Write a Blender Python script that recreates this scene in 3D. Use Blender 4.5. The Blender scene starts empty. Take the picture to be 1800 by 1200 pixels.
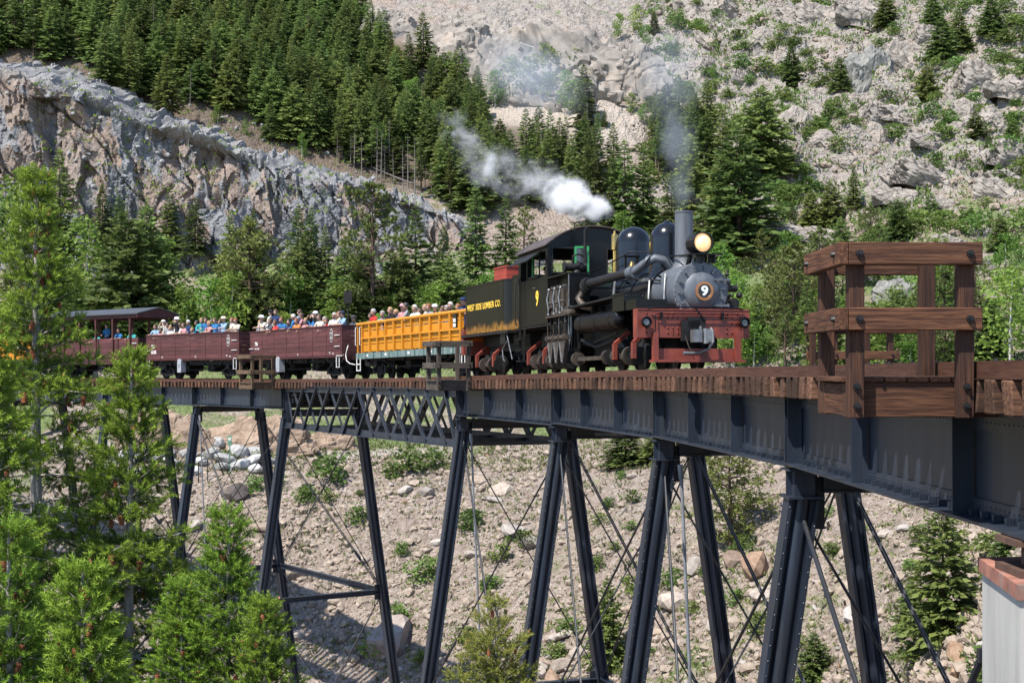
import bpy, bmesh, math, random
import numpy as np
from mathutils import Vector, Matrix, Euler
from mathutils.bvhtree import BVHTree

# ------------------------------------------------------------------ camera, light, exposure
S = bpy.context.scene
COL = S.collection
cam_d = bpy.data.cameras.new('camera')
cam_d.sensor_width = 36.0
cam_d.lens = 50.0
cam_d.shift_y = 0.025
cam_d.clip_start = 0.1
cam_d.clip_end = 3000
cam = bpy.data.objects.new('camera', cam_d)
COL.objects.link(cam)
cam.location = (0, 0, 0)
cam.rotation_euler = (math.radians(90), 0, 0)
S.camera = cam

SUN_EL, SUN_AZ = 57.0, 225.0        # azimuth measured clockwise from +Y (north): behind the camera, to its left
w = bpy.data.worlds.new('World')
S.world = w
w.use_nodes = True
nt = w.node_tree
sky = nt.nodes.new('ShaderNodeTexSky')
sky.sky_type = 'NISHITA'
sky.sun_disc = False
sky.sun_elevation = math.radians(SUN_EL)
sky.sun_rotation = math.radians(SUN_AZ)
sky.altitude = 2600
bg = nt.nodes['Background']
bg.inputs['Strength'].default_value = 0.15
nt.links.new(sky.outputs[0], bg.inputs['Color'])
sun_d = bpy.data.lights.new('sun', 'SUN')
sun_d.energy = 4.3
sun_d.angle = math.radians(0.53)
sun_d.color = (1.0, 0.955, 0.89)
sun = bpy.data.objects.new('sun', sun_d)
COL.objects.link(sun)
_a, _e = math.radians(SUN_AZ), math.radians(SUN_EL)
SUNV = Vector((math.sin(_a) * math.cos(_e), math.cos(_a) * math.cos(_e), math.sin(_e)))
sun.rotation_euler = SUNV.to_track_quat('Z', 'Y').to_euler()
S.view_settings.view_transform = 'Standard'
S.view_settings.look = 'None'
S.view_settings.exposure = 1.05
S.view_settings.gamma = 1.0
S.view_settings.use_curve_mapping = False
S.cycles.max_bounces = 6
S.cycles.diffuse_bounces = 3
S.cycles.glossy_bounces = 2
S.cycles.transmission_bounces = 3
S.cycles.volume_bounces = 3
S.cycles.transparent_max_bounces = 6
S.cycles.caustics_reflective = False
S.cycles.caustics_refractive = False
S.cycles.sample_clamp_indirect = 6
S.cycles.use_denoising = True
S.cycles.volume_step_rate = 1.5
S.cycles.volume_max_steps = 160

rnd = random.Random(7)
PI = math.pi

# ------------------------------------------------------------------ photograph geometry -> metres (f = 2500 px, horizon y = 645)
def W(x, y, d):
    return Vector(((x - 900) / 2500.0 * d, d, (645 - y) / 2500.0 * d))

# ------------------------------------------------------------------ noise (numpy)
def _hash(ix, iy, iz, seed):
    h = (ix.astype(np.int64) * 374761393 + iy.astype(np.int64) * 668265263 + iz.astype(np.int64) * 2147483647 + seed * 1274126177) & 0xffffffff
    h = ((h ^ (h >> 13)) * 1274126177) & 0xffffffff
    h = ((h ^ (h >> 16)) * 2246822519) & 0xffffffff
    return ((h ^ (h >> 15)) & 0xffffff) / float(0xffffff)

def vnoise(x, y, z, seed=0):
    x = np.asarray(x, float); y = np.asarray(y, float) + x * 0; z = np.asarray(z, float) + x * 0
    ix, iy, iz = np.floor(x), np.floor(y), np.floor(z)
    fx, fy, fz = x - ix, y - iy, z - iz
    fx, fy, fz = [t * t * (3 - 2 * t) for t in (fx, fy, fz)]
    r = 0
    for dx in (0, 1):
        for dy in (0, 1):
            for dz in (0, 1):
                r = r + _hash(ix + dx, iy + dy, iz + dz, seed) * (fx if dx else 1 - fx) * (fy if dy else 1 - fy) * (fz if dz else 1 - fz)
    return r * 2 - 1

def fbm(x, y, z=0.0, oct=4, seed=0, gain=0.5):
    a, r, n = 1.0, 0, 0
    for k in range(oct):
        r = r + a * vnoise(x * 2 ** k, y * 2 ** k, np.asarray(z) * 2 ** k, seed + k)
        n += a
        a *= gain
    return r / n

def worley(x, y, seed=0):
    """F1, F2, random value of the nearest cell (2D)"""
    ix, iy = np.floor(x), np.floor(y)
    f1 = np.full(x.shape, 9.0); f2 = f1.copy(); cid = np.zeros(x.shape)
    z = np.zeros(x.shape)
    for dx in (-1, 0, 1):
        for dy in (-1, 0, 1):
            cx, cy = ix + dx, iy + dy
            px, py = cx + _hash(cx, cy, z, seed), cy + _hash(cx, cy, z, seed + 11)
            d = np.hypot(px - x, py - y)
            c = _hash(cx, cy, z, seed + 23)
            near = d < f1
            f2 = np.where(near, f1, np.minimum(f2, d))
            cid = np.where(near, c, cid)
            f1 = np.where(near, d, f1)
    return f1, f2, cid

# ------------------------------------------------------------------ mesh builder
class MB:
    def __init__(s):
        s.v, s.f, s.m = [], [], []

    def add(s, vs, fs, mi=0, M=None):
        b = len(s.v)
        if M is not None:
            vs = [M @ Vector(p) for p in vs]
        s.v += [tuple(p) for p in vs]
        s.f += [tuple(b + i for i in f) for f in fs]
        s.m += [mi] * len(fs)
        return s

    def box(s, c, d, mi=0, M=None):
        x, y, z = c
        a, b, e = d[0] / 2, d[1] / 2, d[2] / 2
        vs = [(x + i * a, y + j * b, z + k * e) for k in (-1, 1) for j in (-1, 1) for i in (-1, 1)]
        return s.add(vs, [(0, 2, 3, 1), (4, 5, 7, 6), (0, 1, 5, 4), (2, 6, 7, 3), (0, 4, 6, 2), (1, 3, 7, 5)], mi, M)

    def beam(s, p0, p1, wd, ht, mi=0, up=(0, 0, 1), M=None):
        p0, p1 = Vector(p0), Vector(p1)
        d = (p1 - p0).normalized()
        u = Vector(up)
        sd = d.cross(u)
        if sd.length < 1e-4:
            sd = d.cross(Vector((1, 0, 0)))
        sd.normalize()
        u = sd.cross(d).normalized()
        sd, u = sd * wd / 2, u * ht / 2
        vs = [p - sd - u for p in (p0,)] + [p0 + sd - u, p0 + sd + u, p0 - sd + u, p1 - sd - u, p1 + sd - u, p1 + sd + u, p1 - sd + u]
        return s.add(vs, [(0, 3, 2, 1), (4, 5, 6, 7), (0, 1, 5, 4), (1, 2, 6, 5), (2, 3, 7, 6), (3, 0, 4, 7)], mi, M)

    def cyl(s, p0, p1, r0, r1=None, n=12, caps=True, mi=0, M=None):
        r1 = r0 if r1 is None else r1
        return s.tube([p0, p1], [r0, r1], n, caps, mi, M)

    def tube(s, pts, r, n=8, caps=True, mi=0, M=None):
        pts = [Vector(p) for p in pts]
        if not isinstance(r, (list, tuple)):
            r = [r] * len(pts)
        vs, fs = [], []
        prev = None
        for i, p in enumerate(pts):
            a, b = pts[max(i - 1, 0)], pts[min(i + 1, len(pts) - 1)]
            d = (b - a).normalized()
            if prev is None:
                x = d.orthogonal().normalized()
            else:
                x = prev - d * prev.dot(d)
                x = x.normalized() if x.length > 1e-5 else d.orthogonal().normalized()
            prev = x
            y = d.cross(x)
            for k in range(n):
                t = 2 * PI * k / n
                vs.append(p + (x * math.cos(t) + y * math.sin(t)) * r[i])
        for i in range(len(pts) - 1):
            for k in range(n):
                k2 = (k + 1) % n
                fs.append((i * n + k, i * n + k2, (i + 1) * n + k2, (i + 1) * n + k))
        if caps:
            fs.append(tuple(range(n - 1, -1, -1)))
            fs.append(tuple(range((len(pts) - 1) * n, len(pts) * n)))
        return s.add(vs, fs, mi, M)

    def lathe(s, prof, n=24, mi=0, M=None):
        """prof: (radius, z) from bottom to top"""
        vs, fs = [], []
        for r, z in prof:
            for k in range(n):
                t = 2 * PI * k / n
                vs.append((r * math.cos(t), r * math.sin(t), z))
        for i in range(len(prof) - 1):
            for k in range(n):
                k2 = (k + 1) % n
                fs.append((i * n + k, i * n + k2, (i + 1) * n + k2, (i + 1) * n + k))
        if prof[0][0] > 1e-5:
            fs.append(tuple(range(n - 1, -1, -1)))
        if prof[-1][0] > 1e-5:
            fs.append(tuple(range((len(prof) - 1) * n, len(prof) * n)))
        return s.add(vs, fs, mi, M)

    def prism(s, poly, t0, t1, M=None, mi=0):
        """poly in the xy plane, extruded from z=t0 to t1"""
        n = len(poly)
        vs = [(x, y, t0) for x, y in poly] + [(x, y, t1) for x, y in poly]
        fs = [tuple(range(n - 1, -1, -1)), tuple(range(n, 2 * n))] + [(i, (i + 1) % n, n + (i + 1) % n, n + i) for i in range(n)]
        return s.add(vs, fs, mi, M)

    def ball(s, c, r, n=10, mi=0, M=None):
        c = Vector(c)
        rr = r if isinstance(r, (tuple, list)) else (r, r, r)
        vs, fs = [], []
        m = max(4, n // 2)
        for i in range(m + 1):
            a = PI * i / m
            for k in range(n):
                t = 2 * PI * k / n
                vs.append((c.x + rr[0] * math.sin(a) * math.cos(t), c.y + rr[1] * math.sin(a) * math.sin(t), c.z - rr[2] * math.cos(a)))
        for i in range(m):
            for k in range(n):
                k2 = (k + 1) % n
                fs.append((i * n + k, i * n + k2, (i + 1) * n + k2, (i + 1) * n + k))
        return s.add(vs, fs, mi, M)

    def rivet(s, c, nrm, r=0.02, M=None, mi=0):
        nrm = Vector(nrm).normalized()
        x = nrm.orthogonal().normalized(); y = nrm.cross(x); c = Vector(c)
        vs = [c + (x * math.cos(k * PI / 3) + y * math.sin(k * PI / 3)) * r for k in range(6)] + [c + nrm * r * 0.8]
        return s.add(vs, [(k, (k + 1) % 6, 6) for k in range(6)], mi, M)

    def mesh(s, name, mats, smooth=None):
        me = bpy.data.meshes.new(name)
        me.from_pydata(s.v, [], s.f)
        for m in (mats if isinstance(mats, (list, tuple)) else [mats]):
            me.materials.append(m)
        if len(me.materials) > 1:
            me.polygons.foreach_set('material_index', s.m)
        if smooth is not None:
            me.polygons.foreach_set('use_smooth', [True] * len(me.polygons))
            me.set_sharp_from_angle(angle=math.radians(smooth))
        me.update()
        return me

    def build(s, name, mats, parent=None, smooth=None, **kw):
        return link(name, s.mesh(name, mats, smooth), parent, **kw)

def link(name, data, parent=None, loc=None, rot=None, scale=None, kind=None, label=None):
    o = bpy.data.objects.new(name, data)
    COL.objects.link(o)
    if parent is not None:
        o.parent = parent
    if loc is not None:
        o.location = loc
    if rot is not None:
        o.rotation_euler = rot
    if scale is not None:
        o.scale = scale if isinstance(scale, (tuple, list)) else (scale,) * 3
    if kind:
        o['kind'] = kind
    if label:
        o['label'] = label
    return o

def tag(o, label, cat, group=None, kind=None):
    o['label'] = label
    o['category'] = cat
    if group:
        o['group'] = group
    if kind:
        o['kind'] = kind
    return o

def thing(name, label, cat, group=None, loc=(0, 0, 0), rot=(0, 0, 0), scale=None):
    o = link(name, None, None, loc, rot, scale)
    o.empty_display_size = 0.1
    return tag(o, label, cat, group)

def tri_mesh(name, verts, faces, mats, smooth=False, attrs=None):
    me = bpy.data.meshes.new(name)
    verts = np.asarray(verts, np.float32); faces = np.asarray(faces, np.int32)
    k = faces.shape[1]
    me.vertices.add(len(verts)); me.vertices.foreach_set('co', verts.ravel())
    me.loops.add(faces.size); me.loops.foreach_set('vertex_index', faces.ravel())
    me.polygons.add(len(faces)); me.polygons.foreach_set('loop_start', np.arange(0, faces.size, k, dtype=np.int32))
    me.polygons.foreach_set('use_smooth', np.full(len(faces), smooth, bool))
    for m in (mats if isinstance(mats, (list, tuple)) else [mats]):
        me.materials.append(m)
    me.update(calc_edges=True)
    for n, a in (attrs or {}).items():
        at = me.attributes.new(n, 'FLOAT', 'POINT')
        at.data.foreach_set('value', np.asarray(a, np.float32))
    me.validate()
    return me

# ------------------------------------------------------------------ materials
class NT:
    def __init__(s, name):
        s.m = bpy.data.materials.new(name)
        s.m.use_nodes = True
        s.t = s.m.node_tree
        s.p = s.t.nodes['Principled BSDF']
        s.out = s.t.nodes['Material Output']
    def n(s, typ, **kw):
        nd = s.t.nodes.new('ShaderNode' + typ)
        ins = kw.pop('ins', {})
        for k, v in kw.items():
            setattr(nd, k, v)
        for k, v in ins.items():
            if hasattr(v, 'links'):
                s.t.links.new(v, nd.inputs[k])
            else:
                nd.inputs[k].default_value = v
        return nd
    def l(s, a, b):
        s.t.links.new(a, b)
    def coord(s, scale=(1, 1, 1), kind='Object', rot=(0, 0, 0)):
        c = s.n('TexCoord')
        mp = s.n('Mapping', ins={'Vector': c.outputs[kind], 'Scale': scale, 'Rotation': rot})
        return mp.outputs[0]
    def noise(s, vec, scale, detail=5, rough=0.55, dist=0.0):
        return s.n('TexNoise', ins={'Vector': vec, 'Scale': scale, 'Detail': detail, 'Roughness': rough, 'Distortion': dist}).outputs['Fac']
    def ramp(s, fac, stops):
        r = s.n('ValToRGB', ins={'Fac': fac})
        e = r.color_ramp.elements
        while len(e) < len(stops):
            e.new(0.5)
        for i, (p, c) in enumerate(stops):
            e[i].position = p
            e[i].color = (c + (1,)) if len(c) == 3 else c
        return r.outputs[0]
    def mix(s, fac, a, b, mode='MIX'):
        m = s.n('Mix', data_type='RGBA', blend_type=mode)
        for key, val in ((0, fac), (6, a), (7, b)):
            if hasattr(val, 'links'):
                s.l(val, m.inputs[key])
            else:
                m.inputs[key].default_value = (val + (1,)) if isinstance(val, tuple) and len(val) == 3 else val
        return m.outputs[2]
    def math(s, op, a, b=0.0, clamp=False):
        m = s.n('Math', operation=op, use_clamp=clamp)
        for i, val in enumerate((a, b)):
            if hasattr(val, 'links'):
                s.l(val, m.inputs[i])
            else:
                m.inputs[i].default_value = val
        return m.outputs[0]
    def base(s, c):
        if hasattr(c, 'links'):
            s.l(c, s.p.inputs['Base Color'])
        else:
            s.p.inputs['Base Color'].default_value = c + (1,)
        return s
    def set(s, rough=0.6, metal=0.0, spec=0.5, coat=0.0):
        if hasattr(rough, 'links'):
            s.l(rough, s.p.inputs['Roughness'])
        else:
            s.p.inputs['Roughness'].default_value = rough
        s.p.inputs['Metallic'].default_value = metal
        s.p.inputs['Specular IOR Level'].default_value = spec
        s.p.inputs['Coat Weight'].default_value = coat
        s.p.inputs['Coat Roughness'].default_value = 0.12
        return s
    def bump(s, h, strength=0.3, dist=0.05):
        b = s.n('Bump', ins={'Height': h, 'Strength': strength, 'Distance': dist})
        s.l(b.outputs[0], s.p.inputs['Normal'])
        return s

def simple(name, col, rough=0.55, metal=0.0, var=0.35, scale=3.0, spec=0.5, coat=0.0, bump=0.0, dirt=None, stretch=(1, 1, 1), rand=0.0):
    n = NT(name)
    v = n.coord(stretch)
    f = n.noise(v, scale, 6, 0.6)
    lo = tuple(c * (1 - var) for c in col)
    hi = tuple(min(1, c * (1 + var)) for c in col)
    c = n.ramp(f, [(0.3, lo), (0.7, hi)])
    if dirt:
        f2 = n.noise(n.coord((stretch[0] * 1.7, stretch[1] * 1.7, stretch[2] * 0.5)), scale * 0.9, 6, 0.65)
        m2 = n.ramp(f2, [(0.52, (0, 0, 0)), (0.68, (1, 1, 1))])
        c = n.mix(n.math('MULTIPLY', m2, 0.7), c, dirt)
    if rand:
        oi = n.n('ObjectInfo')
        k = n.n('MapRange', ins={'Value': oi.outputs['Random'], 'To Min': 1 - rand, 'To Max': 1 + rand})
        hs = n.n('HueSaturation', ins={'Color': c, 'Value': k.outputs[0]})
        c = hs.outputs[0]
    n.base(c).set(rough, metal, spec, coat)
    if bump:
        n.bump(n.noise(v, scale * 6, 4, 0.6), bump, 0.02)
    return n.m

def wood(name, lo, hi, axis=0, rough=0.75, scale=4.0, bump=0.5, rand=0.3):
    n = NT(name)
    st = [9.0, 9.0, 9.0]
    st[axis] = 0.55
    oi = n.n('ObjectInfo')
    tc = n.n('TexCoord')
    off = n.n('VectorMath', operation='MULTIPLY_ADD', ins={0: oi.outputs['Random'], 1: (37.0, 19.0, 53.0), 2: tc.outputs['Object']})
    v = n.n('Mapping', ins={'Vector': off.outputs[0], 'Scale': tuple(st)}).outputs[0]
    g = n.noise(v, scale, 8, 0.65, 0.6)
    big = n.noise(off.outputs[0], 1.8, 3)
    c = n.ramp(g, [(0.30, tuple(x * 0.3 for x in lo)), (0.43, lo), (0.66, hi)])
    c = n.mix(n.math('MULTIPLY', big, 0.55), c, tuple(x * 0.5 for x in lo))
    k = n.n('MapRange', ins={'Value': oi.outputs['Random'], 'To Min': 1 - rand, 'To Max': 1 + rand})
    c = n.n('HueSaturation', ins={'Color': c, 'Value': k.outputs[0]}).outputs[0]
    n.base(c).set(rough, 0, 0.3)
    n.bump(g, bump, 0.012)
    return n.m

def foliage(name, dark, light, trans=0.25, rand=0.25, scale=1.2, rough=0.55, tip=None, hue=(0.462, 0.508)):
    n = NT(name)
    oi = n.n('ObjectInfo')
    tc = n.n('TexCoord')
    f = n.noise(tc.outputs['Object'], scale, 3, 0.6)
    f2 = n.noise(tc.outputs['Object'], scale * 9, 2, 0.5)
    c = n.ramp(n.math('ADD', n.math('MULTIPLY', f, 0.6), n.math('MULTIPLY', f2, 0.4)), [(0.36, dark), (0.64, light)])
    if tip:
        at = n.n('Attribute', attribute_name='tip')
        c = n.mix(at.outputs['Fac'], c, tip)
    k = n.n('MapRange', ins={'Value': oi.outputs['Random'], 'To Min': 1 - rand, 'To Max': 1 + rand})
    hu = n.n('MapRange', ins={'Value': n.math('FRACT', n.math('MULTIPLY', oi.outputs['Random'], 7.13)), 'To Min': hue[0], 'To Max': hue[1]})
    c = n.n('HueSaturation', ins={'Color': c, 'Value': k.outputs[0], 'Hue': hu.outputs[0]}).outputs[0]
    n.base(c).set(rough, 0, 0.2)
    tr = n.n('BsdfTranslucent', ins={'Color': c})
    mx = n.n('MixShader', ins={0: trans})
    n.l(n.p.outputs[0], mx.inputs[1]); n.l(tr.outputs[0], mx.inputs[2])
    n.l(mx.outputs[0], n.out.inputs['Surface'])
    return n.m
# ------------------------------------------------------------------ terrain: control points taken from the photograph, smooth surface through them
CTRL = [(-60, -30, -2), (0, -30, 0), (60, -30, 2), (0, 0, -1.75), (-8, 0, -3.2), (9, 0, -1.8), (-25, 2, -7), (30, 5, 0),
        (-3, 9, -7.5), (-14, 12, -11), (-40, 18, -14), (6, 9, -6.5), (13, 13, -5.5), (24, 16, -3), (45, 30, 2),
        (0, 22, -18), (-18, 28, -23), (7, 24, -15), (3, 34, -20.5), (-4, 47, -24), (-25, 48, -25), (-50, 50, -24), (14, 34, -15), (24, 34, -11), (-12, 70, -25), (-30, 78, -25), (-50, 80, -24.5), (3, 58, -23), (10, 48, -18.5)]
PIX = [(-300, 1200, 93), (0, 1200, 92), (250, 1200, 90), (500, 1200, 88), (750, 1200, 84), (1000, 1200, 78), (1200, 1200, 70), (1400, 1200, 61), (1600, 1200, 51), (1800, 1080, 46), (2100, 900, 45),
       (0, 1000, 99), (350, 1000, 98), (700, 1000, 95), (1000, 1000, 88), (1300, 1000, 77), (1600, 1000, 62), (1850, 900, 60), (2100, 800, 60),
       (150, 850, 107), (400, 850, 107), (600, 850, 106), (850, 850, 105), (1050, 850, 101), (1300, 850, 92), (1550, 860, 76), (1800, 800, 75),
       (0, 800, 112), (300, 800, 112), (500, 792, 113), (700, 785, 114), (900, 775, 115), (1100, 765, 112), (1300, 760, 103), (1550, 760, 86), (2100, 650, 78),
       (-400, 665, 124), (0, 660, 124), (250, 655, 125), (600, 655, 127), (900, 650, 129), (1200, 648, 124), (1500, 650, 113), (1800, 650, 95),
       (-400, 500, 150), (20, 500, 146), (350, 500, 143), (600, 520, 142), (900, 560, 141), (1200, 560, 139), (1500, 560, 129), (1800, 560, 113),
       (700, 480, 156), (900, 440, 160), (1250, 440, 159), (1500, 450, 150), (1800, 450, 137),
       (-400, 420, 166), (0, 462, 164), (200, 455, 162), (400, 450, 160), (600, 440, 159), (790, 420, 160),
       (-400, 90, 190), (0, 108, 184), (300, 203, 180), (500, 278, 177), (640, 322, 174), (810, 386, 168),
       (-400, -100, 240), (0, 0, 226), (300, 60, 222), (500, 60, 234), (650, 60, 243), (650, 200, 208), (820, 260, 192), (1000, 340, 180), (1120, 360, 176),
       (900, 170, 222), (1000, 210, 208), (1120, 240, 203), (900, 110, 238), (800, 0, 288), (1000, 0, 288), (1150, 100, 254),
       (1250, 350, 178), (1250, 200, 218), (1250, 50, 270), (1500, 350, 174), (1500, 200, 208), (1500, 50, 250), (1800, 350, 157), (1800, 200, 187), (1800, 50, 228),
       (2300, 300, 150), (2300, 50, 210), (1800, -150, 290), (1300, -150, 345), (900, -200, 370), (400, -200, 330), (0, -200, 300), (-500, -300, 330), (2300, -200, 290)]
_c = np.array([tuple(W(*p)) for p in PIX] + CTRL)
def _U(r2):
    return np.where(r2 > 0, r2 * np.log(r2 + 1e-9), 0) * 0.5
_P = _c[:, :2] / 50.0
_K = _U(((_P[:, None] - _P[None]) ** 2).sum(-1)) + 0.004 * np.eye(len(_P))
_Q = np.hstack([np.ones((len(_P), 1)), _P])
_A = np.block([[_K, _Q], [_Q.T, np.zeros((3, 3))]])
_wt = np.linalg.solve(_A, np.concatenate([_c[:, 2], np.zeros(3)]))

def tps(X, Y):
    sh = X.shape
    p = np.stack([X.ravel(), Y.ravel()], 1) / 50.0
    out = np.empty(len(p))
    for i in range(0, len(p), 20000):
        q = p[i:i + 20000]
        out[i:i + 20000] = _U(((q[:, None] - _P[None]) ** 2).sum(-1)) @ _wt[:-3] + _wt[-3] + q @ _wt[-2:]
    return out.reshape(sh)

def facets(x, y, seed, tilt):
    """broken rock: every cell is a flat plate with its own offset and tilt"""
    ix, iy = np.floor(x), np.floor(y)
    f1 = np.full(x.shape, 9.0); h = np.zeros(x.shape); cid = np.zeros(x.shape); z = np.zeros(x.shape)
    for dx in (-1, 0, 1):
        for dy in (-1, 0, 1):
            cx, cy = ix + dx, iy + dy
            px, py = cx + _hash(cx, cy, z, seed), cy + _hash(cx, cy, z, seed + 11)
            d = np.abs(px - x) + np.abs(py - y) * 0.8
            hh = _hash(cx, cy, z, seed + 23) + (x - px) * (_hash(cx, cy, z, seed + 31) - 0.5) * tilt + (y - py) * (_hash(cx, cy, z, seed + 41) - 0.35) * tilt
            near = d < f1
            h = np.where(near, hh, h); cid = np.where(near, _hash(cx, cy, z, seed + 57), cid)
            f1 = np.where(near, d, f1)
    return h, cid

def blob(X, Y, x, y, rx, ry):
    return np.exp(-(((X - x) / rx) ** 2 + ((Y - y) / ry) ** 2))

def masks(X, Y):
    """rock: bare rock in sight; veg: grass and ground cover; sand: pale bare soil"""
    px = 900 + 2500 * X / np.maximum(Y, 1)
    n1 = fbm(X / 9, Y / 9, 0, 4, 5)
    n2 = fbm(X / 3, Y / 3, 0, 3, 9)
    mount = np.clip((Y - 150) / 20, 0, 1) * np.clip((px - 1000) / 250, 0, 1)
    dome = blob(X, Y, 8, 270, 26, 26)
    rock = np.clip(0.15 + 0.75 * mount + dome + 0.8 * n1, 0, 1)
    terr = np.exp(-((Y - 116) / 5.0) ** 2) * np.clip((1250 - px) / 250, 0, 1)
    belt = np.clip((Y - 121) / 5, 0, 1) * np.clip((162 - Y) / 10, 0, 1)
    forest = np.clip((Y - 172) / 6, 0, 1) * np.clip((1050 - px) / 120, 0, 1) * np.clip((244 - Y + np.clip(560 - px, 0, 200)) / 8, 0, 1)
    veg = np.clip(0.38 * terr + 0.5 * belt + 0.20 + 0.55 * n2 + 0.3 * n1 + 0.20 * mount - 0.25 * forest, 0, 1)
    return rock, veg, forest, mount, belt

def rough_h(X, Y):
    rock, veg, forest, mount, belt = masks(X, Y)
    far = np.clip((Y - 60) / 120, 0, 1)
    h = fbm(X / 14, Y / 14, 0, 4, 3) * (0.5 + 1.1 * far)
    # gullies and ribs running down the mountain on the right
    rib = 1 - np.abs(fbm((X + 0.35 * Y) / 13, (Y - 0.2 * X) / 34, 0, 4, 31)) * 2
    h += mount * (rib - 0.5) * 3.4
    u_, v_ = X * 0.86 + Y * 0.5, -X * 0.5 + Y * 0.86          # joints run obliquely up the slope
    hh, cid = facets(u_ / 4.6 + 0.5 * fbm(X / 5, Y / 5, 0, 2, 41), v_ / 9.0, 7, 1.5)
    h += (mount * rock) * (hh - 0.5) * 3.4
    hh, cid = facets(u_ / 1.7 + 0.3 * fbm(X / 2, Y / 2, 0, 2, 43), v_ / 2.8, 17, 1.6)
    h += rock * (hh - 0.5) * 1.1 * (0.3 + 0.7 * far) * np.where((Y > 112) & (Y < 122), 0.3, 1)
    k1, k2, kid = worley(X / 0.75, Y / 0.8, 57)
    near = np.clip((130 - Y) / 20, 0, 1) * np.clip((Y - 30) / 10, 0, 1)
    h += near * ((kid - 0.6) * 0.22 + np.minimum(k2 - k1, 0.3) * 0.18) * (1 - 0.7 * np.exp(-((Y - 116) / 4.0) ** 2))
    dome = blob(X, Y, 8, 262, 24, 18)
    h += 4.0 * blob(X, Y, 3.4, 216, 7, 5) + 4.0 * blob(X, Y, 16, 207, 6.5, 5)
    h += dome * (3 + 2.2 * (1 - np.abs(fbm(X / 8, Y / 12, 0, 4, 77)) * 2))
    return h

rows = np.concatenate([np.linspace(-60, 30, 30, endpoint=False), np.linspace(30, 132, 330, endpoint=False), np.linspace(132, 300, 300, endpoint=False), np.linspace(300, 420, 40)])
ph = np.concatenate([np.linspace(-1.6, -0.43, 40, endpoint=False), np.linspace(-0.43, 0.43, 380, endpoint=False), np.linspace(0.43, 1.6, 41)])
wid = np.maximum(rows, 45.0)
TX = wid[:, None] * ph[None, :]
TY = np.repeat(rows[:, None], len(ph), 1)
TZ0 = tps(TX, TY)
TZ = TZ0 + rough_h(TX, TY)
# keep what lies in front of the viaduct below the frame
lim = -0.245 * TY - 1.2
fr = (TY > 8) & (TY < 40) & (TX / np.maximum(TY, 1) < 0.22)
TZ = np.where(fr, np.minimum(TZ, lim), TZ)
# shelf cut for the railway grade: rock wall on the left
nr, nc = TX.shape
idx = np.arange(nr * nc).reshape(nr, nc)
quads = np.stack([idx[:-1, :-1], idx[:-1, 1:], idx[1:, 1:], idx[1:, :-1]], -1).reshape(-1, 4)
rk, vg, fo, mo, be = masks(TX, TY)
path = np.exp(-((TY - 113.2 - 0.02 * TX - 0.6 * np.sin(TX / 9)) / 0.8) ** 2) * np.clip((-2 - TX) / 5, 0, 1)
sand = np.clip(1.6 * blob(TX, TY, 3.4, 213, 9, 7) + 1.6 * blob(TX, TY, 16, 204, 9, 7) + blob(TX, TY, 27, 160, 5, 7), 0, 1)

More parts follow.
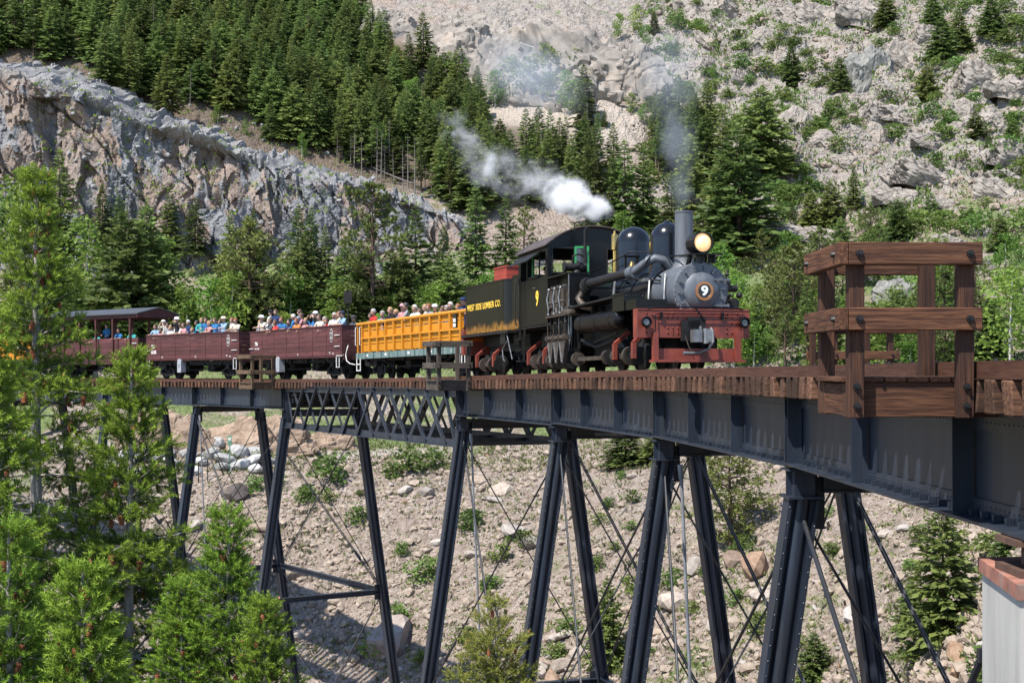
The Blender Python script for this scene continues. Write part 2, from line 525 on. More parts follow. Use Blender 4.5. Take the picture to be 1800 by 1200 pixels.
def ground_mat():
    n = NT('ground_rock_and_soil')
    c = n.coord((1, 1, 1))
    at = lambda nm: n.n('Attribute', attribute_name=nm).outputs['Fac']
    rock, veg, forest, pth, snd = at('rock'), at('veg'), at('forest'), at('path'), at('sand')
    big = n.noise(c, 0.22, 5, 0.6)
    mid = n.noise(c, 1.3, 6, 0.65)
    fine = n.noise(c, 9.0, 5, 0.7)
    soil = n.ramp(mid, [(0.3, (0.165, 0.122, 0.092)), (0.5, (0.275, 0.212, 0.168)), (0.72, (0.36, 0.30, 0.25))])
    vor = n.n('TexVoronoi', feature='F1', ins={'Vector': c, 'Scale': 3.2, 'Randomness': 1.0})
    vor2 = n.n('TexVoronoi', feature='F1', ins={'Vector': c, 'Scale': 1.1, 'Randomness': 1.0})
    peb = n.ramp(vor.outputs['Color'], [(0.2, (0.14, 0.118, 0.10)), (0.5, (0.29, 0.25, 0.215)), (0.85, (0.46, 0.415, 0.375))])
    soil = n.mix(n.ramp(fine, [(0.46, (0, 0, 0)), (0.6, (1, 1, 1))]), soil, peb)
    rcol = n.ramp(mid, [(0.25, (0.125, 0.105, 0.09)), (0.45, (0.245, 0.212, 0.182)), (0.62, (0.33, 0.288, 0.25)), (0.8, (0.26, 0.195, 0.15))])
    rcol = n.mix(n.math('MULTIPLY', n.ramp(vor2.outputs['Color'], [(0.4, (0, 0, 0)), (0.9, (1, 1, 1))]), 0.55), rcol, (0.37, 0.335, 0.30))
    rcol = n.mix(n.ramp(big, [(0.5, (0, 0, 0)), (0.75, (1, 1, 1))]), rcol, n.mix(0.5, rcol, (0.22, 0.225, 0.23)))
    col = n.mix(n.ramp(n.math('ADD', rock, n.math('MULTIPLY', n.math('SUBTRACT', mid, 0.5), 1.2)), [(0.42, (0, 0, 0)), (0.58, (1, 1, 1))]), soil, rcol)
    grass = n.ramp(n.noise(c, 2.3, 5, 0.7), [(0.3, (0.06, 0.10, 0.022)), (0.55, (0.12, 0.18, 0.045)), (0.75, (0.24, 0.25, 0.10))])
    geo = n.n('NewGeometry')
    sep = n.n('SeparateXYZ', ins={'Vector': geo.outputs['Normal']})
    flat = n.ramp(sep.outputs['Z'], [(0.62, (0, 0, 0)), (0.8, (1, 1, 1))])
    vm = n.ramp(n.math('ADD', veg, n.math('MULTIPLY', n.math('SUBTRACT', fine, 0.5), 1.5)), [(0.46, (0, 0, 0)), (0.60, (1, 1, 1))])
    col = n.mix(n.math('MULTIPLY', vm, n.math('MULTIPLY', flat, 0.85)), col, grass)
    duff = n.ramp(fine, [(0.35, (0.05, 0.04, 0.025)), (0.65, (0.14, 0.10, 0.07))])
    col = n.mix(n.math('MULTIPLY', forest, 0.75), col, duff)
    col = n.mix(pth, col, (0.38, 0.34, 0.30))
    col = n.mix(snd, col, n.ramp(mid, [(0.3, (0.34, 0.285, 0.235)), (0.7, (0.43, 0.375, 0.32))]))
    n.base(col).set(0.95, 0, 0.15)
    hgt = n.math('ADD', n.math('MULTIPLY', mid, 1.0), n.math('ADD', n.math('MULTIPLY', fine, 0.25), n.math('MULTIPLY', vor.outputs['Distance'], -0.5)))
    n.bump(hgt, 1.0, 0.5)
    return n.m

M_GROUND = ground_mat()
ground_me = tri_mesh('hillside', np.stack([TX, TY, TZ], -1).reshape(-1, 3), quads, M_GROUND, False,
                     {'rock': rk.ravel(), 'veg': vg.ravel(), 'forest': fo.ravel(), 'path': path.ravel(), 'sand': sand.ravel()})
hill = link('hillside_terrain', ground_me, kind='structure', label='rocky mountainside and gulch of tan soil, grey rock and scattered grass')
BV = BVHTree.FromPolygons([tuple(p) for p in np.stack([TX, TY, TZ], -1).reshape(-1, 3)], [tuple(int(i) for i in q) for q in quads])

def ground_at(x, y):
    h = BV.ray_cast(Vector((x, y, 300)), Vector((0, 0, -1)))
    return h[0].z if h[0] is not None else -10.0

def hit(px, py, maxd=900):
    d = W(px, py, 1.0).normalized()
    h = BV.ray_cast(d * 38.0, d, maxd)
    return h[0]

# ------------------------------------------------------------------ blasted rock face on the left
def cliff():
    nu, nv = 520, 190
    u = np.linspace(0, 1, nu)[None, :].repeat(nv, 0)
    v = np.linspace(0, 1, nv)[:, None].repeat(nu, 1)
    bx = [-330, -150, 0, 100, 200, 300, 400, 500, 640, 760, 840]
    by = [600, 560, 540, 530, 525, 520, 510, 500, 490, 470, 440]
    ty = [120, 95, 112, 112, 150, 203, 238, 278, 322, 362, 395]
    bd = [150, 151, 152, 152, 152, 152, 152, 153, 154, 156, 158]
    td = [180, 181, 179, 179, 178, 176, 175, 173, 171, 168, 163]
    X0 = np.interp(u, np.linspace(0, 1, len(bx)), bx)
    xb = np.interp(X0, bx, by); xt = np.interp(X0, bx, ty)
    db = np.interp(X0, bx, bd); dt = np.interp(X0, bx, td)
    B = np.stack([(X0 - 900) / 2500 * db, db, (645 - xb) / 2500 * db], -1)
    T = np.stack([(X0 - 900) / 2500 * dt, dt, (645 - xt) / 2500 * dt], -1)
    # steep lower four fifths, then a gravel shoulder that leans back to the lip
    k = 0.83
    fz = np.where(v < k, v / k * 0.86, 0.86 + (v - k) / (1 - k) * 0.14)
    fy = np.where(v < k, (v / k) * 0.30, 0.30 + (v - k) / (1 - k) * 0.70)
    P = np.empty_like(B)
    P[..., 0] = B[..., 0] + (T[..., 0] - B[..., 0]) * fz
    P[..., 1] = B[..., 1] + (T[..., 1] - B[..., 1]) * fy
    P[..., 2] = B[..., 2] + (T[..., 2] - B[..., 2]) * fz
    X, Z = P[..., 0], P[..., 2]
    wx = X + 1.6 * fbm(X / 5, Z / 5, 0, 3, 61)
    h1, c1 = facets(wx / 5.5 + Z * 0.03, Z / 17.0, 3, 1.5)
    h2, c2 = facets(wx / 2.3 + Z * 0.09, Z / 5.5, 5, 1.6)
    h3, c3 = facets(wx / 0.95 - Z * 0.1, Z / 1.7, 8, 1.8)
    face = np.clip((k - v) / 0.06, 0, 1)
    d = face * ((h1 - 0.5) * 2.5 + (h2 - 0.5) * 1.35 + fbm(X * 1.3, Z * 0.9, 0, 4, 71) * 0.35) + (h3 - 0.5) * (0.3 + 0.3 * face)
    crack = np.abs(fbm(X / 5 + 0.15 * Z, Z / 16, 0, 4, 73)); d -= face * np.clip(0.045 - crack, 0, 1) * 14
    d += fbm(X / 12, Z / 12, 0, 4, 66) * 1.6 * face
    P[..., 1] -= d
    P[..., 2] += (1 - face) * (fbm(X / 2.2, v * 14, 0, 4, 68) * 1.1 + (h3 - .5) * .55 + (h2 - .5) * .5)
    idx = np.arange(nu * nv).reshape(nv, nu)
    q = np.stack([idx[:-1, :-1], idx[:-1, 1:], idx[1:, 1:], idx[1:, :-1]], -1).reshape(-1, 4)
    n = NT('blasted_rock_face')
    c = n.coord((1, 1, 1))
    at = n.n('Attribute', attribute_name='block').outputs['Fac']
    sh = n.n('Attribute', attribute_name='shoulder').outputs['Fac']
    mid = n.noise(n.coord((1, 1, 0.35)), 0.55, 6, 0.65)
    fine = n.noise(c, 4.0, 6, 0.7)
    g = n.ramp(fine, [(0.30, (0.085, 0.086, 0.09)), (0.5, (0.175, 0.176, 0.182)), (0.70, (0.31, 0.308, 0.305))])
    o = n.ramp(fine, [(0.3, (0.13, 0.08, 0.05)), (0.55, (0.27, 0.18, 0.12)), (0.75, (0.38, 0.29, 0.22))])
    om = n.ramp(n.math('ADD', mid, n.math('MULTIPLY', n.math('SUBTRACT', at, 0.5), 0.55)), [(0.52, (0, 0, 0)), (0.61, (1, 1, 1))])
    col = n.mix(om, g, o)
    col = n.mix(n.math('MULTIPLY', at, 0.35), col, (0.32, 0.31, 0.305))
    stain = n.ramp(n.noise(n.coord((2.2, 2.2, 0.12)), 0.8, 4, 0.6), [(0.55, (0, 0, 0)), (0.72, (1, 1, 1))])
    col = n.mix(n.math('MULTIPLY', stain, 0.65), col, (0.075, 0.075, 0.085))
    sc = n.ramp(fine, [(0.3, (0.16, 0.155, 0.15)), (0.6, (0.27, 0.26, 0.25)), (0.75, (0.36, 0.34, 0.32))])
    col = n.mix(sh, col, sc)
    # wire netting hung over the face: thin diagonal wires
    wv = n.n('TexWave', wave_type='BANDS', bands_direction='DIAGONAL', ins={'Vector': c, 'Scale': 1.15, 'Distortion': 0.4})
    col = n.mix(n.math('MULTIPLY', n.ramp(wv.outputs['Fac'], [(0.75, (0, 0, 0)), (0.95, (1, 1, 1))]), 0.3), col, (0.14, 0.15, 0.17))
    n.base(col).set(0.9, 0, 0.2)
    n.bump(n.math('ADD', fine, n.math('MULTIPLY', mid, 0.6)), 0.8, 0.25)
    me = tri_mesh('rock_face', P.reshape(-1, 3), q, n.m, False, {'block': (c2 * 0.6 + c1 * 0.4).ravel(), 'shoulder': (1 - face).ravel()})
    return link('rock_cliff', me, kind='structure', label='steep blasted grey rock face with orange stains under wire netting')
cliff_o = cliff()
CB = BVHTree.FromObject(cliff_o, bpy.context.evaluated_depsgraph_get())
def hit2(px, py):
    """first of terrain and cliff"""
    d = W(px, py, 1.0).normalized()
    a = BV.ray_cast(d * 38.0, d, 900)
    b = CB.ray_cast(d * 38.0, d, 900)
    if b[0] is not None and (a[0] is None or b[3] < a[3]):
        return b[0]
    return a[0]
# ------------------------------------------------------------------ track curve: arc of 105 m radius that tightens beyond; s in metres from near the abutment
_N = 2400
_ss = np.linspace(0, 110, _N)
_kk = np.where(_ss < 55, 1 / 105.0, 1 / 80.0)
_th = np.concatenate([[0], np.cumsum((_kk[1:] + _kk[:-1]) / 2 * np.diff(_ss))])
_gx = 4.35 - np.concatenate([[0], np.cumsum((np.sin(_th)[1:] + np.sin(_th)[:-1]) / 2 * np.diff(_ss))])
_gy = 14.0 + np.concatenate([[0], np.cumsum((np.cos(_th)[1:] + np.cos(_th)[:-1]) / 2 * np.diff(_ss))])
_hs = [-14, -6, 0, 6, 11, 16, 20.5, 25.3, 34, 45, 56, 64, 72, 80, 110]
_hh = [0.09, 0.065, 0.04, 0.012, -0.02, -0.055, -0.105, -0.17, -0.30, -0.46, -0.58, -0.635, -0.665, -0.68, -0.70]

def guard_z(s):
    """height of the top of the guard timbers"""
    return float(np.mean([np.interp(s + k, _hs, _hh) for k in (-3, -1.5, 0, 1.5, 3)]))

def theta(s):
    return float(np.interp(s, _ss, _th)) if s > 0 else 0.0

def TR(s, off=0.0, dz=0.0):
    """point beside the near girder line: off metres towards the far side, dz above the guard-timber top"""
    t = theta(s)
    x = float(np.interp(s, _ss, _gx)) if s > 0 else 4.35
    y = float(np.interp(s, _ss, _gy)) if s > 0 else 14.0 + s
    return Vector((x + off * math.cos(t), y + off * math.sin(t), guard_z(s) + dz))

SEP, OVER, TIE_L = 3.9, 0.5, 4.9
CEN = SEP / 2
TIE_TOP, TIE_H, GD = -0.15, 0.28, 1.0
G_TOP = TIE_TOP - TIE_H          # top of girders
RAIL_TOP = -0.02
BENTS = [6.4, 15.7, 25.3, 35.8, 57.2, 68.0, 78.3, 88.7, 99.0]

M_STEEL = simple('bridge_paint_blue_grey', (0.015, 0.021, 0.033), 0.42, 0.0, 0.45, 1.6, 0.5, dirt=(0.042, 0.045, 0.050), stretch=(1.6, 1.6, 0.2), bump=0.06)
M_STEEL_D = simple('bridge_paint_dark_and_shade', (0.013, 0.015, 0.020), 0.5, 0.0, 0.3, 2.0, 0.45, dirt=(0.05, 0.04, 0.035))  # darker copy of the bridge paint; on the far truss it paints in shade
M_RUSTY = simple('rusty_iron', (0.09, 0.05, 0.035), 0.75, 0.2, 0.5, 6.0)
M_BOLT = simple('dark_bolt_iron', (0.03, 0.028, 0.028), 0.5, 0.7, 0.3, 9.0)
M_TIE = wood('creosoted_tie_wood', (0.050, 0.023, 0.014), (0.175, 0.088, 0.046), axis=0, rand=0.6, scale=3.0)
M_TIE_END = M_TIE
M_GUARD = wood('guard_timber_wood', (0.062, 0.024, 0.014), (0.115, 0.050, 0.027), axis=0, rand=0.2, scale=3.0)
M_TIMBER = wood('stained_timber', (0.066, 0.025, 0.012), (0.185, 0.080, 0.036), axis=0, rand=0.22, scale=4.2, bump=1.0)
M_POST = wood('dark_creosoted_post', (0.042, 0.017, 0.010), (0.105, 0.045, 0.022), axis=0, rand=0.2, scale=4.2, bump=1.0)
M_TIMBER_GREY = wood('grey_weathered_timber', (0.055, 0.043, 0.034), (0.13, 0.105, 0.084), axis=0, rand=0.15)
M_TIMBER_TAN = wood('tan_new_timber', (0.085, 0.052, 0.030), (0.20, 0.135, 0.075), axis=0, rand=0.1)
M_RAIL = simple('worn_rail_steel', (0.16, 0.13, 0.11), 0.4, 0.7, 0.3, 6.0)
M_CONC = simple('weathered_concrete', (0.40, 0.385, 0.355), 0.9, 0, 0.14, 1.3, 0.2, dirt=(0.29, 0.275, 0.25), stretch=(1.8, 1.8, 0.5), bump=0.25)
M_CONC_RED = simple('rust_stained_cap', (0.27, 0.125, 0.092), 0.88, 0, 0.45, 3.5, 0.2, dirt=(0.22, 0.205, 0.19))

via = thing('railway_viaduct', 'curved dark blue steel railway viaduct on tall splayed trestle legs carrying the train', 'bridge', loc=(0, 0, 0))

def v_add(a, b, t):
    return a + (b - a) * t

# --- plate girders
def plate_girder(s0, s1, off, out, fine):
    p0, p1 = TR(s0, off, G_TOP), TR(s1, off, G_TOP)
    d = (p1 - p0); L = d.length; d.normalize()
    nrm = Vector((d.y, -d.x, 0)).normalized() * (-1 if off == 0 else 1)
    # nrm points to the outside (towards the camera's left for the near girder)
    M = Matrix((( d.x, nrm.x, 0, p0.x), (d.y, nrm.y, 0, p0.y), (d.z, 0, 1, p0.z), (0, 0, 0, 1)))
    g = MB()
    g.box((L / 2, 0, -GD / 2), (L - 0.012, 0.016, GD - 0.04), 0)
    for z, t in ((-0.015, 0.03), (-GD + 0.015, 0.03)):
        g.box((L / 2, 0, z), (L - 0.012, 0.50, t), 0)
    for sy in (-1, 1):
        g.box((L / 2, sy * 0.022, -0.11), (L - 0.02, 0.022, 0.15), 0)
        g.box((L / 2, sy * 0.022, -GD + 0.11), (L - 0.02, 0.022, 0.15), 0)
    npan = max(2, round(L / 3.15))
    st, rv = MB(), MB()
    xs = [0.10] + [L * k / npan for k in range(1, npan)] + [L - 0.10]
    root = g.build('plate_girder', M_STEEL, via)
    root.matrix_local = M
    for i, x in enumerate(xs):
        s = MB()
        for sy in (-1, 1):
            s.box((x, sy * 0.125, -GD / 2), (0.016, 0.20, GD - 0.07), 0)
            s.box((x + 0.05, sy * 0.032, -GD / 2), (0.09, 0.014, GD - 0.30), 0)
        s.build('stiffener', M_STEEL, root)
        if sy and fine:
            for k in range(9):
                rv.rivet((x + 0.055, 0.039, -0.17 - k * 0.085), (0, 1, 0), 0.014)
    if fine:
        n = int(L / 0.11)
        for k in range(n):
            x = 0.08 + k * (L - 0.16) / (n - 1)
            rv.rivet((x, 0.034, -GD + 0.13), (0, 1, 0), 0.014)
            rv.rivet((x, 0.034, -0.12), (0, 1, 0), 0.013)
        n = int(L / 0.30)
        for k in range(n):                      # lugs standing on the bottom flange
            x = 0.2 + k * (L - 0.4) / (n - 1)
            rv.box((x, 0.075, -GD + 0.062), (0.035, 0.07, 0.06), 0)
        rv.build('rivets', M_STEEL, root, kind='stuff')
    return root

spans = [(-4.5, 6.4), (6.4, 15.7), (15.7, 25.3), (25.3, 35.8), (57.2, 68.0), (68.0, 78.3), (78.3, 88.7), (88.7, 99.0), (99.0, 108.0)]
for i, (a, b) in enumerate(spans):
    plate_girder(a, b, 0.0, -1, a < 60)
    plate_girder(a, b, SEP, 1, False)
    # cross frames between the girders
    for k in range(4):
        s = a + (b - a) * (0.02 + 0.96 * k / 3)
        q = [TR(s, 0.03, G_TOP - 0.10), TR(s, SEP - 0.03, G_TOP - 0.10), TR(s, SEP - 0.03, G_TOP - GD + 0.10), TR(s, 0.03, G_TOP - GD + 0.10)]
        m = MB()
        m.beam(q[0], q[1], 0.09, 0.09); m.beam(q[3], q[2], 0.09, 0.10)
        m.beam(q[0] + Vector((0, 0.02, -0.06)), q[2] + Vector((0, 0.02, 0.06)), 0.04, 0.08)
        m.beam(q[1] + Vector((0, -0.03, -0.06)), q[3] + Vector((0, -0.03, 0.06)), 0.04, 0.08)
        m.build('cross_frame', M_STEEL_D, via)

# --- lattice truss span
def lattice(off, out):
    TD = 2.02
    p0, p1 = TR(35.8, off, G_TOP), TR(57.2, off, G_TOP)
    d = p1 - p0; L = d.length; d.normalize()
    nrm = Vector((d.y, -d.x, 0)).normalized() * (-1 if off == 0 else 1)
    M = Matrix(((d.x, nrm.x, 0, p0.x), (d.y, nrm.y, 0, p0.y), (d.z, 0, 1, p0.z), (0, 0, 0, 1)))
    c = MB()
    for zc, z in ((-0.015, -0.16), (-TD + 0.015, -TD + 0.14)):
        c.box((L / 2, 0, zc), (L - 0.02, 0.42, 0.03))
        for sy in (-1, 1):
            c.box((L / 2, sy * 0.10, z), (L - 0.02, 0.02, 0.26 if z > -1 else 0.24))
    root = c.build('lattice_truss', M_STEEL, via)
    root.matrix_local = M
    for x in (0.16, L - 0.16):
        e = MB()
        e.box((x, 0, -TD / 2), (0.28, 0.19, TD - 0.07)); e.box((x, 0, -TD / 2), (0.02, 0.40, TD - 0.075))
        e.build('end_post', M_STEEL, root)
    npan = 11
    w_ = (L - 0.7) / npan
    for k in range(npan + 1):
        for sgn in (1, -1):
            xa = 0.35 + (k - 0.5) * w_
            xb = xa + sgn * w_ * 1.02
            if xb < 0.2 or xa < 0.2 or xb > L - 0.2 or xa > L - 0.2:
                if k in (0, npan):
                    xa = min(max(xa, 0.35), L - 0.35); xb = min(max(xb, 0.35), L - 0.35)
                    if abs(xa - xb) < 0.4:
                        continue
                else:
                    continue
            heavy = (sgn > 0) == (xa < L / 2)
            b = MB()
            y = 0.125 if heavy else 0.06
            z0, z1 = -TD + 0.06, -0.06
            a_, b_ = Vector((xa, y, z0)), Vector((xb, y, z1))
            wd = 0.27 if heavy else 0.21
            b.beam(a_, b_, 0.016, wd, up=(-(z1 - z0), 0, xb - xa))
            dd = (b_ - a_).normalized()
            sidev = Vector((-dd.z, 0, dd.x)) * wd * 0.46
            if heavy:
                b.beam(a_ + sidev + Vector((0, 0.048, 0)), b_ + sidev + Vector((0, 0.048, 0)), 0.08, 0.016, up=(-(z1 - z0), 0, xb - xa))
            for t in (0.04, 0.07, 0.93, 0.96):
                q = v_add(a_, b_, t)
                b.rivet(q + Vector((0, 0.009, 0)) + sidev * 0.3, (0, 1, 0), 0.016)
                b.rivet(q + Vector((0, 0.009, 0)) - sidev * 0.3, (0, 1, 0), 0.016)
            b.build('lattice_bar', M_STEEL if off == 0 else M_STEEL_D, root)  # far bars take the darker copy: their shade is put into the colour
    rv = MB()
    n = int(L / 0.14)
    for k in range(n):
        x = 0.1 + k * (L - 0.2) / (n - 1)
        rv.rivet((x, 0.111, -0.07), (0, 1, 0), 0.014); rv.rivet((x, 0.111, -TD + 0.07), (0, 1, 0), 0.014)
    rv.build('rivets', M_STEEL, root, kind='stuff')
lattice(0.0, -1); lattice(SEP, 1)
for k in range(8):
    s = 35.9 + 21.2 * k / 7
    q = [TR(s, 0.12, G_TOP - 0.14), TR(s, SEP - 0.12, G_TOP - 0.14), TR(s, SEP - 0.12, G_TOP - 1.9), TR(s, 0.12, G_TOP - 1.9)]
    m = MB()
    m.beam(q[0], q[1], 0.1, 0.2); m.beam(q[3], q[2], 0.1, 0.14)
    pass
    m.build('cross_frame', M_STEEL_D, via)

# --- bents: splayed riveted columns, cap, struts, rods, footings
BATTER = 1 / 6.9
def bent(s, strut_levels):
    t = theta(s)
    out = Vector((-math.cos(t), -math.sin(t), 0)); ax = Vector((-math.sin(t), math.cos(t), 0))
    top = G_TOP - GD - 0.02
    low_truss = abs(s - 35.8) < 1 or abs(s - 57.2) < 1
    root = thing_part('trestle_bent', via)
    feet = []
    for off, o in ((0.0, out), (SEP, -out)):
        p = TR(s, off, top)
        gz = ground_at(p.x + o.x * 2.2, p.y + o.y * 2.2)
        h = p.z - 0.42 - (gz + 0.35)
        leg = MB()
        foot = p + o * (h * BATTER) + Vector((0, 0, -h - 0.42))
        # short vertical post under the girder, with bearing plate
        post = MB()
        post.box((0, 0, -0.2), (0.34, 0.30, 0.38)); post.box((0, 0, -0.41), (0.56, 0.52, 0.035)); post.box((0, 0, -0.02), (0.5, 0.5, 0.03))
        for yy in (-0.19, 0.19):
            post.box((0, yy, -0.21), (0.02, 0.08, 0.36))
        po = post.build('bearing_post', M_STEEL, root)
        po.matrix_local = Matrix(((ax.x, -o.x, 0, p.x), (ax.y, -o.y, 0, p.y), (0, 0, 1, p.z), (0, 0, 0, 1)))
        a = p + Vector((0, 0, -0.43))
        b = foot
        d = (b - a).normalized()
        n2 = ax
        n1 = d.cross(n2).normalized()
        # column: round shell core with two riveted flange plates on the faces across the track
        L = (b - a).length
        Mx = Matrix(((n2.x, n1.x, -d.x, b.x), (n2.y, n1.y, -d.y, b.y), (n2.z, n1.z, -d.z, b.z), (0, 0, 0, 1)))
        leg.cyl((0, 0, 0), (0, 0, L), 0.135, 0.135, 14, M=Mx)
        for sx in (-1, 1):
            leg.box((0, sx * 0.195, L / 2), (0.34, 0.05, L), M=Mx)
            leg.box((0, sx * 0.150, L / 2), (0.10, 0.06, L - 0.01), M=Mx)
        for sx in (-1, 1):
            leg.box((sx * 0.06, 0, L / 2), (0.02, 0.34, L - 0.02), M=Mx)
        lo = leg.build('leg', M_STEEL, root, smooth=35)
        rv = MB()
        nn = int(min(L, 14) / 0.22)
        for k in range(nn):
            for sx in (-1, 1):
                for e in (-1, 1):
                    rv.rivet((-0.172, sx * 0.195, L - 0.15 - k * 0.22), (-1, 0, 0), 0.0125, M=Mx) if e < 0 else rv.rivet((sx * 0.125, (1 if off else -1) * 0 + 0.222 * e, L - 0.15 - k * 0.22), (0, e, 0), 0.0125, M=Mx)
        rv.build('rivets', M_STEEL, lo, kind='stuff')
        f = MB()
        f.box((foot.x, foot.y, foot.z - 0.25), (0.75, 0.75, 0.5)); f.box((foot.x, foot.y, foot.z - 1.3), (1.2, 1.2, 1.6))
        f.build('footing', M_CONC, root)
        feet.append((a, b, o))
    cap = MB()
    c0, c1 = TR(s, 0.28, top - 0.16), TR(s, SEP - 0.28, top - 0.16)
    cap.beam(c0, c1, 0.30, 0.30); cap.beam(c0 + Vector((0, 0, -.17)), c1 + Vector((0, 0, -.17)), 0.42, 0.03)
    cap.build('cap_beam', M_STEEL_D, root)
    for (a, b, o) in feet:
        MB().beam(a - o * 0.16 + Vector((0, 0, 0.30)), a - o * 0.16 + Vector((0, 0, -0.45)), 0.03, 0.34, up=o).build('gusset', M_STEEL_D, root)
    (a0, b0, o0), (a1, b1, o1) = feet
    lv = []
    for zz in strut_levels:
        ka, kb = (a0.z - zz) / (a0.z - b0.z), (a1.z - zz) / (a1.z - b1.z)
        if ka < 0.93 and kb < 0.93:
            q0, q1 = v_add(a0, b0, ka), v_add(a1, b1, kb)
            m = MB()
            for dz in (-0.11, 0.11):
                m.beam(q0 + Vector((0, 0, dz)), q1 + Vector((0, 0, dz)), 0.26, 0.03)
            m.beam(q0, q1, 0.03, 0.2)
            m.build('strut', M_STEEL, root)
            for q, o in ((q0, o0), (q1, o1)):
                MB().beam(q - o * 0.26 + Vector((0, 0, 0.38)), q - o * 0.26 + Vector((0, 0, -0.38)), 0.03, 0.40, up=o).build('gusset', M_STEEL_D, root)
            lv.append((q0, q1))
    tops = (a0 + Vector((0, 0, -0.25)), a1 + Vector((0, 0, -0.25)))
    prev = tops
    for q in lv + [(v_add(a0, b0, 0.97), v_add(a1, b1, 0.97))]:
        rod(prev[0], q[1], root); rod(prev[1], q[0], root)
        prev = q
    return {'tops': tops, 'lv': lv, 'legs': feet, 'root': root}

def thing_part(name, parent):
    o = bpy.data.objects.new(name, None)
    COL.objects.link(o)
    o.parent = parent
    return o

def rod(a, b, parent, pair=0.0, r=0.022, col=None):
    m = MB()
    a, b = Vector(a), Vector(b)
    d = (b - a).normalized()
    sd = d.cross(Vector((0, 0, 1)))
    sd = sd.normalized() if sd.length > 1e-3 else Vector((1, 0, 0))
    for o in ((-pair, pair) if pair else (0,)):
        p, q = a + Vector((0, 0, o)), b + Vector((0, 0, o))
        m.cyl(p, q, r, r, 7, False)
        k0 = v_add(p, q, 0.80)
        m.cyl(k0, k0 + d * 0.45, r * 2.0, r * 2.0, 7, True)      # turnbuckle
        m.cyl(k0 - d * 0.12, k0, r * 1.4, r * 2.0, 7, True)
        m.box(p + d * 0.05, (0.08, 0.08, 0.12))
    return m.build('tie_rod', col or M_STEEL_D, parent, smooth=50)

bents = {}
for s in BENTS:
    bents[s] = bent(s, [-11.2])
def bay(sa, sb, sides=(0, 1)):
    A, B = bents[sa], bents[sb]
    for i in sides:
        la, lb = A['legs'][i], B['legs'][i]
        ta, tb = A['tops'][i], B['tops'][i]
        if A['lv'] and B['lv']:
            ea, eb = A['lv'][0][i], B['lv'][0][i]
        else:
            zz = max(la[1].z, lb[1].z) + 0.6
            zz = max(zz, -11.2)
            ea = v_add(la[0], la[1], min(0.96, (la[0].z - zz) / (la[0].z - la[1].z)))
            eb = v_add(lb[0], lb[1], min(0.96, (lb[0].z - zz) / (lb[0].z - lb[1].z)))
        rod(ta, eb, A['root'], 0.0 if i else 0.0, 0.026)
        rod(tb, ea, A['root'], 0.055, 0.024)
        if A['lv'] and B['lv']:
            m = MB()
            for dz in (-0.12, 0.12):
                m.beam(A['lv'][0][i] + Vector((0, 0, dz)), B['lv'][0][i] + Vector((0, 0, dz)), 0.24, 0.03)
            m.beam(A['lv'][0][i], B['lv'][0][i], 0.03, 0.22)
            m.build('strut', M_STEEL, A['root'])
            rod(ea, v_add(lb[0], lb[1], 0.98), A['root']); rod(eb, v_add(la[0], la[1], 0.98), A['root'])
for a, b in ((6.4, 15.7), (15.7, 25.3), (25.3, 35.8), (57.2, 68.0), (78.3, 88.7)):
    bay(a, b)
# rods from the first bent down to the abutment foot
p = bents[6.4]
for i in (0, 1):
    rod(p['tops'][i], TR(-0.5, SEP * i, -6.4), p['root'], 0, 0.035)
rod(TR(-1.2, -0.1, -2.6), p['legs'][0][1] + Vector((0, 0, 0.6)), p['root'], 0, 0.035)
# drain pipes beside three bents
for s in (15.7, 35.8, 68.0):
    t = theta(s); q = bents[s]
    a = q['tops'][0] + Vector((math.cos(t) * 0.30 + 0.02, -0.32, -0.12))
    m = MB()
    m.cyl(a + Vector((-0.03, 0, 0.30)), a + Vector((0, 0, 0.0)), 0.06, 0.06, 10)
    m.tube([a + Vector((0, 0, 0.02)), a + Vector((0.08, -0.02, -2.0)), a + Vector((0.34, -0.05, -8))], 0.035, 8)
    m.build('drain_pipe', simple('pipe_grey_%d' % int(s), (0.16, 0.17, 0.185), 0.5), q['root'], smooth=50)

# --- ties, guard timbers, rails
def tie_meshes():
    out = []
    for k in range(6):
        r = random.Random(k)
        bm = bmesh.new()
        bmesh.ops.create_cube(bm, size=1.0)
        for v in bm.verts:
            v.co.x *= TIE_L * (1 + r.uniform(-0.006, 0.006)); v.co.y *= 0.205 * (1 + r.uniform(-0.05, 0.04)); v.co.z *= TIE_H
        bmesh.ops.bevel(bm, geom=bm.edges[:], offset=0.012, segments=1, affect='EDGES')
        me = bpy.data.meshes.new('tie')
        bm.to_mesh(me); bm.free()
        me.materials.append(M_TIE)
        out.append(me)
    return out
ties = tie_meshes()
s = -5.0
while s < 107:
    c = TR(s, CEN, TIE_TOP - TIE_H / 2)
    t = theta(s)
    link('tie', rnd.choice(ties), via, (c.x + rnd.uniform(-.02, .02) * math.cos(t), c.y, c.z - 0.001 - rnd.uniform(0, .004)), (0, 0, t + rnd.uniform(-0.006, 0.006)))
    s += 0.41
def sweep(s0, s1, off, dz, wd, ht, step=0.5):
    m = MB()
    n = max(2, int((s1 - s0) / step) + 1)
    rings = []
    for k in range(n):
        s = s0 + (s1 - s0) * k / (n - 1)
        rings.append([TR(s, off + a * wd / 2, dz + b * ht) for a, b in ((-1, 0), (1, 0), (1, 1), (-1, 1))])
    vs = [p for r in rings for p in r]
    fs = [(0, 1, 2, 3), tuple((n - 1) * 4 + i for i in (3, 2, 1, 0))]
    for i in range(n - 1):
        for k in range(4):
            fs.append((i * 4 + k, (i + 1) * 4 + k, (i + 1) * 4 + (k + 1) % 4, i * 4 + (k + 1) % 4))
    return m.add(vs, fs)
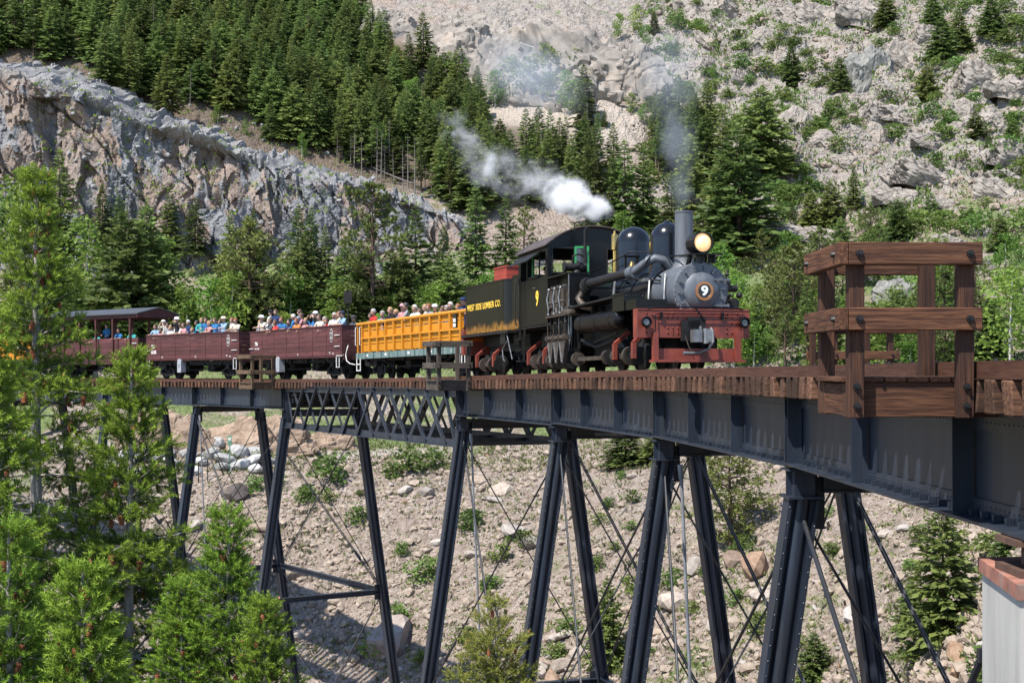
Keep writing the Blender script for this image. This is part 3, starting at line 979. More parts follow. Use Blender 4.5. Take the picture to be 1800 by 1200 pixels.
def place_part(name, mb, mats, parent):
    """re-base a swept piece on its own middle so that its grain runs along it"""
    v = np.array(mb.v)
    c = v.mean(0)
    d = v[-4:].mean(0) - v[:4].mean(0)
    a = math.atan2(d[1], d[0])
    R = Matrix.Rotation(-a, 4, 'Z')
    mb.v = [tuple(R @ (Vector(p) - Vector(c))) for p in mb.v]
    return mb.build(name, mats, parent, loc=tuple(c), rot=(0, 0, a))
seg = 4.92
s = -5.0
while s < 106:
    e = min(s + seg, 107) - 0.012
    for off in (-OVER + 0.115, SEP + OVER - 0.115):
        place_part('guard_timber', sweep(s, e, off, TIE_TOP + 0.002, 0.21, 0.148), M_GUARD, via)
    s += seg
bolts = MB()
s = -4.8
while s < 40:
    for off in (-OVER + 0.115,):
        q = TR(s, off, 0.0)
        bolts.cyl(q, q + Vector((0, 0, 0.02)), 0.022, 0.018, 6)
    s += 0.82
bolts.build('guard_bolts', M_BOLT, via, kind='stuff')
for off in (CEN - 0.49, CEN + 0.49):
    m = sweep(-5, 107, off, RAIL_TOP - 0.028, 0.06, 0.028)
    m2 = sweep(-5, 107, off, RAIL_TOP - 0.105, 0.014, 0.077); m3 = sweep(-5, 107, off, TIE_TOP + 0.001, 0.10, 0.022)
    m.add(m2.v, m2.f); m.add(m3.v, m3.f)
    m.build('rail', M_RAIL, via)
for off in (CEN - 0.22, CEN + 0.22):
    sweep(-5, 107, off, TIE_TOP + 0.001, 0.07, 0.10).build('guard_rail', M_RUSTY, via)

# --- concrete abutment pier on the right with the bearing shoe
pier = thing('concrete_abutment', 'pale concrete pier with rust red cap under the near end of the girders', 'pier', loc=(0, 0, 0))
m = MB()
px0, px1 = 3.93, 9.5
m.add([(px0, 11.0, -7.5), (px1, 11.0, -7.5), (px1, 13.2, -7.5), (px0 + 0.22, 12.55, -7.5), (px0, 11.0, -1.80), (px1, 11.0, -1.80), (px1, 13.2, -1.80), (px0 + 0.22, 12.55, -1.80)],
      [(0, 3, 2, 1), (4, 5, 6, 7), (0, 1, 5, 4), (1, 2, 6, 5), (2, 3, 7, 6), (3, 0, 4, 7)])
m.build('shaft', M_CONC, pier)
m = MB()
a = 0.03
m.add([(px0 - a, 11.0 - a, -1.798), (px1, 11.0 - a, -1.798), (px1, 13.2 + a, -1.798), (px0 + 0.22 - a, 12.55 + a, -1.798), (px0 - a, 11.0 - a, -1.68), (px1, 11.0 - a, -1.68), (px1, 13.2 + a, -1.68), (px0 + 0.22 - a, 12.55 + a, -1.68)],
      [(0, 3, 2, 1), (4, 5, 6, 7), (0, 1, 5, 4), (1, 2, 6, 5), (2, 3, 7, 6), (3, 0, 4, 7)])
m.build('cap', M_CONC_RED, pier)
for off in (0.0, SEP):
    m = MB()
    q = TR(-2.4, off, 0)
    z0 = -1.68; z1 = q.z + G_TOP - GD - 0.002
    m.box((q.x, q.y, z0 + 0.03), (0.62, 0.6, 0.056)); m.box((q.x, q.y, (z0 + z1) / 2), (0.30, 0.26, z1 - z0 - 0.07)); m.box((q.x, q.y, z1 - 0.03), (0.66, 0.5, 0.05))
    m.build('bearing_shoe', M_RUSTY, pier)

# ------------------------------------------------------------------ refuge platforms beside the track
def refuge(name, label, s, side, depth, length, mats, H=1.13, hf=None, post=0.13, rail_h=0.185, mid=0.5, floor=True):
    """side -1: on the camera's side. Local x along the track towards the far end, y outwards, z up from the tie tops."""
    t = theta(s)
    base = TR(s, -OVER if side < 0 else SEP + OVER, TIE_TOP)
    ax = Vector((-math.sin(t), math.cos(t), 0))
    out = Vector((-math.cos(t), -math.sin(t), 0)) * (1 if side < 0 else -1)
    o = thing(name, label, 'platform', 'refuge platforms beside the track')
    o.matrix_world = Matrix(((ax.x, out.x, 0, base.x), (ax.y, out.y, 0, base.y), (0, 0, 1, base.z), (0, 0, 0, 1)))
    mT = mats['wood']
    def timber(nm, p0, p1, wd, ht, up=(0, 0, 1), mat=None):
        p0, p1 = Vector(p0), Vector(p1)
        d = p1 - p0; L = d.length; d.normalize()
        u = Vector(up); sd = u.cross(d).normalized(); u = d.cross(sd).normalized()
        bm = bmesh.new(); bmesh.ops.create_cube(bm, size=1.0)
        for v in bm.verts:
            v.co = Vector((v.co.x * L, v.co.y * wd, v.co.z * ht))
        bmesh.ops.bevel(bm, geom=bm.edges[:], offset=0.007, segments=1, affect='EDGES')
        me = bpy.data.meshes.new(nm); bm.to_mesh(me); bm.free(); me.materials.append(mat or mT)
        c = (p0 + p1) / 2
        k = link(nm, me, o)
        k.matrix_local = Matrix(((d.x, sd.x, u.x, c.x), (d.y, sd.y, u.y, c.y), (d.z, sd.z, u.z, c.z), (0, 0, 0, 1)))
        return k
    hl = length / 2
    pw = post
    ys, ye = 0.02, depth
    # carrying beams that run out under the floor, floor planks
    for x in (-hl, hl):
        timber('carrying_beam', (x, -0.9, -0.17), (x, depth - 0.005, -0.17), 0.14, 0.29)
    nb = 6
    for k in range(nb):
        y = 0.075 + (depth - 0.12) * k / (nb - 1)
        timber('floor_plank', (-hl - 0.09, y, 0.0), (hl + 0.09, y, 0.0), (depth - 0.12) / (nb - 1) - 0.012, 0.045)
    timber('edge_beam', (-hl + 0.075, depth - 0.07, -0.17), (hl - 0.075, depth - 0.07, -0.17), 0.12, 0.27)
    ps = [(-hl - 0.075 - pw / 2, ys + pw / 2), (-hl - 0.075 - pw / 2, ye - pw / 2), (hl + 0.075 + pw / 2, ye - pw / 2), (hl + 0.075 + pw / 2, ys + pw / 2)]
    for (x, y) in ps:
        timber('post', (x, y, -0.32), (x, y, H - 0.03), pw, pw, up=(1, 0, 0), mat=mats.get('post'))
    xo = hl + 0.075
    for z in (H - rail_h / 2, mid):
        for sx in (-1, 1):
            xx = sx * (xo + (-0.0 if 0 else 0) + pw + 0.045 / 1)
            timber('railing', (xx, -0.02, z), (xx, depth + 0.02, z), 0.085, rail_h)
        timber('railing', (-xo - pw - 0.088, depth + 0.065, z), (xo + pw + 0.088, depth + 0.065, z), 0.085, rail_h)
    b = MB()
    for (x, y) in ps:
        sx = -1 if x < 0 else 1
        for z in (H - rail_h / 2, mid, -0.06, -0.22):
            xx = x + sx * (pw / 2 + (0.09 if z > 0 else 0.0))
            p = Vector((xx, y, z))
            b.cyl(p, p + Vector((sx * 0.018, 0, 0)), 0.032, 0.030, 12); b.cyl(p + Vector((sx * 0.018, 0, 0)), p + Vector((sx * 0.045, 0, 0)), 0.018, 0.016, 6)
    for sx in (-1, 1):
        for z in (H - rail_h / 2, mid):
            p = Vector((sx * (xo + pw / 2), depth + 0.107, z))
            b.cyl(p, p + Vector((0, 0.03, 0)), 0.03, 0.02, 8)
    b.build('bolts', M_BOLT, o, kind='stuff')
    return o
W1 = {'wood': M_TIMBER, 'post': M_POST}
refuge('refuge_platform', 'large reddish brown timber refuge platform with railings nearest the camera on the viaduct edge', -1.62, -1, 1.06, 0.80, W1)
refuge('refuge_platform', 'grey weathered timber refuge platform in front of the yellow car and tender', 33.9, -1, 1.15, 1.0, {'wood': M_TIMBER_GREY}, H=1.3)
refuge('refuge_platform', 'refuge platform with pale tan rail ends in front of the brown gondolas', 58.2, -1, 1.2, 1.2, {'wood': M_TIMBER_TAN}, H=1.33)
refuge('refuge_platform', 'small brown refuge platform on the far edge of the deck behind the large one', 18.2, 1, 1.5, 1.0, W1, H=1.2)
# ------------------------------------------------------------------ rolling stock: local +x = direction of travel, +y = its left (away from the camera), z from the rail head
def vehicle(s_front, length, extra=0.0):
    """matrix of a vehicle whose front end stands at s_front; origin at its front, on the rail head"""
    a, b = TR(s_front + length * 0.18, CEN, RAIL_TOP), TR(s_front + length * 0.82, CEN, RAIL_TOP)
    d = (a - b).normalized()
    l = Vector((-d.y, d.x, 0)).normalized()
    u = d.cross(l)
    o = a + d * (length * 0.18)
    return Matrix(((d.x, l.x, u.x, o.x), (d.y, l.y, u.y, o.y), (d.z, l.z, u.z, o.z), (0, 0, 0, 1)))

def at_matrix(o, M):
    o.matrix_world = M
    return o

M_BLACK = simple('locomotive_black_paint', (0.0045, 0.0045, 0.005), 0.32, 0, 0.35, 2.2, 0.2, coat=0.04, dirt=(0.010, 0.0085, 0.0065), rand=0.0)
M_BLACKM = simple('sooty_black_iron', (0.010, 0.0095, 0.009), 0.55, 0.1, 0.5, 4.0, 0.35, dirt=(0.032, 0.026, 0.02))
M_SHINE = simple('polished_black_jacket', (0.006, 0.007, 0.009), 0.22, 0, 0.15, 1.0, 0.35, coat=0.2)
M_SILVER = simple('graphite_grey_smokebox_paint', (0.098, 0.107, 0.120), 0.5, 0.2, 0.2, 4.0, 0.4, dirt=(0.16, 0.165, 0.17), bump=0.05)
M_SILVER2 = simple('stack_grey_paint', (0.105, 0.113, 0.125), 0.55, 0.2, 0.25, 2.0, 0.4, dirt=(0.075, 0.065, 0.055), stretch=(3, 3, 0.4))
M_RED = simple('oxide_red_paint', (0.185, 0.036, 0.021), 0.55, 0, 0.28, 3.0, 0.4, dirt=(0.09, 0.02, 0.015), coat=0.1)
M_REDR = simple('red_rivet_paint', (0.16, 0.032, 0.019), 0.75, 0, 0.2, 3.0, 0.2)
M_REDB = simple('bright_red_box_paint', (0.29, 0.045, 0.030), 0.6, 0, 0.15, 3.0, 0.3)
M_BRASS = simple('polished_brass', (0.55, 0.33, 0.10), 0.25, 1.0, 0.2, 5.0)
M_COPPER = simple('copper_ring', (0.42, 0.17, 0.09), 0.45, 0.7, 0.3, 14.0)
M_GREEN = simple('green_window_paint', (0.025, 0.22, 0.065), 0.4, 0, 0.15, 3.0)
M_YELLOW = simple('yellow_lettering_paint', (0.80, 0.52, 0.06), 0.6, 0, 0.1, 8.0)
M_WHITE = simple('white_paint', (0.78, 0.77, 0.74), 0.6, 0, 0.06, 5.0)
M_STEELG = simple('bare_grey_iron', (0.20, 0.20, 0.20), 0.45, 0.6, 0.35, 7.0)
M_BROWNI = simple('brown_oily_iron', (0.075, 0.058, 0.045), 0.5, 0.4, 0.5, 7.0)
M_TREAD = simple('worn_wheel_rim', (0.11, 0.105, 0.10), 0.4, 0.7, 0.3, 7.0)
M_ROOFR = simple('cab_roof_paint', (0.06, 0.045, 0.04), 0.7, 0, 0.3, 2.0)
M_LENSB = simple('black_dial', (0.01, 0.01, 0.01), 0.3, 0, 0.1, 2)
def lamp_mat():
    n = NT('lit_headlight_lens')
    f = n.noise(n.coord((1, 1, 1)), 9.0, 3)
    n.base(n.ramp(f, [(0.3, (0.85, 0.55, 0.25)), (0.7, (0.95, 0.72, 0.42))])).set(0.12, 0, 0.6)
    n.p.inputs['Emission Color'].default_value = (1.0, 0.60, 0.25, 1)
    n.p.inputs['Emission Strength'].default_value = 0.35
    return n.m
M_LAMP = lamp_mat()
def tank_mat():
    n = NT('streaked_black_tank_with_rust')
    c = n.coord((1, 1, 1))
    st = n.noise(n.coord((3.2, 3.2, 0.3)), 1.6, 5, 0.65)
    col = n.ramp(st, [(0.35, (0.004, 0.004, 0.0042)), (0.55, (0.008, 0.007, 0.0055)), (0.75, (0.022, 0.018, 0.012))])
    sp = n.n('SeparateXYZ', ins={'Vector': n.n('TexCoord').outputs['Object']})
    low = n.n('MapRange', ins={'Value': sp.outputs['Z'], 'From Min': 2.3, 'From Max': 1.5}).outputs[0]
    bl = n.noise(n.coord((1.4, 1.4, 1.0)), 1.5, 5, 0.6)
    m = n.ramp(n.math('MULTIPLY', low, n.math('ADD', bl, 0.35)), [(0.50, (0, 0, 0)), (0.66, (1, 1, 1))])
    rust = n.ramp(n.noise(c, 5, 4), [(0.3, (0.10, 0.045, 0.012)), (0.7, (0.36, 0.17, 0.03))])
    col = n.mix(n.math('MULTIPLY', m, 0.85), col, rust)
    n.base(col).set(0.3, 0, 0.2, 0.04)
    return n.m
M_TANK = tank_mat()

RX = lambda a: Matrix.Rotation(a, 4, 'X')
RY = lambda a: Matrix.Rotation(a, 4, 'Y')
RZ = lambda a: Matrix.Rotation(a, 4, 'Z')
TL = lambda x, y, z: Matrix.Translation((x, y, z))

def lettering(txt, size, mat, parent, M, bold=0.012, sx=1.0, depth=0.004, name='lettering', spacing=1.0):
    cu = bpy.data.curves.new('text', 'FONT')
    cu.body = txt; cu.size = size; cu.align_x = 'CENTER'; cu.align_y = 'CENTER'
    cu.offset = bold * size; cu.extrude = depth; cu.resolution_u = 4; cu.space_character = spacing
    t = bpy.data.objects.new('t', cu)
    COL.objects.link(t)
    bpy.context.view_layer.update()
    me = bpy.data.meshes.new_from_object(t.evaluated_get(bpy.context.evaluated_depsgraph_get()))
    bpy.data.objects.remove(t)
    me.materials.clear(); me.materials.append(mat)
    o = link(name, me, parent)
    o.matrix_local = M @ Matrix.Diagonal((sx, 1, 1, 1))
    return o
# text on the side facing the camera (local -y): reads along -x? seen from -y with +x to the right
SIDE = RX(PI / 2)
FRONT = Matrix(((0, 0, 1, 0), (1, 0, 0, 0), (0, 1, 0, 0), (0, 0, 0, 1)))     # text x -> +y, text y -> +z, facing +x

def wheel_mb(r, y0, out):
    """spoked disc wheel with its axis along y; out = -1/+1 side of the flange's outer face"""
    m = MB()
    M = TL(0, y0, 0) @ RX(-PI / 2 * out)
    m.lathe([(0.07, -0.05), (r + 0.03, -0.05), (r + 0.03, -0.025), (r, -0.02), (r - 0.01, 0.06), (r - 0.07, 0.06), (r - 0.08, 0.03), (0.13, 0.02), (0.11, 0.07), (0.0, 0.07)], 24, 0, M)
    return m
def wheelset(parent, x, r=0.40, name='wheel', mat=None):
    for out in (-1, 1):
        w_ = wheel_mb(r, 0.46 * out, out)
        w_.v = [(a + x, b, c + r) for a, b, c in w_.v]
        w_.build(name, mat or M_BLACKM, parent, smooth=40)
    MB().cyl((x, -0.44, r), (x, 0.44, r), 0.065, n=10).build('axle', M_BLACKM, parent, smooth=40)

def loco():
    L = thing('steam_locomotive', 'black geared steam locomotive with grey smokebox and red front beam numbered 9', 'locomotive')
    Mv = vehicle(20.2, 12.4)
    at_matrix(L, Mv)
    P = lambda nm, mb, mat, sm=35, par=L, **k: mb.build(nm, mat, par, smooth=sm, **k)
    BV_, BZ = 0.28, 1.99                               # boiler axis
    X = lambda u: -u
    # --- frame, front beam
    m = MB()
    for y in (-0.42, 0.42):
        m.box((-6.1, y, 1.05), (12.0, 0.10, 0.34)); m.box((-6.1, y, 1.24), (12.0, 0.2, 0.03)); m.box((-6.1, y, 0.87), (12.0, 0.2, 0.03))
    P('main_frame', m, M_BLACKM)
    m = MB(); m.box((-0.16, 0, 1.18), (0.32, 2.9, 0.70)); fb = P('front_beam', m, M_RED)
    m = MB()
    r = random.Random(3)
    for y in (-1.22, -0.68, -0.55, -0.42, 0.85, 0.98, 1.12, 1.25):
        for z in (0.95, 1.07, 1.19, 1.31, 1.42):
            if r.random() < 0.72:
                m.rivet((0.001, y, z), (1, 0, 0), 0.034)
    for y in (-0.55, -0.42):
        for z in (0.92, 0.98, 1.04):
            m.rivet((0.001, y, z), (1, 0, 0), 0.028)
    P('rivets', m, M_REDR, par=fb, kind='stuff')
    P('beam_edge_strip', MB().box((0.006, 0, 1.515), (0.02, 2.88, 0.035)), M_RED, par=fb)
    for y in (-1.27, 1.27):                          # round lamps at the beam ends
        m = MB(); M = TL(0.0, y, 1.20) @ RY(PI / 2)
        m.lathe([(0.05, 0), (0.06, 0.05), (0.125, 0.09), (0.135, 0.17), (0.115, 0.18), (0.09, 0.12), (0.03, 0.12), (0.0, 0.13)], 20, 0, M)
        lp = P('beam_lamp', m, M_BLACK)
        P('lens', MB().cyl((0.125, y, 1.20), (0.135, y, 1.20), 0.075, n=16), M_STEELG, par=lp)
    # grab rail and uncoupling rod
    m = MB()
    m.tube([(0.06, -1.2, 1.52), (0.09, -1.1, 1.55), (0.09, 0, 1.57), (0.09, 1.1, 1.55), (0.06, 1.25, 1.52)], 0.018, 8)
    P('hand_rail', m, M_BLACK)
    m = MB()
    m.tube([(0.07, -1.02, 0.95), (0.07, -1.02, 1.37), (0.09, -0.95, 1.40), (0.09, 1.15, 1.40), (0.07, 1.2, 1.32), (0.07, 1.2, 1.0)], 0.014, 6)
    m.tube([(0.09, 0.0, 1.55), (0.14, 0.08, 1.42), (0.2, 0.22, 1.22)], 0.022, 6)
    for y in (-0.86, 0.72):
        m.box((0.05, y, 1.36), (0.05, 0.06, 0.16))
    P('uncoupling_rod', m, M_BLACK)
    # --- coupler
    m = MB()
    m.box((0.06, -0.12, 1.0), (0.12, 0.46, 0.5)); m.box((0.07, 0.02, 1.20), (0.10, 0.44, 0.26))
    P('coupler_pocket', m, M_BLACKM)
    m = MB(); m.box((0.2, 0, 0.86), (0.34, 0.16, 0.20)); m.box((0.40, -0.10, 0.86), (0.22, 0.22, 0.30)); m.cyl((0.46, 0.12, 0.68), (0.46, 0.12, 1.04), 0.075, n=12)
    m.prism([(0.36, 0.05), (0.52, 0.08), (0.56, 0.24), (0.44, 0.27), (0.30, 0.2)], 0.72, 1.02)
    m.cyl((0.42, 0.0, 1.02), (0.42, 0.0, 1.10), 0.03, n=8)
    P('knuckle_coupler', m, M_STEELG)
    m = MB(); m.tube([(0.05, 0.42, 1.06), (0.16, 0.42, 0.98), (0.18, 0.42, 0.74), (0.20, 0.30, 0.56), (0.22, 0.05, 0.47), (0.20, -0.22, 0.45)], 0.032, 8)
    m.cyl((0.20, -0.22, 0.45), (0.2, -0.36, 0.45), 0.045, n=8)
    P('air_hose', m, M_STEELG)
    m = MB(); m.tube([(0.10, -0.28, 0.92), (0.16, -0.22, 0.66), (0.18, -0.14, 0.48)], 0.014, 6); P('chain', m, M_BROWNI)
    # --- step board below the beam
    m = MB(); m.box((-0.05, 0.06, 0.42), (0.10, 2.16, 0.30)); m.box((0.06, 0.06, 0.265), (0.34, 2.36, 0.06)); st = P('step_board', m, M_RED)
    for y in (-1.02, 1.12):
        m = MB(); m.box((0.04, y, 0.62), (0.14, 0.13, 0.70)); 
        for z in (0.35, 0.42, 0.75, 0.86): pass
        P('step_post', m, M_RED)
    # --- smokebox, door, number plate
    m = MB(); M = TL(-1.9, BV_, BZ) @ RY(PI / 2)
    m.lathe([(0.70, 0.0), (0.70, 1.55), (0.715, 1.56), (0.715, 1.64), (0.68, 1.66)], 40, 0, M)
    sb = P('smokebox', m, M_SILVER)
    m = MB(); M = TL(-0.24, BV_, BZ) @ RY(PI / 2)
    m.lathe([(0.675, 0.0), (0.675, 0.02), (0.46, 0.03), (0.455, 0.06), (0.44, 0.075), (0.25, 0.15), (0.0, 0.17)], 40, 0, M)
    dr = P('smokebox_door', m, M_SILVER)
    m = MB()
    for k in range(14):                              # ring of clamps and bolts
        a = 2 * PI * k / 14 + 0.1
        c = Vector((-0.22, BV_ + 0.60 * math.cos(a), BZ + 0.60 * math.sin(a)))
        m.cyl(c, c + Vector((0.07, 0, 0)), 0.022, n=8)
        d = Vector((0, math.cos(a), math.sin(a)))
        m.beam(c + Vector((0.035, 0, 0)) + d * 0.015, c + Vector((0.045, 0, 0)) - d * 0.10, 0.036, 0.03, up=(1, 0, 0))
    for k in range(36):
        a = 2 * PI * k / 36
        m.rivet((-0.235, BV_ + 0.692 * math.cos(a), BZ + 0.692 * math.sin(a)), (1, 0, 0), 0.018)
    P('door_clamps', m, M_SILVER, par=dr, kind='stuff')
    for z in (BZ + 0.27, BZ - 0.36):
        m = MB(); m.box((-0.15, BV_ + 0.50, z), (0.05, 0.42, 0.045)); m.cyl((-0.17, BV_ + 0.69, z - 0.05), (-0.17, BV_ + 0.69, z + 0.05), 0.03, n=8)
        P('door_hinge', m, M_SILVER, par=dr)
    npM = TL(-0.075, BV_ + 0.02, BZ - 0.02) @ RY(PI / 2)
    m = MB(); m.lathe([(0.235, 0), (0.235, 0.03), (0.17, 0.035), (0.16, 0.02), (0.0, 0.02)], 32, 0, npM)
    npl = P('number_plate', m, M_COPPER)
    P('plate_face', MB().cyl((-0.054, BV_ + 0.02, BZ - 0.02), (-0.047, BV_ + 0.02, BZ - 0.02), 0.165, n=28), M_LENSB, par=npl)
    lettering('9', 0.32, M_WHITE, npl, TL(-0.044, BV_ + 0.02, BZ - 0.02) @ FRONT, bold=0.035, sx=1.15)
    m = MB()
    for k in range(26):
        a = 2 * PI * k / 26
        m.box((0, 0, 0), (0.012, 0.03, 0.016), M=TL(-0.041, BV_ + 0.02, BZ - 0.02) @ RX(a) @ TL(0, 0, 0.20))
    P('plate_edge_letters', m, M_BRASS, par=npl, kind='stuff')
    m = MB()
    for xx in (-0.36, -0.30, -1.8):
        for k in range(30):
            a = 2 * PI * k / 30
            m.rivet((xx, BV_ + 0.702 * math.cos(a), BZ + 0.702 * math.sin(a)), (0, math.cos(a), math.sin(a)), 0.02)
    P('rivets', m, M_SILVER, par=sb, kind='stuff')
    P('smokebox_saddle', MB().box((-1.1, BV_ - 0.1, 1.36), (1.2, 0.9, 0.34)), M_BLACKM)
    # --- stack, domes, boiler
    m = MB(); m.lathe([(0.36, 2.58), (0.29, 2.70), (0.245, 2.80), (0.235, 3.0), (0.232, 4.02), (0.245, 4.03), (0.245, 4.07), (0.215, 4.07), (0.20, 3.4)], 28, 0, TL(-1.35, BV_, 0))
    P('smokestack', m, M_SILVER2)
    m = MB(); M = TL(-9.0, BV_, BZ) @ RY(PI / 2)
    m.lathe([(0.86, 0.0), (0.86, 2.6), (0.70, 4.2), (0.69, 7.1), (0.0, 7.1)], 40, 0, M)
    bo = P('boiler', m, M_SHINE)
    for xx in (-2.05, -3.5, -4.75):
        m = MB(); M = TL(xx, BV_, BZ) @ RY(PI / 2); rr = 0.708
        m.lathe([(rr, -0.03), (rr + 0.008, -0.03), (rr + 0.008, 0.03), (rr, 0.03)], 36, 0, M); P('boiler_band', m, M_BLACK, par=bo)
    dome = lambda r, top: [(r * 1.22, 2.45), (r * 1.08, 2.62), (r, 2.78), (r, top - r * 0.98)] + [(r * math.cos(a), top - r * 0.98 + r * 0.98 * math.sin(a)) for a in [PI / 2 * k / 9 for k in range(1, 10)]]
    m = MB(); m.lathe(dome(0.44, 3.93), 36, 0, TL(-2.55, BV_, 0)); m.lathe([(0.09, 3.92), (0.09, 3.97), (0.0, 3.99)], 12, 0, TL(-2.55, BV_, 0)); sd = P('sand_dome', m, M_SHINE)
    m = MB(); m.lathe(dome(0.49, 4.10), 36, 0, TL(-5.2, BV_, 0)); P('steam_dome', m, M_SHINE)
    a9 = math.radians(192)
    m9 = TL(-2.55, BV_, 0) @ RZ(math.radians(-97)) @ TL(0.452, 0, 3.28) @ FRONT
    lettering('9', 0.40, M_YELLOW, sd, TL(-2.55, BV_, 0) @ RZ(math.radians(-118)) @ TL(0.442, 0, 3.26) @ FRONT, bold=0.02)
    # bell between the domes
    bl = MB(); M = TL(-3.85, BV_ - 0.52, 2.86); bl.lathe([(0.10, 0), (0.095, 0.03), (0.065, 0.09), (0.05, 0.14), (0.0, 0.17)], 18, 0, M)
    bell = P('bell', bl, M_BRASS)
    m = MB(); m.beam((-3.85, BV_ - 0.35, 2.68), (-3.85, BV_ - 0.72, 2.72), 0.06, 0.06); m.beam((-3.85, BV_ - 0.36, 2.7), (-3.85, BV_ - 0.36, 3.14), 0.04, 0.04); m.beam((-3.85, BV_ - 0.70, 2.7), (-3.85, BV_ - 0.70, 3.14), 0.04, 0.04); m.beam((-3.85, BV_ - 0.30, 3.14), (-3.85, BV_ - 0.76, 3.14), 0.05, 0.05)
    P('bell_yoke', m, M_BLACK)
    # whistle and safety valve before the cab
    m = MB(); m.lathe([(0.05, 2.85), (0.05, 3.55), (0.10, 3.58), (0.10, 3.98), (0.085, 4.02), (0.03, 4.04), (0.03, 4.12), (0.0, 4.13)], 16, 0, TL(-6.5, BV_ - 0.12, 0)); P('whistle', m, M_BRASS)
    m = MB(); m.lathe([(0.06, 2.8), (0.06, 3.3), (0.11, 3.32), (0.11, 3.45), (0.05, 3.5), (0.0, 3.55)], 14, 0, TL(-6.9, BV_ + 0.3, 0)); P('safety_valve', m, M_BLACKM)
    m = MB(); m.tube([(-7.4, -0.42, 2.85), (-7.4, -0.45, 3.5), (-7.35, -0.45, 4.22), (-7.3, -0.40, 4.32)], 0.05, 10); m.cyl((-7.4, -0.45, 2.8), (-7.4, -0.45, 3.0), 0.1, n=10); m.cyl((-7.55, -0.72, 4.20), (-7.55, -0.72, 4.45), 0.02, n=6); m.box((-7.55, -0.72, 4.46), (0.04, 0.28, 0.03)); P('steam_pipe', m, M_BLACKM)
    m = MB(); m.cyl((-7.2, -0.50, 3.12), (-7.2, -1.1, 3.12), 0.13, n=14); m.cyl((-7.2, -0.62, 3.12), (-7.2, -0.72, 3.12), 0.19, n=14); m.tube([(-7.0, -0.95, 3.2), (-6.95, -0.95, 3.42), (-6.95, -0.8, 3.48), (-6.95, -0.62, 3.42)], 0.03, 8); m.cyl((-7.2, -1.1, 3.12), (-7.2, -1.16, 3.12), 0.16, n=12); m.ball((-7.1, -0.8, 2.94), 0.12, 10)
    P('turret_valve', m, M_BLACKM)
    # --- headlight on its bracket
    hz = 3.16
    m = MB(); M = TL(-0.70, BV_ - 0.02, hz) @ RY(PI / 2)
    m.lathe([(0.0, 0.0), (0.12, 0.0), (0.245, 0.12), (0.255, 0.62), (0.265, 0.63), (0.265, 0.69), (0.235, 0.69), (0.22, 0.62)], 32, 0, M)
    hl = P('headlight', m, M_BLACK)
    m = MB(); M = TL(-0.075, BV_ - 0.02, hz) @ RY(PI / 2); m.lathe([(0.225, 0.0), (0.20, 0.03), (0.12, 0.055), (0.0, 0.065)], 28, 0, M); P('lens', m, M_LAMP, par=hl)
    m = MB(); m.box((-0.42, BV_ + 0.08, hz - 0.285), (0.78, 0.84, 0.035)); m.box((-0.42, BV_ + 0.36, hz - 0.38), (0.4, 0.04, 0.2)); m.beam((-0.62, BV_ - 0.2, 2.60), (-0.42, BV_ - 0.2, hz - 0.3), 0.05, 0.16); m.beam((-0.62, BV_ + 0.2, 2.60), (-0.42, BV_ + 0.2, hz - 0.3), 0.05, 0.16)
    m.cyl((-0.3, BV_ - 0.02, 2.66), (-0.3, BV_ - 0.02, hz - 0.29), 0.09, n=12)
    P('headlight_bracket', m, M_BLACK)
    P('headlight_wire', MB().tube([(-0.62, BV_ - 0.2, hz - 0.26), (-1.5, BV_ - 0.34, hz - 0.22), (-2.6, BV_ - 0.5, hz - 0.02), (-3.7, BV_ - 0.62, hz + 0.10), (-5.2, BV_ - 0.75, hz - 0.12), (-7.7, BV_ - 1.0, hz - 0.35)], 0.02, 6), M_BLACK)
    m = MB(); m.tube([(-1.2, BV_ - 0.70, 2.3), (-2.6, BV_ - 0.66, 2.45), (-5, BV_ - 0.72, 2.55), (-7.9, BV_ - 0.9, 2.72)], 0.022, 7)
    for xx in (-1.4, -2.6, -3.8, -5.0, -6.2):
        m.cyl((xx, BV_ - 0.6, 2.4), (xx, BV_ - 0.72, 2.46), 0.03, n=6)
    P('boiler_hand_rail', m, M_BLACK)
    # --- steam pipe to the cylinders
    m = MB(); m.tube([(-1.75, 0.16, 2.60), (-1.72, -0.08, 2.86), (-1.8, -0.32, 2.92), (-2.0, -0.56, 2.78), (-2.3, -0.74, 2.60)], 0.108, 16); m.lathe([(0.0, -0.03), (0.19, -0.03), (0.19, 0.03), (0.0, 0.03)], 18, 0, TL(-1.92, -0.50, 2.83) @ RX(0.9) @ RY(-0.6))
    P('elbow_pipe', m, M_SILVER)
    m = MB(); m.tube([(-2.28, -0.73, 2.61), (-3.4, -0.86, 2.56), (-5.3, -1.02, 2.50)], 0.12, 14); m.cyl((-5.2, -1.01, 2.50), (-5.5, -1.03, 2.49), 0.18, n=12); m.ball((-5.45, -1.03, 2.42), 0.2, 10); P('insulated_pipe', m, M_BLACKM)
    m = MB(); m.tube([(-2.25, -0.72, 2.6), (-2.55, -0.76, 2.585)], 0.16, 16); P('pipe_flange', m, M_SILVER)
    m = MB(); m.tube([(-5.5, -1.05, 2.35), (-5.6, -1.2, 2.1), (-5.4, -1.15, 1.9), (-5.0, -0.9, 1.8)], 0.11, 12); P('exhaust_pipe', m, M_BROWNI)
    m = MB()
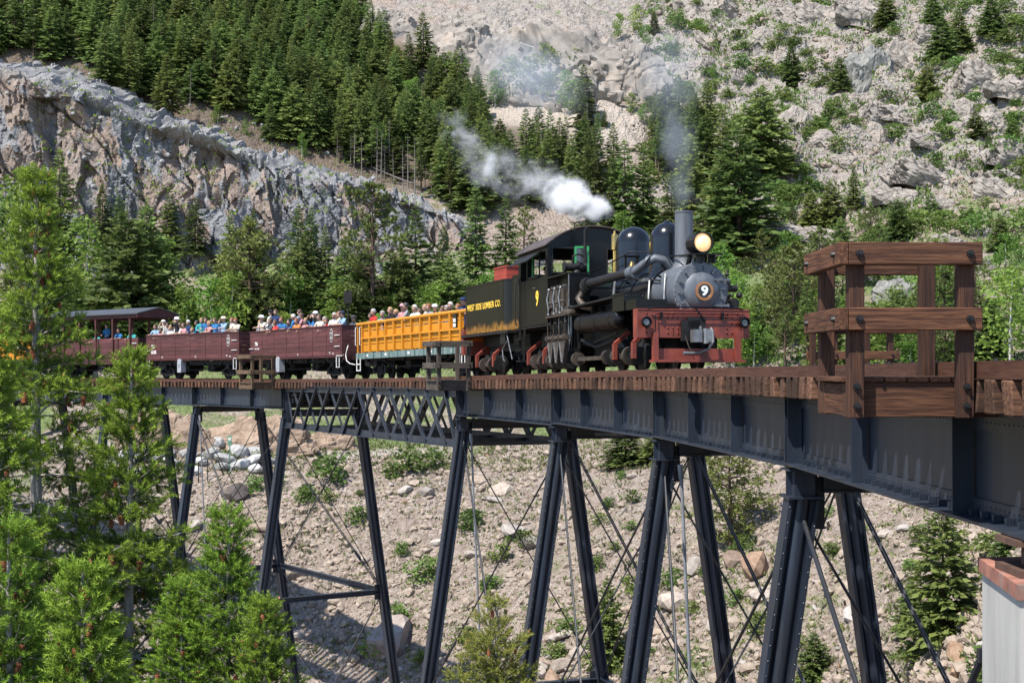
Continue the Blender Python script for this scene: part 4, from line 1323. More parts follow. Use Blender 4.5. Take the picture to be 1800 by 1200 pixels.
    m.tube([(-1.9, -0.45, 2.35), (-1.7, -0.55, 1.95), (-1.6, -0.6, 1.55)], 0.03, 8); m.tube([(-1.0, -0.36, 2.45), (-0.8, -0.46, 2.1), (-0.75, -0.5, 1.6)], 0.025, 8); m.box((-2.15, -0.52, 2.38), (0.5, 0.10, 0.08)); m.tube([(-4.6, -0.46, 2.6), (-4.55, -0.52, 2.2), (-4.6, -0.5, 1.85)], 0.04, 8)
    P('lubricator_pipes', m, M_STEELG, kind='stuff')
    # --- running board, boxes, air tank
    m = MB(); m.beam((-1.9, -1.10, 1.93), (-6.0, -1.12, 1.86), 0.62, 0.05); P('running_board', m, M_BLACKM)
    m = MB(); m.beam((-2.9, -1.10, 1.62), (-2.9, -1.12, 1.90), 0.04, 0.08); m.beam((-4.6, -1.10, 1.55), (-4.6, -1.12, 1.88), 0.04, 0.08); P('board_bracket', m, M_BLACKM)
    m = MB(); m.box((-1.6, -1.12, 1.75), (0.9, 0.56, 0.42)); m.box((-1.6, -1.12, 1.975), (0.94, 0.60, 0.03)); bx = P('tool_box', m, M_BLACK)
    m = MB()
    for k in range(9):
        m.rivet((-1.2 - k * 0.1, -1.405, 1.92), (0, -1, 0), 0.016)
    for k in range(6):
        m.rivet((-1.148, -0.9 - k * 0.09, 1.92), (1, 0, 0), 0.016)
    P('rivets', m, M_BLACK, par=bx, kind='stuff')
    m = MB(); m.box((-0.72, -0.98, 1.66), (0.8, 0.78, 0.24)); P('front_locker', m, M_BLACK)
    m = MB(); m.box((-0.5, 0.95, 1.56), (0.5, 0.8, 0.05)); P('front_deck', m, M_BLACKM)
    m = MB(); M = TL(-5.3, -1.20, 1.37) @ RY(PI / 2)
    m.lathe([(0.0, -0.09), (0.12, -0.07), (0.20, -0.03), (0.25, 0.04), (0.25, 3.46), (0.20, 3.53), (0.12, 3.57), (0.0, 3.59)], 28, 0, M)
    at_ = P('air_tank', m, M_BLACK)
    for xx in (0.5, 1.8, 3.0):
        m = MB(); m.lathe([(0.252, xx - 0.03), (0.262, xx - 0.03), (0.262, xx + 0.03), (0.252, xx + 0.03)], 26, 0, M); P('tank_strap', m, M_BLACKM, par=at_)
    m = MB(); m.cyl((-5.36, -1.2, 1.3), (-5.44, -1.2, 1.3), 0.05, n=8); P('drain_cock', m, M_STEELG, par=at_)
    # --- cylinders in line on the right-hand side
    for k, xx in enumerate((-6.45, -7.05, -7.65)):
        m = MB(); m.lathe([(0.20, 1.72), (0.26, 1.74), (0.26, 1.82), (0.235, 1.84), (0.235, 2.48), (0.26, 2.50), (0.26, 2.58), (0.15, 2.62), (0.0, 2.64)], 22, 0, TL(xx, -1.16, 0))
        m.box((xx, -1.34, 2.2), (0.30, 0.20, 0.5))
        cy = P('cylinder', m, M_BROWNI)
        m = MB(); m.cyl((xx, -1.16, 1.2), (xx, -1.16, 1.74), 0.04, n=8); m.cyl((xx + 0.18, -1.3, 1.0), (xx + 0.18, -1.3, 2.0), 0.028, n=8); m.beam((xx, -1.3, 0.62), (xx + 0.03, -1.2, 1.25), 0.06, 0.1)
        P('piston_rod', m, M_STEELG, par=cy)
        m = MB(); m.tube([(xx - 0.10, -1.45, 2.46), (xx - 0.14, -1.50, 2.2), (xx - 0.05, -1.48, 1.9), (xx - 0.12, -1.46, 1.74)], 0.026, 7); m.ball((xx - 0.10, -1.45, 2.48), 0.05, 8); m.ball((xx - 0.12, -1.46, 1.76), 0.05, 8); m.cyl((xx - 0.17, -1.45, 2.1), (xx + 0.2, -1.45, 2.1), 0.018, n=6)
        P('cylinder_cock', m, M_STEELG, par=cy)
        m = MB()
        for sx in (-1, 1):
            m.beam((xx + 0.20 * sx, -1.36, 1.70), (xx + 0.16 * sx, -1.36, 0.75), 0.06, 0.05); m.beam((xx + 0.2 * sx, -0.98, 1.70), (xx + 0.16 * sx, -0.98, 0.75), 0.06, 0.05)
        P('crosshead_guide', m, M_BLACKM, par=cy)
    m = MB(); m.box((-7.05, -1.16, 1.69), (2.1, 0.62, 0.05)); m.cyl((-8.0, -1.42, 1.05), (-6.1, -1.42, 1.05), 0.07, n=10); m.cyl((-8.0, -1.42, 0.92), (-6.1, -1.42, 0.92), 0.035, n=8)
    for xx in (-7.9, -7.3, -6.7, -6.2):
        m.cyl((xx - 0.05, -1.42, 1.05), (xx + 0.05, -1.42, 1.05), 0.11, n=10); m.tube([(xx, -1.44, 1.1), (xx + 0.08, -1.47, 1.45), (xx + 0.22, -1.46, 1.5)], 0.022, 6)
    P('valve_gear', m, M_BROWNI)
    for xx in (-6.35, -6.95, -7.55):
        m = MB(); m.prism([(-0.30, 0.34), (0.30, 0.34), (0.06, -0.30), (-0.06, -0.30)], -0.05, 0.05, TL(xx, -1.40, 0.62) @ RX(PI / 2)); P('crank_guard', m, M_BROWNI)
        m = MB(); m.beam((xx + 0.28, -1.47, 0.92), (xx + 0.05, -1.47, 0.34), 0.03, 0.03); m.beam((xx - 0.28, -1.47, 0.92), (xx - 0.05, -1.47, 0.34), 0.03, 0.03); P('guard_strap', m, M_STEELG)
    m = MB(); m.cyl((-8.2, -1.16, 0.42), (-5.8, -1.16, 0.42), 0.09, n=12)
    for xx in (-6.4, -7.0, -7.6):
        m.cyl((xx - 0.12, -1.16, 0.42), (xx - 0.04, -1.16, 0.42), 0.26, n=16); m.cyl((xx + 0.04, -1.16, 0.42), (xx + 0.12, -1.16, 0.42), 0.26, n=16)
    P('crankshaft', m, M_BLACKM)
    m = MB(); m.box((-6.85, -1.14, 2.34), (2.3, 0.06, 0.92)); m.box((-5.72, -1.17, 2.34), (0.05, 0.62, 0.92)); m.box((-6.75, -1.22, 2.82), (2.15, 0.66, 0.045)); m.box((-6.85, -0.86, 2.34), (2.3, 0.04, 0.9))
    P('cylinder_cover', m, M_BLACK)
    m = MB(); m.tube([(-5.68, -1.46, 1.90), (-5.68, -1.46, 2.80)], 0.014, 5); m.tube([(-5.69, -1.46, 1.90), (-5.69, -0.88, 1.90)], 0.014, 5); P('cover_edge', m, M_STEELG)
    # --- cab
    cy0, cy1, cx0, cx1, zb, ze, za = -1.42, 1.42, -11.4, -8.0, 1.52, 3.86, 4.36
    def arch(y):
        return ze + (za - ze) * (1 - (abs(y) / 1.42) ** 2.3)
    ys = [cy0 + (cy1 - cy0) * k / 24 for k in range(25)]
    # front wall with window openings: strips
    m = MB()
    def wall_x(x, t, holes):
        cuts = sorted(set(ys + [h[0] for h in holes] + [h[1] for h in holes]))
        for a, b in zip(cuts[:-1], cuts[1:]):
            zs = [zb, None]
            hs = [h for h in holes if a >= h[0] - 1e-6 and b <= h[1] + 1e-6]
            segs = [(zb, None)] if not hs else [(zb, hs[0][2]), (hs[0][3], None)]
            for z0, z1 in segs:
                ta, tb = (arch(a) if z1 is None else z1), (arch(b) if z1 is None else z1)
                vs = [(x, a, z0), (x, b, z0), (x, b, tb), (x, a, ta), (x + t, a, z0), (x + t, b, z0), (x + t, b, tb), (x + t, a, ta)]
                m.add(vs, [(0, 1, 2, 3), (7, 6, 5, 4), (4, 5, 1, 0), (3, 2, 6, 7), (0, 3, 7, 4), (5, 6, 2, 1)])
    wall_x(cx1 - 0.03, 0.03, [(-1.28, -0.60, 3.02, 3.76), (0.42, 1.28, 3.02, 3.76)])
    P('cab_front', m, M_BLACK, sm=None)
    m = MB(); wall_x(cx0, 0.03, [(-0.9, 0.9, 2.2, 3.7)]); P('cab_back', m, M_BLACK, sm=None)
    for sy in (-1, 1):
        y = cy1 * sy - 0.015 * sy
        m = MB()
        m.box((-8.96, y, 2.24), (1.86, 0.03, 1.42))                     # panel with the number
        m.box((-8.13, y, 3.42), (0.20, 0.03, 0.92)); m.box((-9.70, y, 3.78), (2.9, 0.03, 0.20)); m.box((-11.25, y, 2.72), (0.28, 0.03, 2.38)); m.box((-8.95, y, 3.3), (0.06, 0.03, 0.8))
        m.box((-10.35, y, 3.3), (0.08, 0.03, 0.8))
        P('cab_side', m, M_BLACK, sm=None)
    m = MB(); m.box((-10.5, -1.40, 2.24), (1.2, 0.025, 1.42)); P('cab_door', m, M_BLACK, sm=None)
    m = MB()
    for y, z in ((-1.375, 3.3),):
        for xx in (-9.05, -9.85):
            m.box((xx, y, z - 0.02), (0.06, 0.03, 0.76))
        m.box((-9.45, y, 3.66), (0.8, 0.03, 0.05)); m.box((-9.45, y, 2.94), (0.8, 0.03, 0.05))
    P('side_window_frame', m, M_GREEN)
    m = MB(); m.box((-9.05, -1.33, 2.7), (0.10, 0.05, 0.6)); m.box((-10.1, -1.3, 3.2), (0.08, 0.04, 1.0)); P('green_post', m, M_GREEN)
    # opened front window sash
    sM = TL(-7.955, -0.60, 3.39) @ RZ(PI - 0.22)
    m = MB()
    for yy in (0.03, 0.40): m.box((0.0, -yy, 0), (0.035, 0.06, 0.82), M=sM)
    for zz in (-0.39, 0.39): m.box((0.0, -0.215, zz), (0.033, 0.42, 0.06), M=sM)
    m.v = m.v
    sh = P('open_window_sash', m, M_GREEN, sm=None)
    glass = NT('dusty_glass'); glass.base((0.05, 0.055, 0.06)).set(0.08, 0, 0.6); glass.p.inputs['Alpha'].default_value = 0.85
    P('pane', MB().box((0.0, -0.215, 0), (0.008, 0.32, 0.74), M=sM), glass.m, par=sh, sm=None)
    m = MB()
    for a, b, z0, z1 in ((-1.28, -0.60, 3.02, 3.76), (0.42, 1.28, 3.02, 3.76)):
        for yy in (a, b): m.box((cx1 + 0.01, yy, (z0 + z1) / 2), (0.05, 0.045, z1 - z0 + 0.05))
        for zz in (z0, z1): m.box((cx1 + 0.012, (a + b) / 2, zz), (0.045, b - a - 0.045, 0.045))
    P('window_trim', m, M_BLACKM, sm=None, kind='stuff')
    # roof: arched sheet that overhangs
    m = MB()
    yr = [-1.52 + 3.04 * k / 28 for k in range(29)]
    za_ = lambda y: 3.80 + 0.60 * (1 - (abs(y) / 1.52) ** 2.2)
    vs = []
    for x in (-11.55, -7.85):
        for y in yr: vs.append((x, y, za_(y)))
        for y in yr: vs.append((x, y, za_(y) + 0.035))
    n = len(yr); fs = []
    for k in range(n - 1):
        fs += [(k, k + 1, 2 * n + k + 1, 2 * n + k), (n + k, 3 * n + k, 3 * n + k + 1, n + k + 1), (k, n + k, n + k + 1, k + 1), (2 * n + k, 2 * n + k + 1, 3 * n + k + 1, 3 * n + k)]
    fs += [(0, 2 * n, 3 * n, n), (n - 1, 2 * n - 1, 4 * n - 1, 3 * n - 1)]
    m.add(vs, fs); P('cab_roof', m, M_ROOFR)
    m = MB(); m.add([(-11.0, -1.44, 3.70), (-8.7, -1.44, 3.70), (-8.7, -1.86, 3.40), (-11.0, -1.86, 3.40), (-11.0, -1.44, 3.73), (-8.7, -1.44, 3.73), (-8.7, -1.86, 3.43), (-11.0, -1.86, 3.43)], [(0, 1, 2, 3), (7, 6, 5, 4), (0, 4, 5, 1), (1, 5, 6, 2), (2, 6, 7, 3), (3, 7, 4, 0)])
    P('window_awning', m, M_BLACKM, sm=None)
    m = MB(); m.box((-9.4, -1.43, 2.97), (1.0, 0.14, 0.06)); P('arm_rest', m, M_BLACKM)
    P('cab_floor', MB().box((-9.9, 0, 1.49), (3.9, 2.8, 0.06)), M_BLACKM)
    m = MB(); m.box((-9.2, BV_, 2.3), (1.6, 1.3, 1.5)); P('boiler_backhead', m, M_BLACKM)
    lettering('9', 0.62, M_YELLOW, L, TL(-9.12, -1.433, 2.30) @ SIDE, bold=0.03, sx=1.0)
    # bunker behind the cab door
    m = MB(); m.box((-11.92, 0, 2.38), (0.92, 2.76, 1.72)); P('rear_bunker', m, M_TANK)
    m = MB()
    for xx in (-10.95, -11.42):
        m.tube([(xx, -1.47, 1.6), (xx, -1.52, 1.7), (xx, -1.52, 3.0), (xx, -1.46, 3.08)], 0.022, 7)
    P('cab_grab_rail', m, M_BLACKM)
    m = MB()
    for xx in (-10.7, -11.25): m.beam((xx, -1.40, 1.50), (xx, -1.44, 0.42), 0.03, 0.06)
    for z in (0.46, 0.80, 1.14): m.box((-10.97, -1.45, z), (0.56, 0.2, 0.03))
    P('cab_steps', m, M_BLACKM)
    # --- left-hand air pump seen beyond the smokebox
    m = MB()
    m.lathe([(0.14, 1.62), (0.20, 1.63), (0.20, 1.68), (0.16, 1.69), (0.16, 1.92), (0.20, 1.93), (0.20, 1.98), (0.09, 2.0), (0.09, 2.08), (0.17, 2.09), (0.17, 2.3), (0.12, 2.36), (0.0, 2.38)], 18, 0, TL(-1.4, 1.38, 0))
    for k in range(8):
        a = 2 * PI * k / 8
        m.ball((-1.4 + 0.2 * math.cos(a), 1.38 + 0.2 * math.sin(a), 1.95), 0.035, 6)
        m.ball((-1.4 + 0.2 * math.cos(a), 1.38 + 0.2 * math.sin(a), 1.66), 0.035, 6)
    m.cyl((-1.4, 1.1, 2.14), (-1.4, 1.72, 2.14), 0.09, n=12); m.cyl((-1.0, 1.5, 1.74), (-1.3, 1.5, 1.74), 0.13, n=12); m.cyl((-1.0, 1.22, 1.80), (-1.3, 1.22, 1.80), 0.12, n=12); m.ball((-1.1, 1.66, 1.95), 0.09, 8); m.tube([(-1.4, 1.4, 2.3), (-1.4, 1.45, 2.5), (-1.4, 1.5, 2.64)], 0.03, 7); m.ball((-1.4, 1.46, 2.5), 0.06, 7)
    P('air_pump', m, M_BLACKM)
    # --- trucks with gears and drive shaft
    def truck(xc, par, name='truck', with_red=True, red=(1.15, -0.3)):
        t = link(name, None, par); t.location = (0, 0, 0)
        for xx in (xc + 0.8, xc - 0.8):
            wheelset(t, xx, 0.41)
        for sy in (-1, 1):
            m = MB(); m.box((xc, 0.72 * sy, 0.62), (2.4, 0.10, 0.16)); m.box((xc, 0.72 * sy, 0.30), (2.3, 0.08, 0.10))
            for xx in (xc + 0.8, xc - 0.8): m.box((xx, 0.72 * sy, 0.44), (0.26, 0.16, 0.30))
            for dx in (-0.25, 0, 0.25): m.cyl((xc + dx, 0.72 * sy, 0.32), (xc + dx, 0.72 * sy, 0.58), 0.08, n=10)
            m.build('side_frame', M_BLACKM, t, smooth=40)
        m = MB(); m.box((xc, 0, 0.72), (0.4, 1.7, 0.22)); m.build('bolster', M_BLACKM, t)
        for xx in (xc + 0.8, xc - 0.8):
            m = MB(); m.lathe([(0.06, -0.10), (0.33, -0.09), (0.37, -0.02), (0.37, 0.05), (0.24, 0.08), (0.10, 0.10)], 20, 0, TL(xx + 0.08, -0.98, 0.41) @ RX(PI / 2)); m.box((xx, -1.10, 0.42), (0.36, 0.22, 0.30)); m.cyl((xx - 0.30, -1.16, 0.42), (xx - 0.14, -1.16, 0.42), 0.20, 0.26, n=16); m.cyl((xx + 0.16, -1.16, 0.42), (xx + 0.26, -1.16, 0.42), 0.22, n=14)
            g = m.build('bevel_gear', M_BLACKM, t, smooth=40)
        m = MB(); m.cyl((xc - 0.55, -1.16, 0.42), (xc + 0.55, -1.16, 0.42), 0.10, n=4); m.cyl((xc - 0.5, -1.16, 0.42), (xc - 0.38, -1.16, 0.42), 0.24, n=16); m.cyl((xc + 0.36, -1.16, 0.42), (xc + 0.48, -1.16, 0.42), 0.24, n=16)
        m.build('drive_shaft', M_BROWNI, t, smooth=40)
        if with_red:
            for dx in red:
                m = MB(); m.beam((xc + dx, -1.34, 0.34), (xc + dx, -1.34, 0.74), 0.10, 0.13); m.beam((xc + dx, -1.34, 0.73), (xc + dx - 0.10, -0.92, 1.06), 0.10, 0.09)
                m.build('brake_hanger', M_RED, t)
        return t
    truck(-1.75, L); truck(-9.6, L, red=(0.95, -0.85))
    for a, b in ((-2.9, -5.9), (-8.2, -8.6)):
        m = MB(); m.cyl((a, -1.16, 0.42), (b, -1.16, 0.42), 0.075, n=4)
        for k in (a - 0.15, b + 0.15): m.cyl((k, -1.16, 0.42), (k - 0.12, -1.16, 0.42), 0.20, n=12)
        P('line_shaft', m, M_BROWNI)
    m = MB(); m.box((-4.3, 0.1, 0.85), (2.8, 1.6, 0.8)); P('ash_pan', m, M_BLACKM)
    m = MB(); m.box((-9.6, 0.2, 1.02), (4.0, 1.5, 0.7)); m.box((-7.0, 0.4, 0.9), (1.4, 1.0, 0.8)); P('under_frame_filler', m, M_BLACKM)  # dark boxes added to stop daylight showing through under the engine
    m = MB()
    for xx in (-2.6, -0.9, -8.9, -10.4, -11.6): m.box((xx, -0.55, 0.62), (0.12, 0.9, 0.5)); m.box((xx, 0.6, 0.62), (0.12, 0.7, 0.5))
    P('brake_beams', m, M_BLACKM, kind='stuff')
    m = MB(); m.tube([(-3.2, -0.9, 0.9), (-4.6, -1.0, 0.72), (-5.8, -1.05, 0.95)], 0.05, 8); m.beam((-3.0, -0.95, 1.05), (-5.6, -0.95, 0.8), 0.05, 0.05); P('brake_rigging', m, M_BLACKM)

    # --- tender
    T = thing('tender', 'black oil tender lettered WEST SIDE LUMBER CO. with rust stained lower panels', 'tender')
    at_matrix(T, vehicle(32.7, 5.0))
    P2 = lambda nm, mb, mat, sm=35, par=T, **k: mb.build(nm, mat, par, smooth=sm, **k)
    def rounded(x0, x1, y0, y1, r, n=6):
        out = []
        for cx, cy_, a0 in ((x1 - r, y1 - r, 0), (x0 + r, y1 - r, 90), (x0 + r, y0 + r, 180), (x1 - r, y0 + r, 270)):
            for k in range(n + 1):
                a = math.radians(a0 + 90 * k / n); out.append((cx + r * math.cos(a), cy_ + r * math.sin(a)))
        return out
    m = MB(); m.prism(rounded(-4.85, -0.1, -1.38, 1.38, 0.35), 1.52, 3.16); m.prism(rounded(-4.87, -0.08, -1.40, 1.40, 0.36), 3.16, 3.20)
    tk = P2('tank', m, M_TANK)
    m = MB()
    for xx in (-0.55, -1.75, -2.95, -4.2):
        for k in range(14): m.rivet((xx, -1.381, 1.6 + k * 0.115), (0, -1, 0), 0.015)
    P2('rivets', m, M_TANK, par=tk, kind='stuff')
    m = MB(); m.box((-2.45, 0, 1.46), (5.1, 2.84, 0.09)); m.box((-2.45, 0, 1.24), (4.9, 1.2, 0.34)); m.box((-0.6, -1.2, 1.24), (0.5, 0.3, 0.34)); P2('tender_deck', m, M_BLACKM)
    lettering('WEST SIDE LUMBER CO.', 0.30, M_YELLOW, T, TL(-2.5, -1.392, 2.42) @ SIDE, bold=0.012, sx=1.0, spacing=1.15)
    m = MB(); m.box((-2.35, -0.35, 3.46), (1.3, 0.95, 0.52)); bx = P2('red_bin', m, M_REDB, sm=None)
    for zz in (3.3, 3.46, 3.62):
        P2('board_joint', MB().box((-2.35, -0.35, zz), (1.306, 0.956, 0.008)), M_RED, par=bx, sm=None)
    P2('bin_lid', MB().box((-2.35, -0.35, 3.745), (1.36, 1.0, 0.05)), M_REDB, par=bx, sm=None)
    m = MB(); m.lathe([(0.3, 3.2), (0.3, 3.3), (0.32, 3.3), (0.32, 3.34), (0, 3.36)], 18, 0, TL(-3.9, 0.2, 0)); P2('filler_hatch', m, M_BLACK)
    t3 = truck(-2.5, T, red=(0.95, -0.9))
    m = MB(); m.box((-2.5, 0.2, 0.98), (4.4, 1.3, 0.5)); m.box((-2.5, -0.4, 0.62), (0.9, 1.2, 0.5)); P2('under_frame_filler', m, M_BLACKM)  # added dark filler that blocks the daylight below the tender
    m = MB(); m.box((-5.0, 0, 1.05), (0.25, 2.4, 0.5)); m.box((-5.0, -1.28, 1.25), (0.3, 0.2, 0.9)); P2('rear_beam', m, M_RED)
    m = MB(); m.box((-0.3, 0, 1.0), (1.2, 0.3, 0.2)); m.cyl((0.6, 0, 0.98), (-0.2, 0, 0.98), 0.08, n=10); P2('drawbar', m, M_BLACKM)
    m = MB(); m.tube([(-0.2, -1.3, 1.2), (-0.6, -1.36, 0.9), (-0.5, -1.36, 0.55), (-0.3, -1.36, 0.5)], 0.02, 6); m.tube([(-0.2, -1.34, 1.4), (0.25, -1.38, 0.85), (0.45, -1.38, 0.55)], 0.018, 6); P2('brake_rods', m, M_STEELG)
    return L, T
LOCO, TENDER = loco()
# ------------------------------------------------------------------ passenger gondolas
M_BROWN = simple('brown_red_car_paint', (0.082, 0.028, 0.027), 0.7, 0, 0.3, 2.0, 0.3, dirt=(0.065, 0.024, 0.022), stretch=(0.5, 1, 3.0), bump=0.2, rand=0.28)
M_BROWND = simple('brown_car_frame_paint', (0.060, 0.020, 0.018), 0.7, 0, 0.3, 2.0, 0.3)
M_YEL = simple('orange_yellow_car_paint', (0.46, 0.185, 0.013), 0.5, 0, 0.12, 2.0, 0.3, dirt=(0.36, 0.14, 0.011), rand=0.12)
M_SILL = simple('faded_green_grey_sill', (0.11, 0.165, 0.155), 0.6, 0, 0.25, 3.0, 0.4, dirt=(0.24, 0.26, 0.25))
M_UNDER = simple('black_running_gear', (0.011, 0.010, 0.010), 0.7, 0.1, 0.5, 4.0, 0.3, dirt=(0.03, 0.024, 0.02))
M_WIRON = simple('white_painted_iron', (0.60, 0.59, 0.56), 0.55, 0, 0.08, 6.0)
M_PALE = simple('faded_white_stencil', (0.62, 0.57, 0.54), 0.8, 0, 0.35, 14.0)
M_BOXG = simple('light_grey_metal_box', (0.33, 0.34, 0.36), 0.5, 0.2, 0.12, 3.0)
M_BENCH = simple('varnished_bench_wood', (0.20, 0.11, 0.05), 0.6, 0, 0.3, 4.0)
M_ROOFD = simple('dark_grey_roof_sheet', (0.055, 0.06, 0.07), 0.55, 0.1, 0.2, 2.0)

def under_gear(o, L, w=0.8):
    """trucks, sills, truss rods, couplers below a car body; origin at the front end on the rail head"""
    for xc in (-1.75, -L + 1.75):
        t = link('truck', None, o)
        for dx in (0.75, -0.75):
            wheelset(t, xc + dx, 0.37, mat=M_UNDER)
        for sy in (-1, 1):
            m = MB()
            m.beam((xc - 0.95, 0.70 * sy, 0.42), (xc - 0.35, 0.70 * sy, 0.68), 0.09, 0.08); m.beam((xc + 0.95, 0.70 * sy, 0.42), (xc + 0.35, 0.70 * sy, 0.68), 0.09, 0.08)
            m.beam((xc - 0.38, 0.70 * sy, 0.68), (xc + 0.38, 0.70 * sy, 0.68), 0.09, 0.08); m.beam((xc - 0.75, 0.70 * sy, 0.40), (xc - 0.3, 0.70 * sy, 0.22), 0.09, 0.07); m.beam((xc + 0.75, 0.70 * sy, 0.40), (xc + 0.3, 0.70 * sy, 0.22), 0.09, 0.07); m.beam((xc - 0.32, 0.70 * sy, 0.22), (xc + 0.32, 0.70 * sy, 0.22), 0.09, 0.07)
            for dx in (-0.75, 0.75): m.box((xc + dx, 0.70 * sy, 0.38), (0.24, 0.16, 0.28))
            for dx in (-0.32, 0.32): m.box((xc + dx, 0.70 * sy, 0.45), (0.06, 0.10, 0.42))
            for dx in (-0.14, 0.02, 0.18): m.cyl((xc + dx - 0.02, 0.70 * sy, 0.26), (xc + dx - 0.02, 0.70 * sy, 0.6), 0.06, n=8)
            m.build('side_frame', M_UNDER, t)
        MB().box((xc, 0, 0.70), (0.35, 1.9, 0.2)).build('bolster', M_UNDER, t)
    m = MB()
    for y in (-0.25, 0.25, -0.8, 0.8): m.box((-L / 2, y, 0.90), (L - 0.1, 0.12, 0.22))
    for k in range(6): m.box((-0.6 - (L - 1.2) * k / 5, 0, 0.86), (0.14, 1.9, 0.2))
    m.build('under_frame', M_UNDER, o)
    for y in (-0.85, 0.85):
        m = MB(); m.tube([(-1.9, y, 0.92), (-3.9, y, 0.52), (-L + 3.9, y, 0.52), (-L + 1.9, y, 0.92)], 0.025, 6)
        for xx in (-3.9, -L + 3.9): m.beam((xx, y, 0.52), (xx, y, 0.85), 0.06, 0.06)
        m.build('truss_rod', M_UNDER, o)
    m = MB(); m.cyl((-L / 2 - 0.3, 0.2, 0.60), (-L / 2 + 0.7, 0.2, 0.60), 0.20, n=14); m.box((-L / 2 + 1.2, -0.2, 0.62), (0.7, 0.8, 0.4)); m.beam((-L / 2 - 1.6, 0.1, 0.62), (-L / 2, 0.2, 0.6), 0.06, 0.06); m.box((-L / 2 - 1.7, -0.1, 0.62), (0.6, 0.9, 0.36))
    m.build('brake_cylinder', M_UNDER, o, smooth=40)
    for x, sg in ((0, 1), (-L, -1)):
        m = MB(); m.box((x + 0.2 * sg, 0, 0.72), (0.5, 0.16, 0.2)); m.box((x + 0.42 * sg, 0.02, 0.72), (0.2, 0.26, 0.26)); m.build('coupler', M_UNDER, o)
    m = MB(); m.tube([(0.02, 0.3, 0.8), (0.15, 0.28, 0.55), (0.34, 0.2, 0.45)], 0.03, 6); m.build('air_hose', M_UNDER, o)

def emblem(o, x, y, z, h=0.46, w_=0.24):
    """oval badge: dark field, pale ring and two pale bars"""
    M = TL(x, y, z) @ SIDE
    e = link('badge', None, o)
    ov = lambda a, b, n=24: [(a * math.cos(2 * PI * k / n), b * math.sin(2 * PI * k / n)) for k in range(n)]
    MB().prism(ov(w_ / 2, h / 2), 0, 0.006, M).build('badge_ring', M_PALE, e)
    MB().prism(ov(w_ / 2 - 0.022, h / 2 - 0.025), 0.006, 0.009, M).build('badge_field', M_LENSB, e)
    m = MB(); m.box((0, 0.105, 0.011), (0.11, 0.07, 0.004), M=M); m.build('badge_panel', M_PALE, e)
    m = MB(); m.box((0, -0.11, 0.011), (0.12, 0.08, 0.004), M=M); m.build('badge_panel', M_PALE, e)
    m = MB(); m.box((0, -0.002, 0.011), (0.17, 0.03, 0.004), M=M); m.build('badge_bar', M_BOXG, e)

def benches(o, L, z):
    for y in (-0.62, 0.62):
        m = MB(); m.box((-L / 2, y, z + 0.42), (L - 1.0, 0.40, 0.05)); m.build('bench', M_BENCH, o)
    m = MB(); m.box((-L / 2, 0, z + 0.62), (L - 1.0, 0.05, 0.35)); m.build('bench_back', M_BENCH, o)

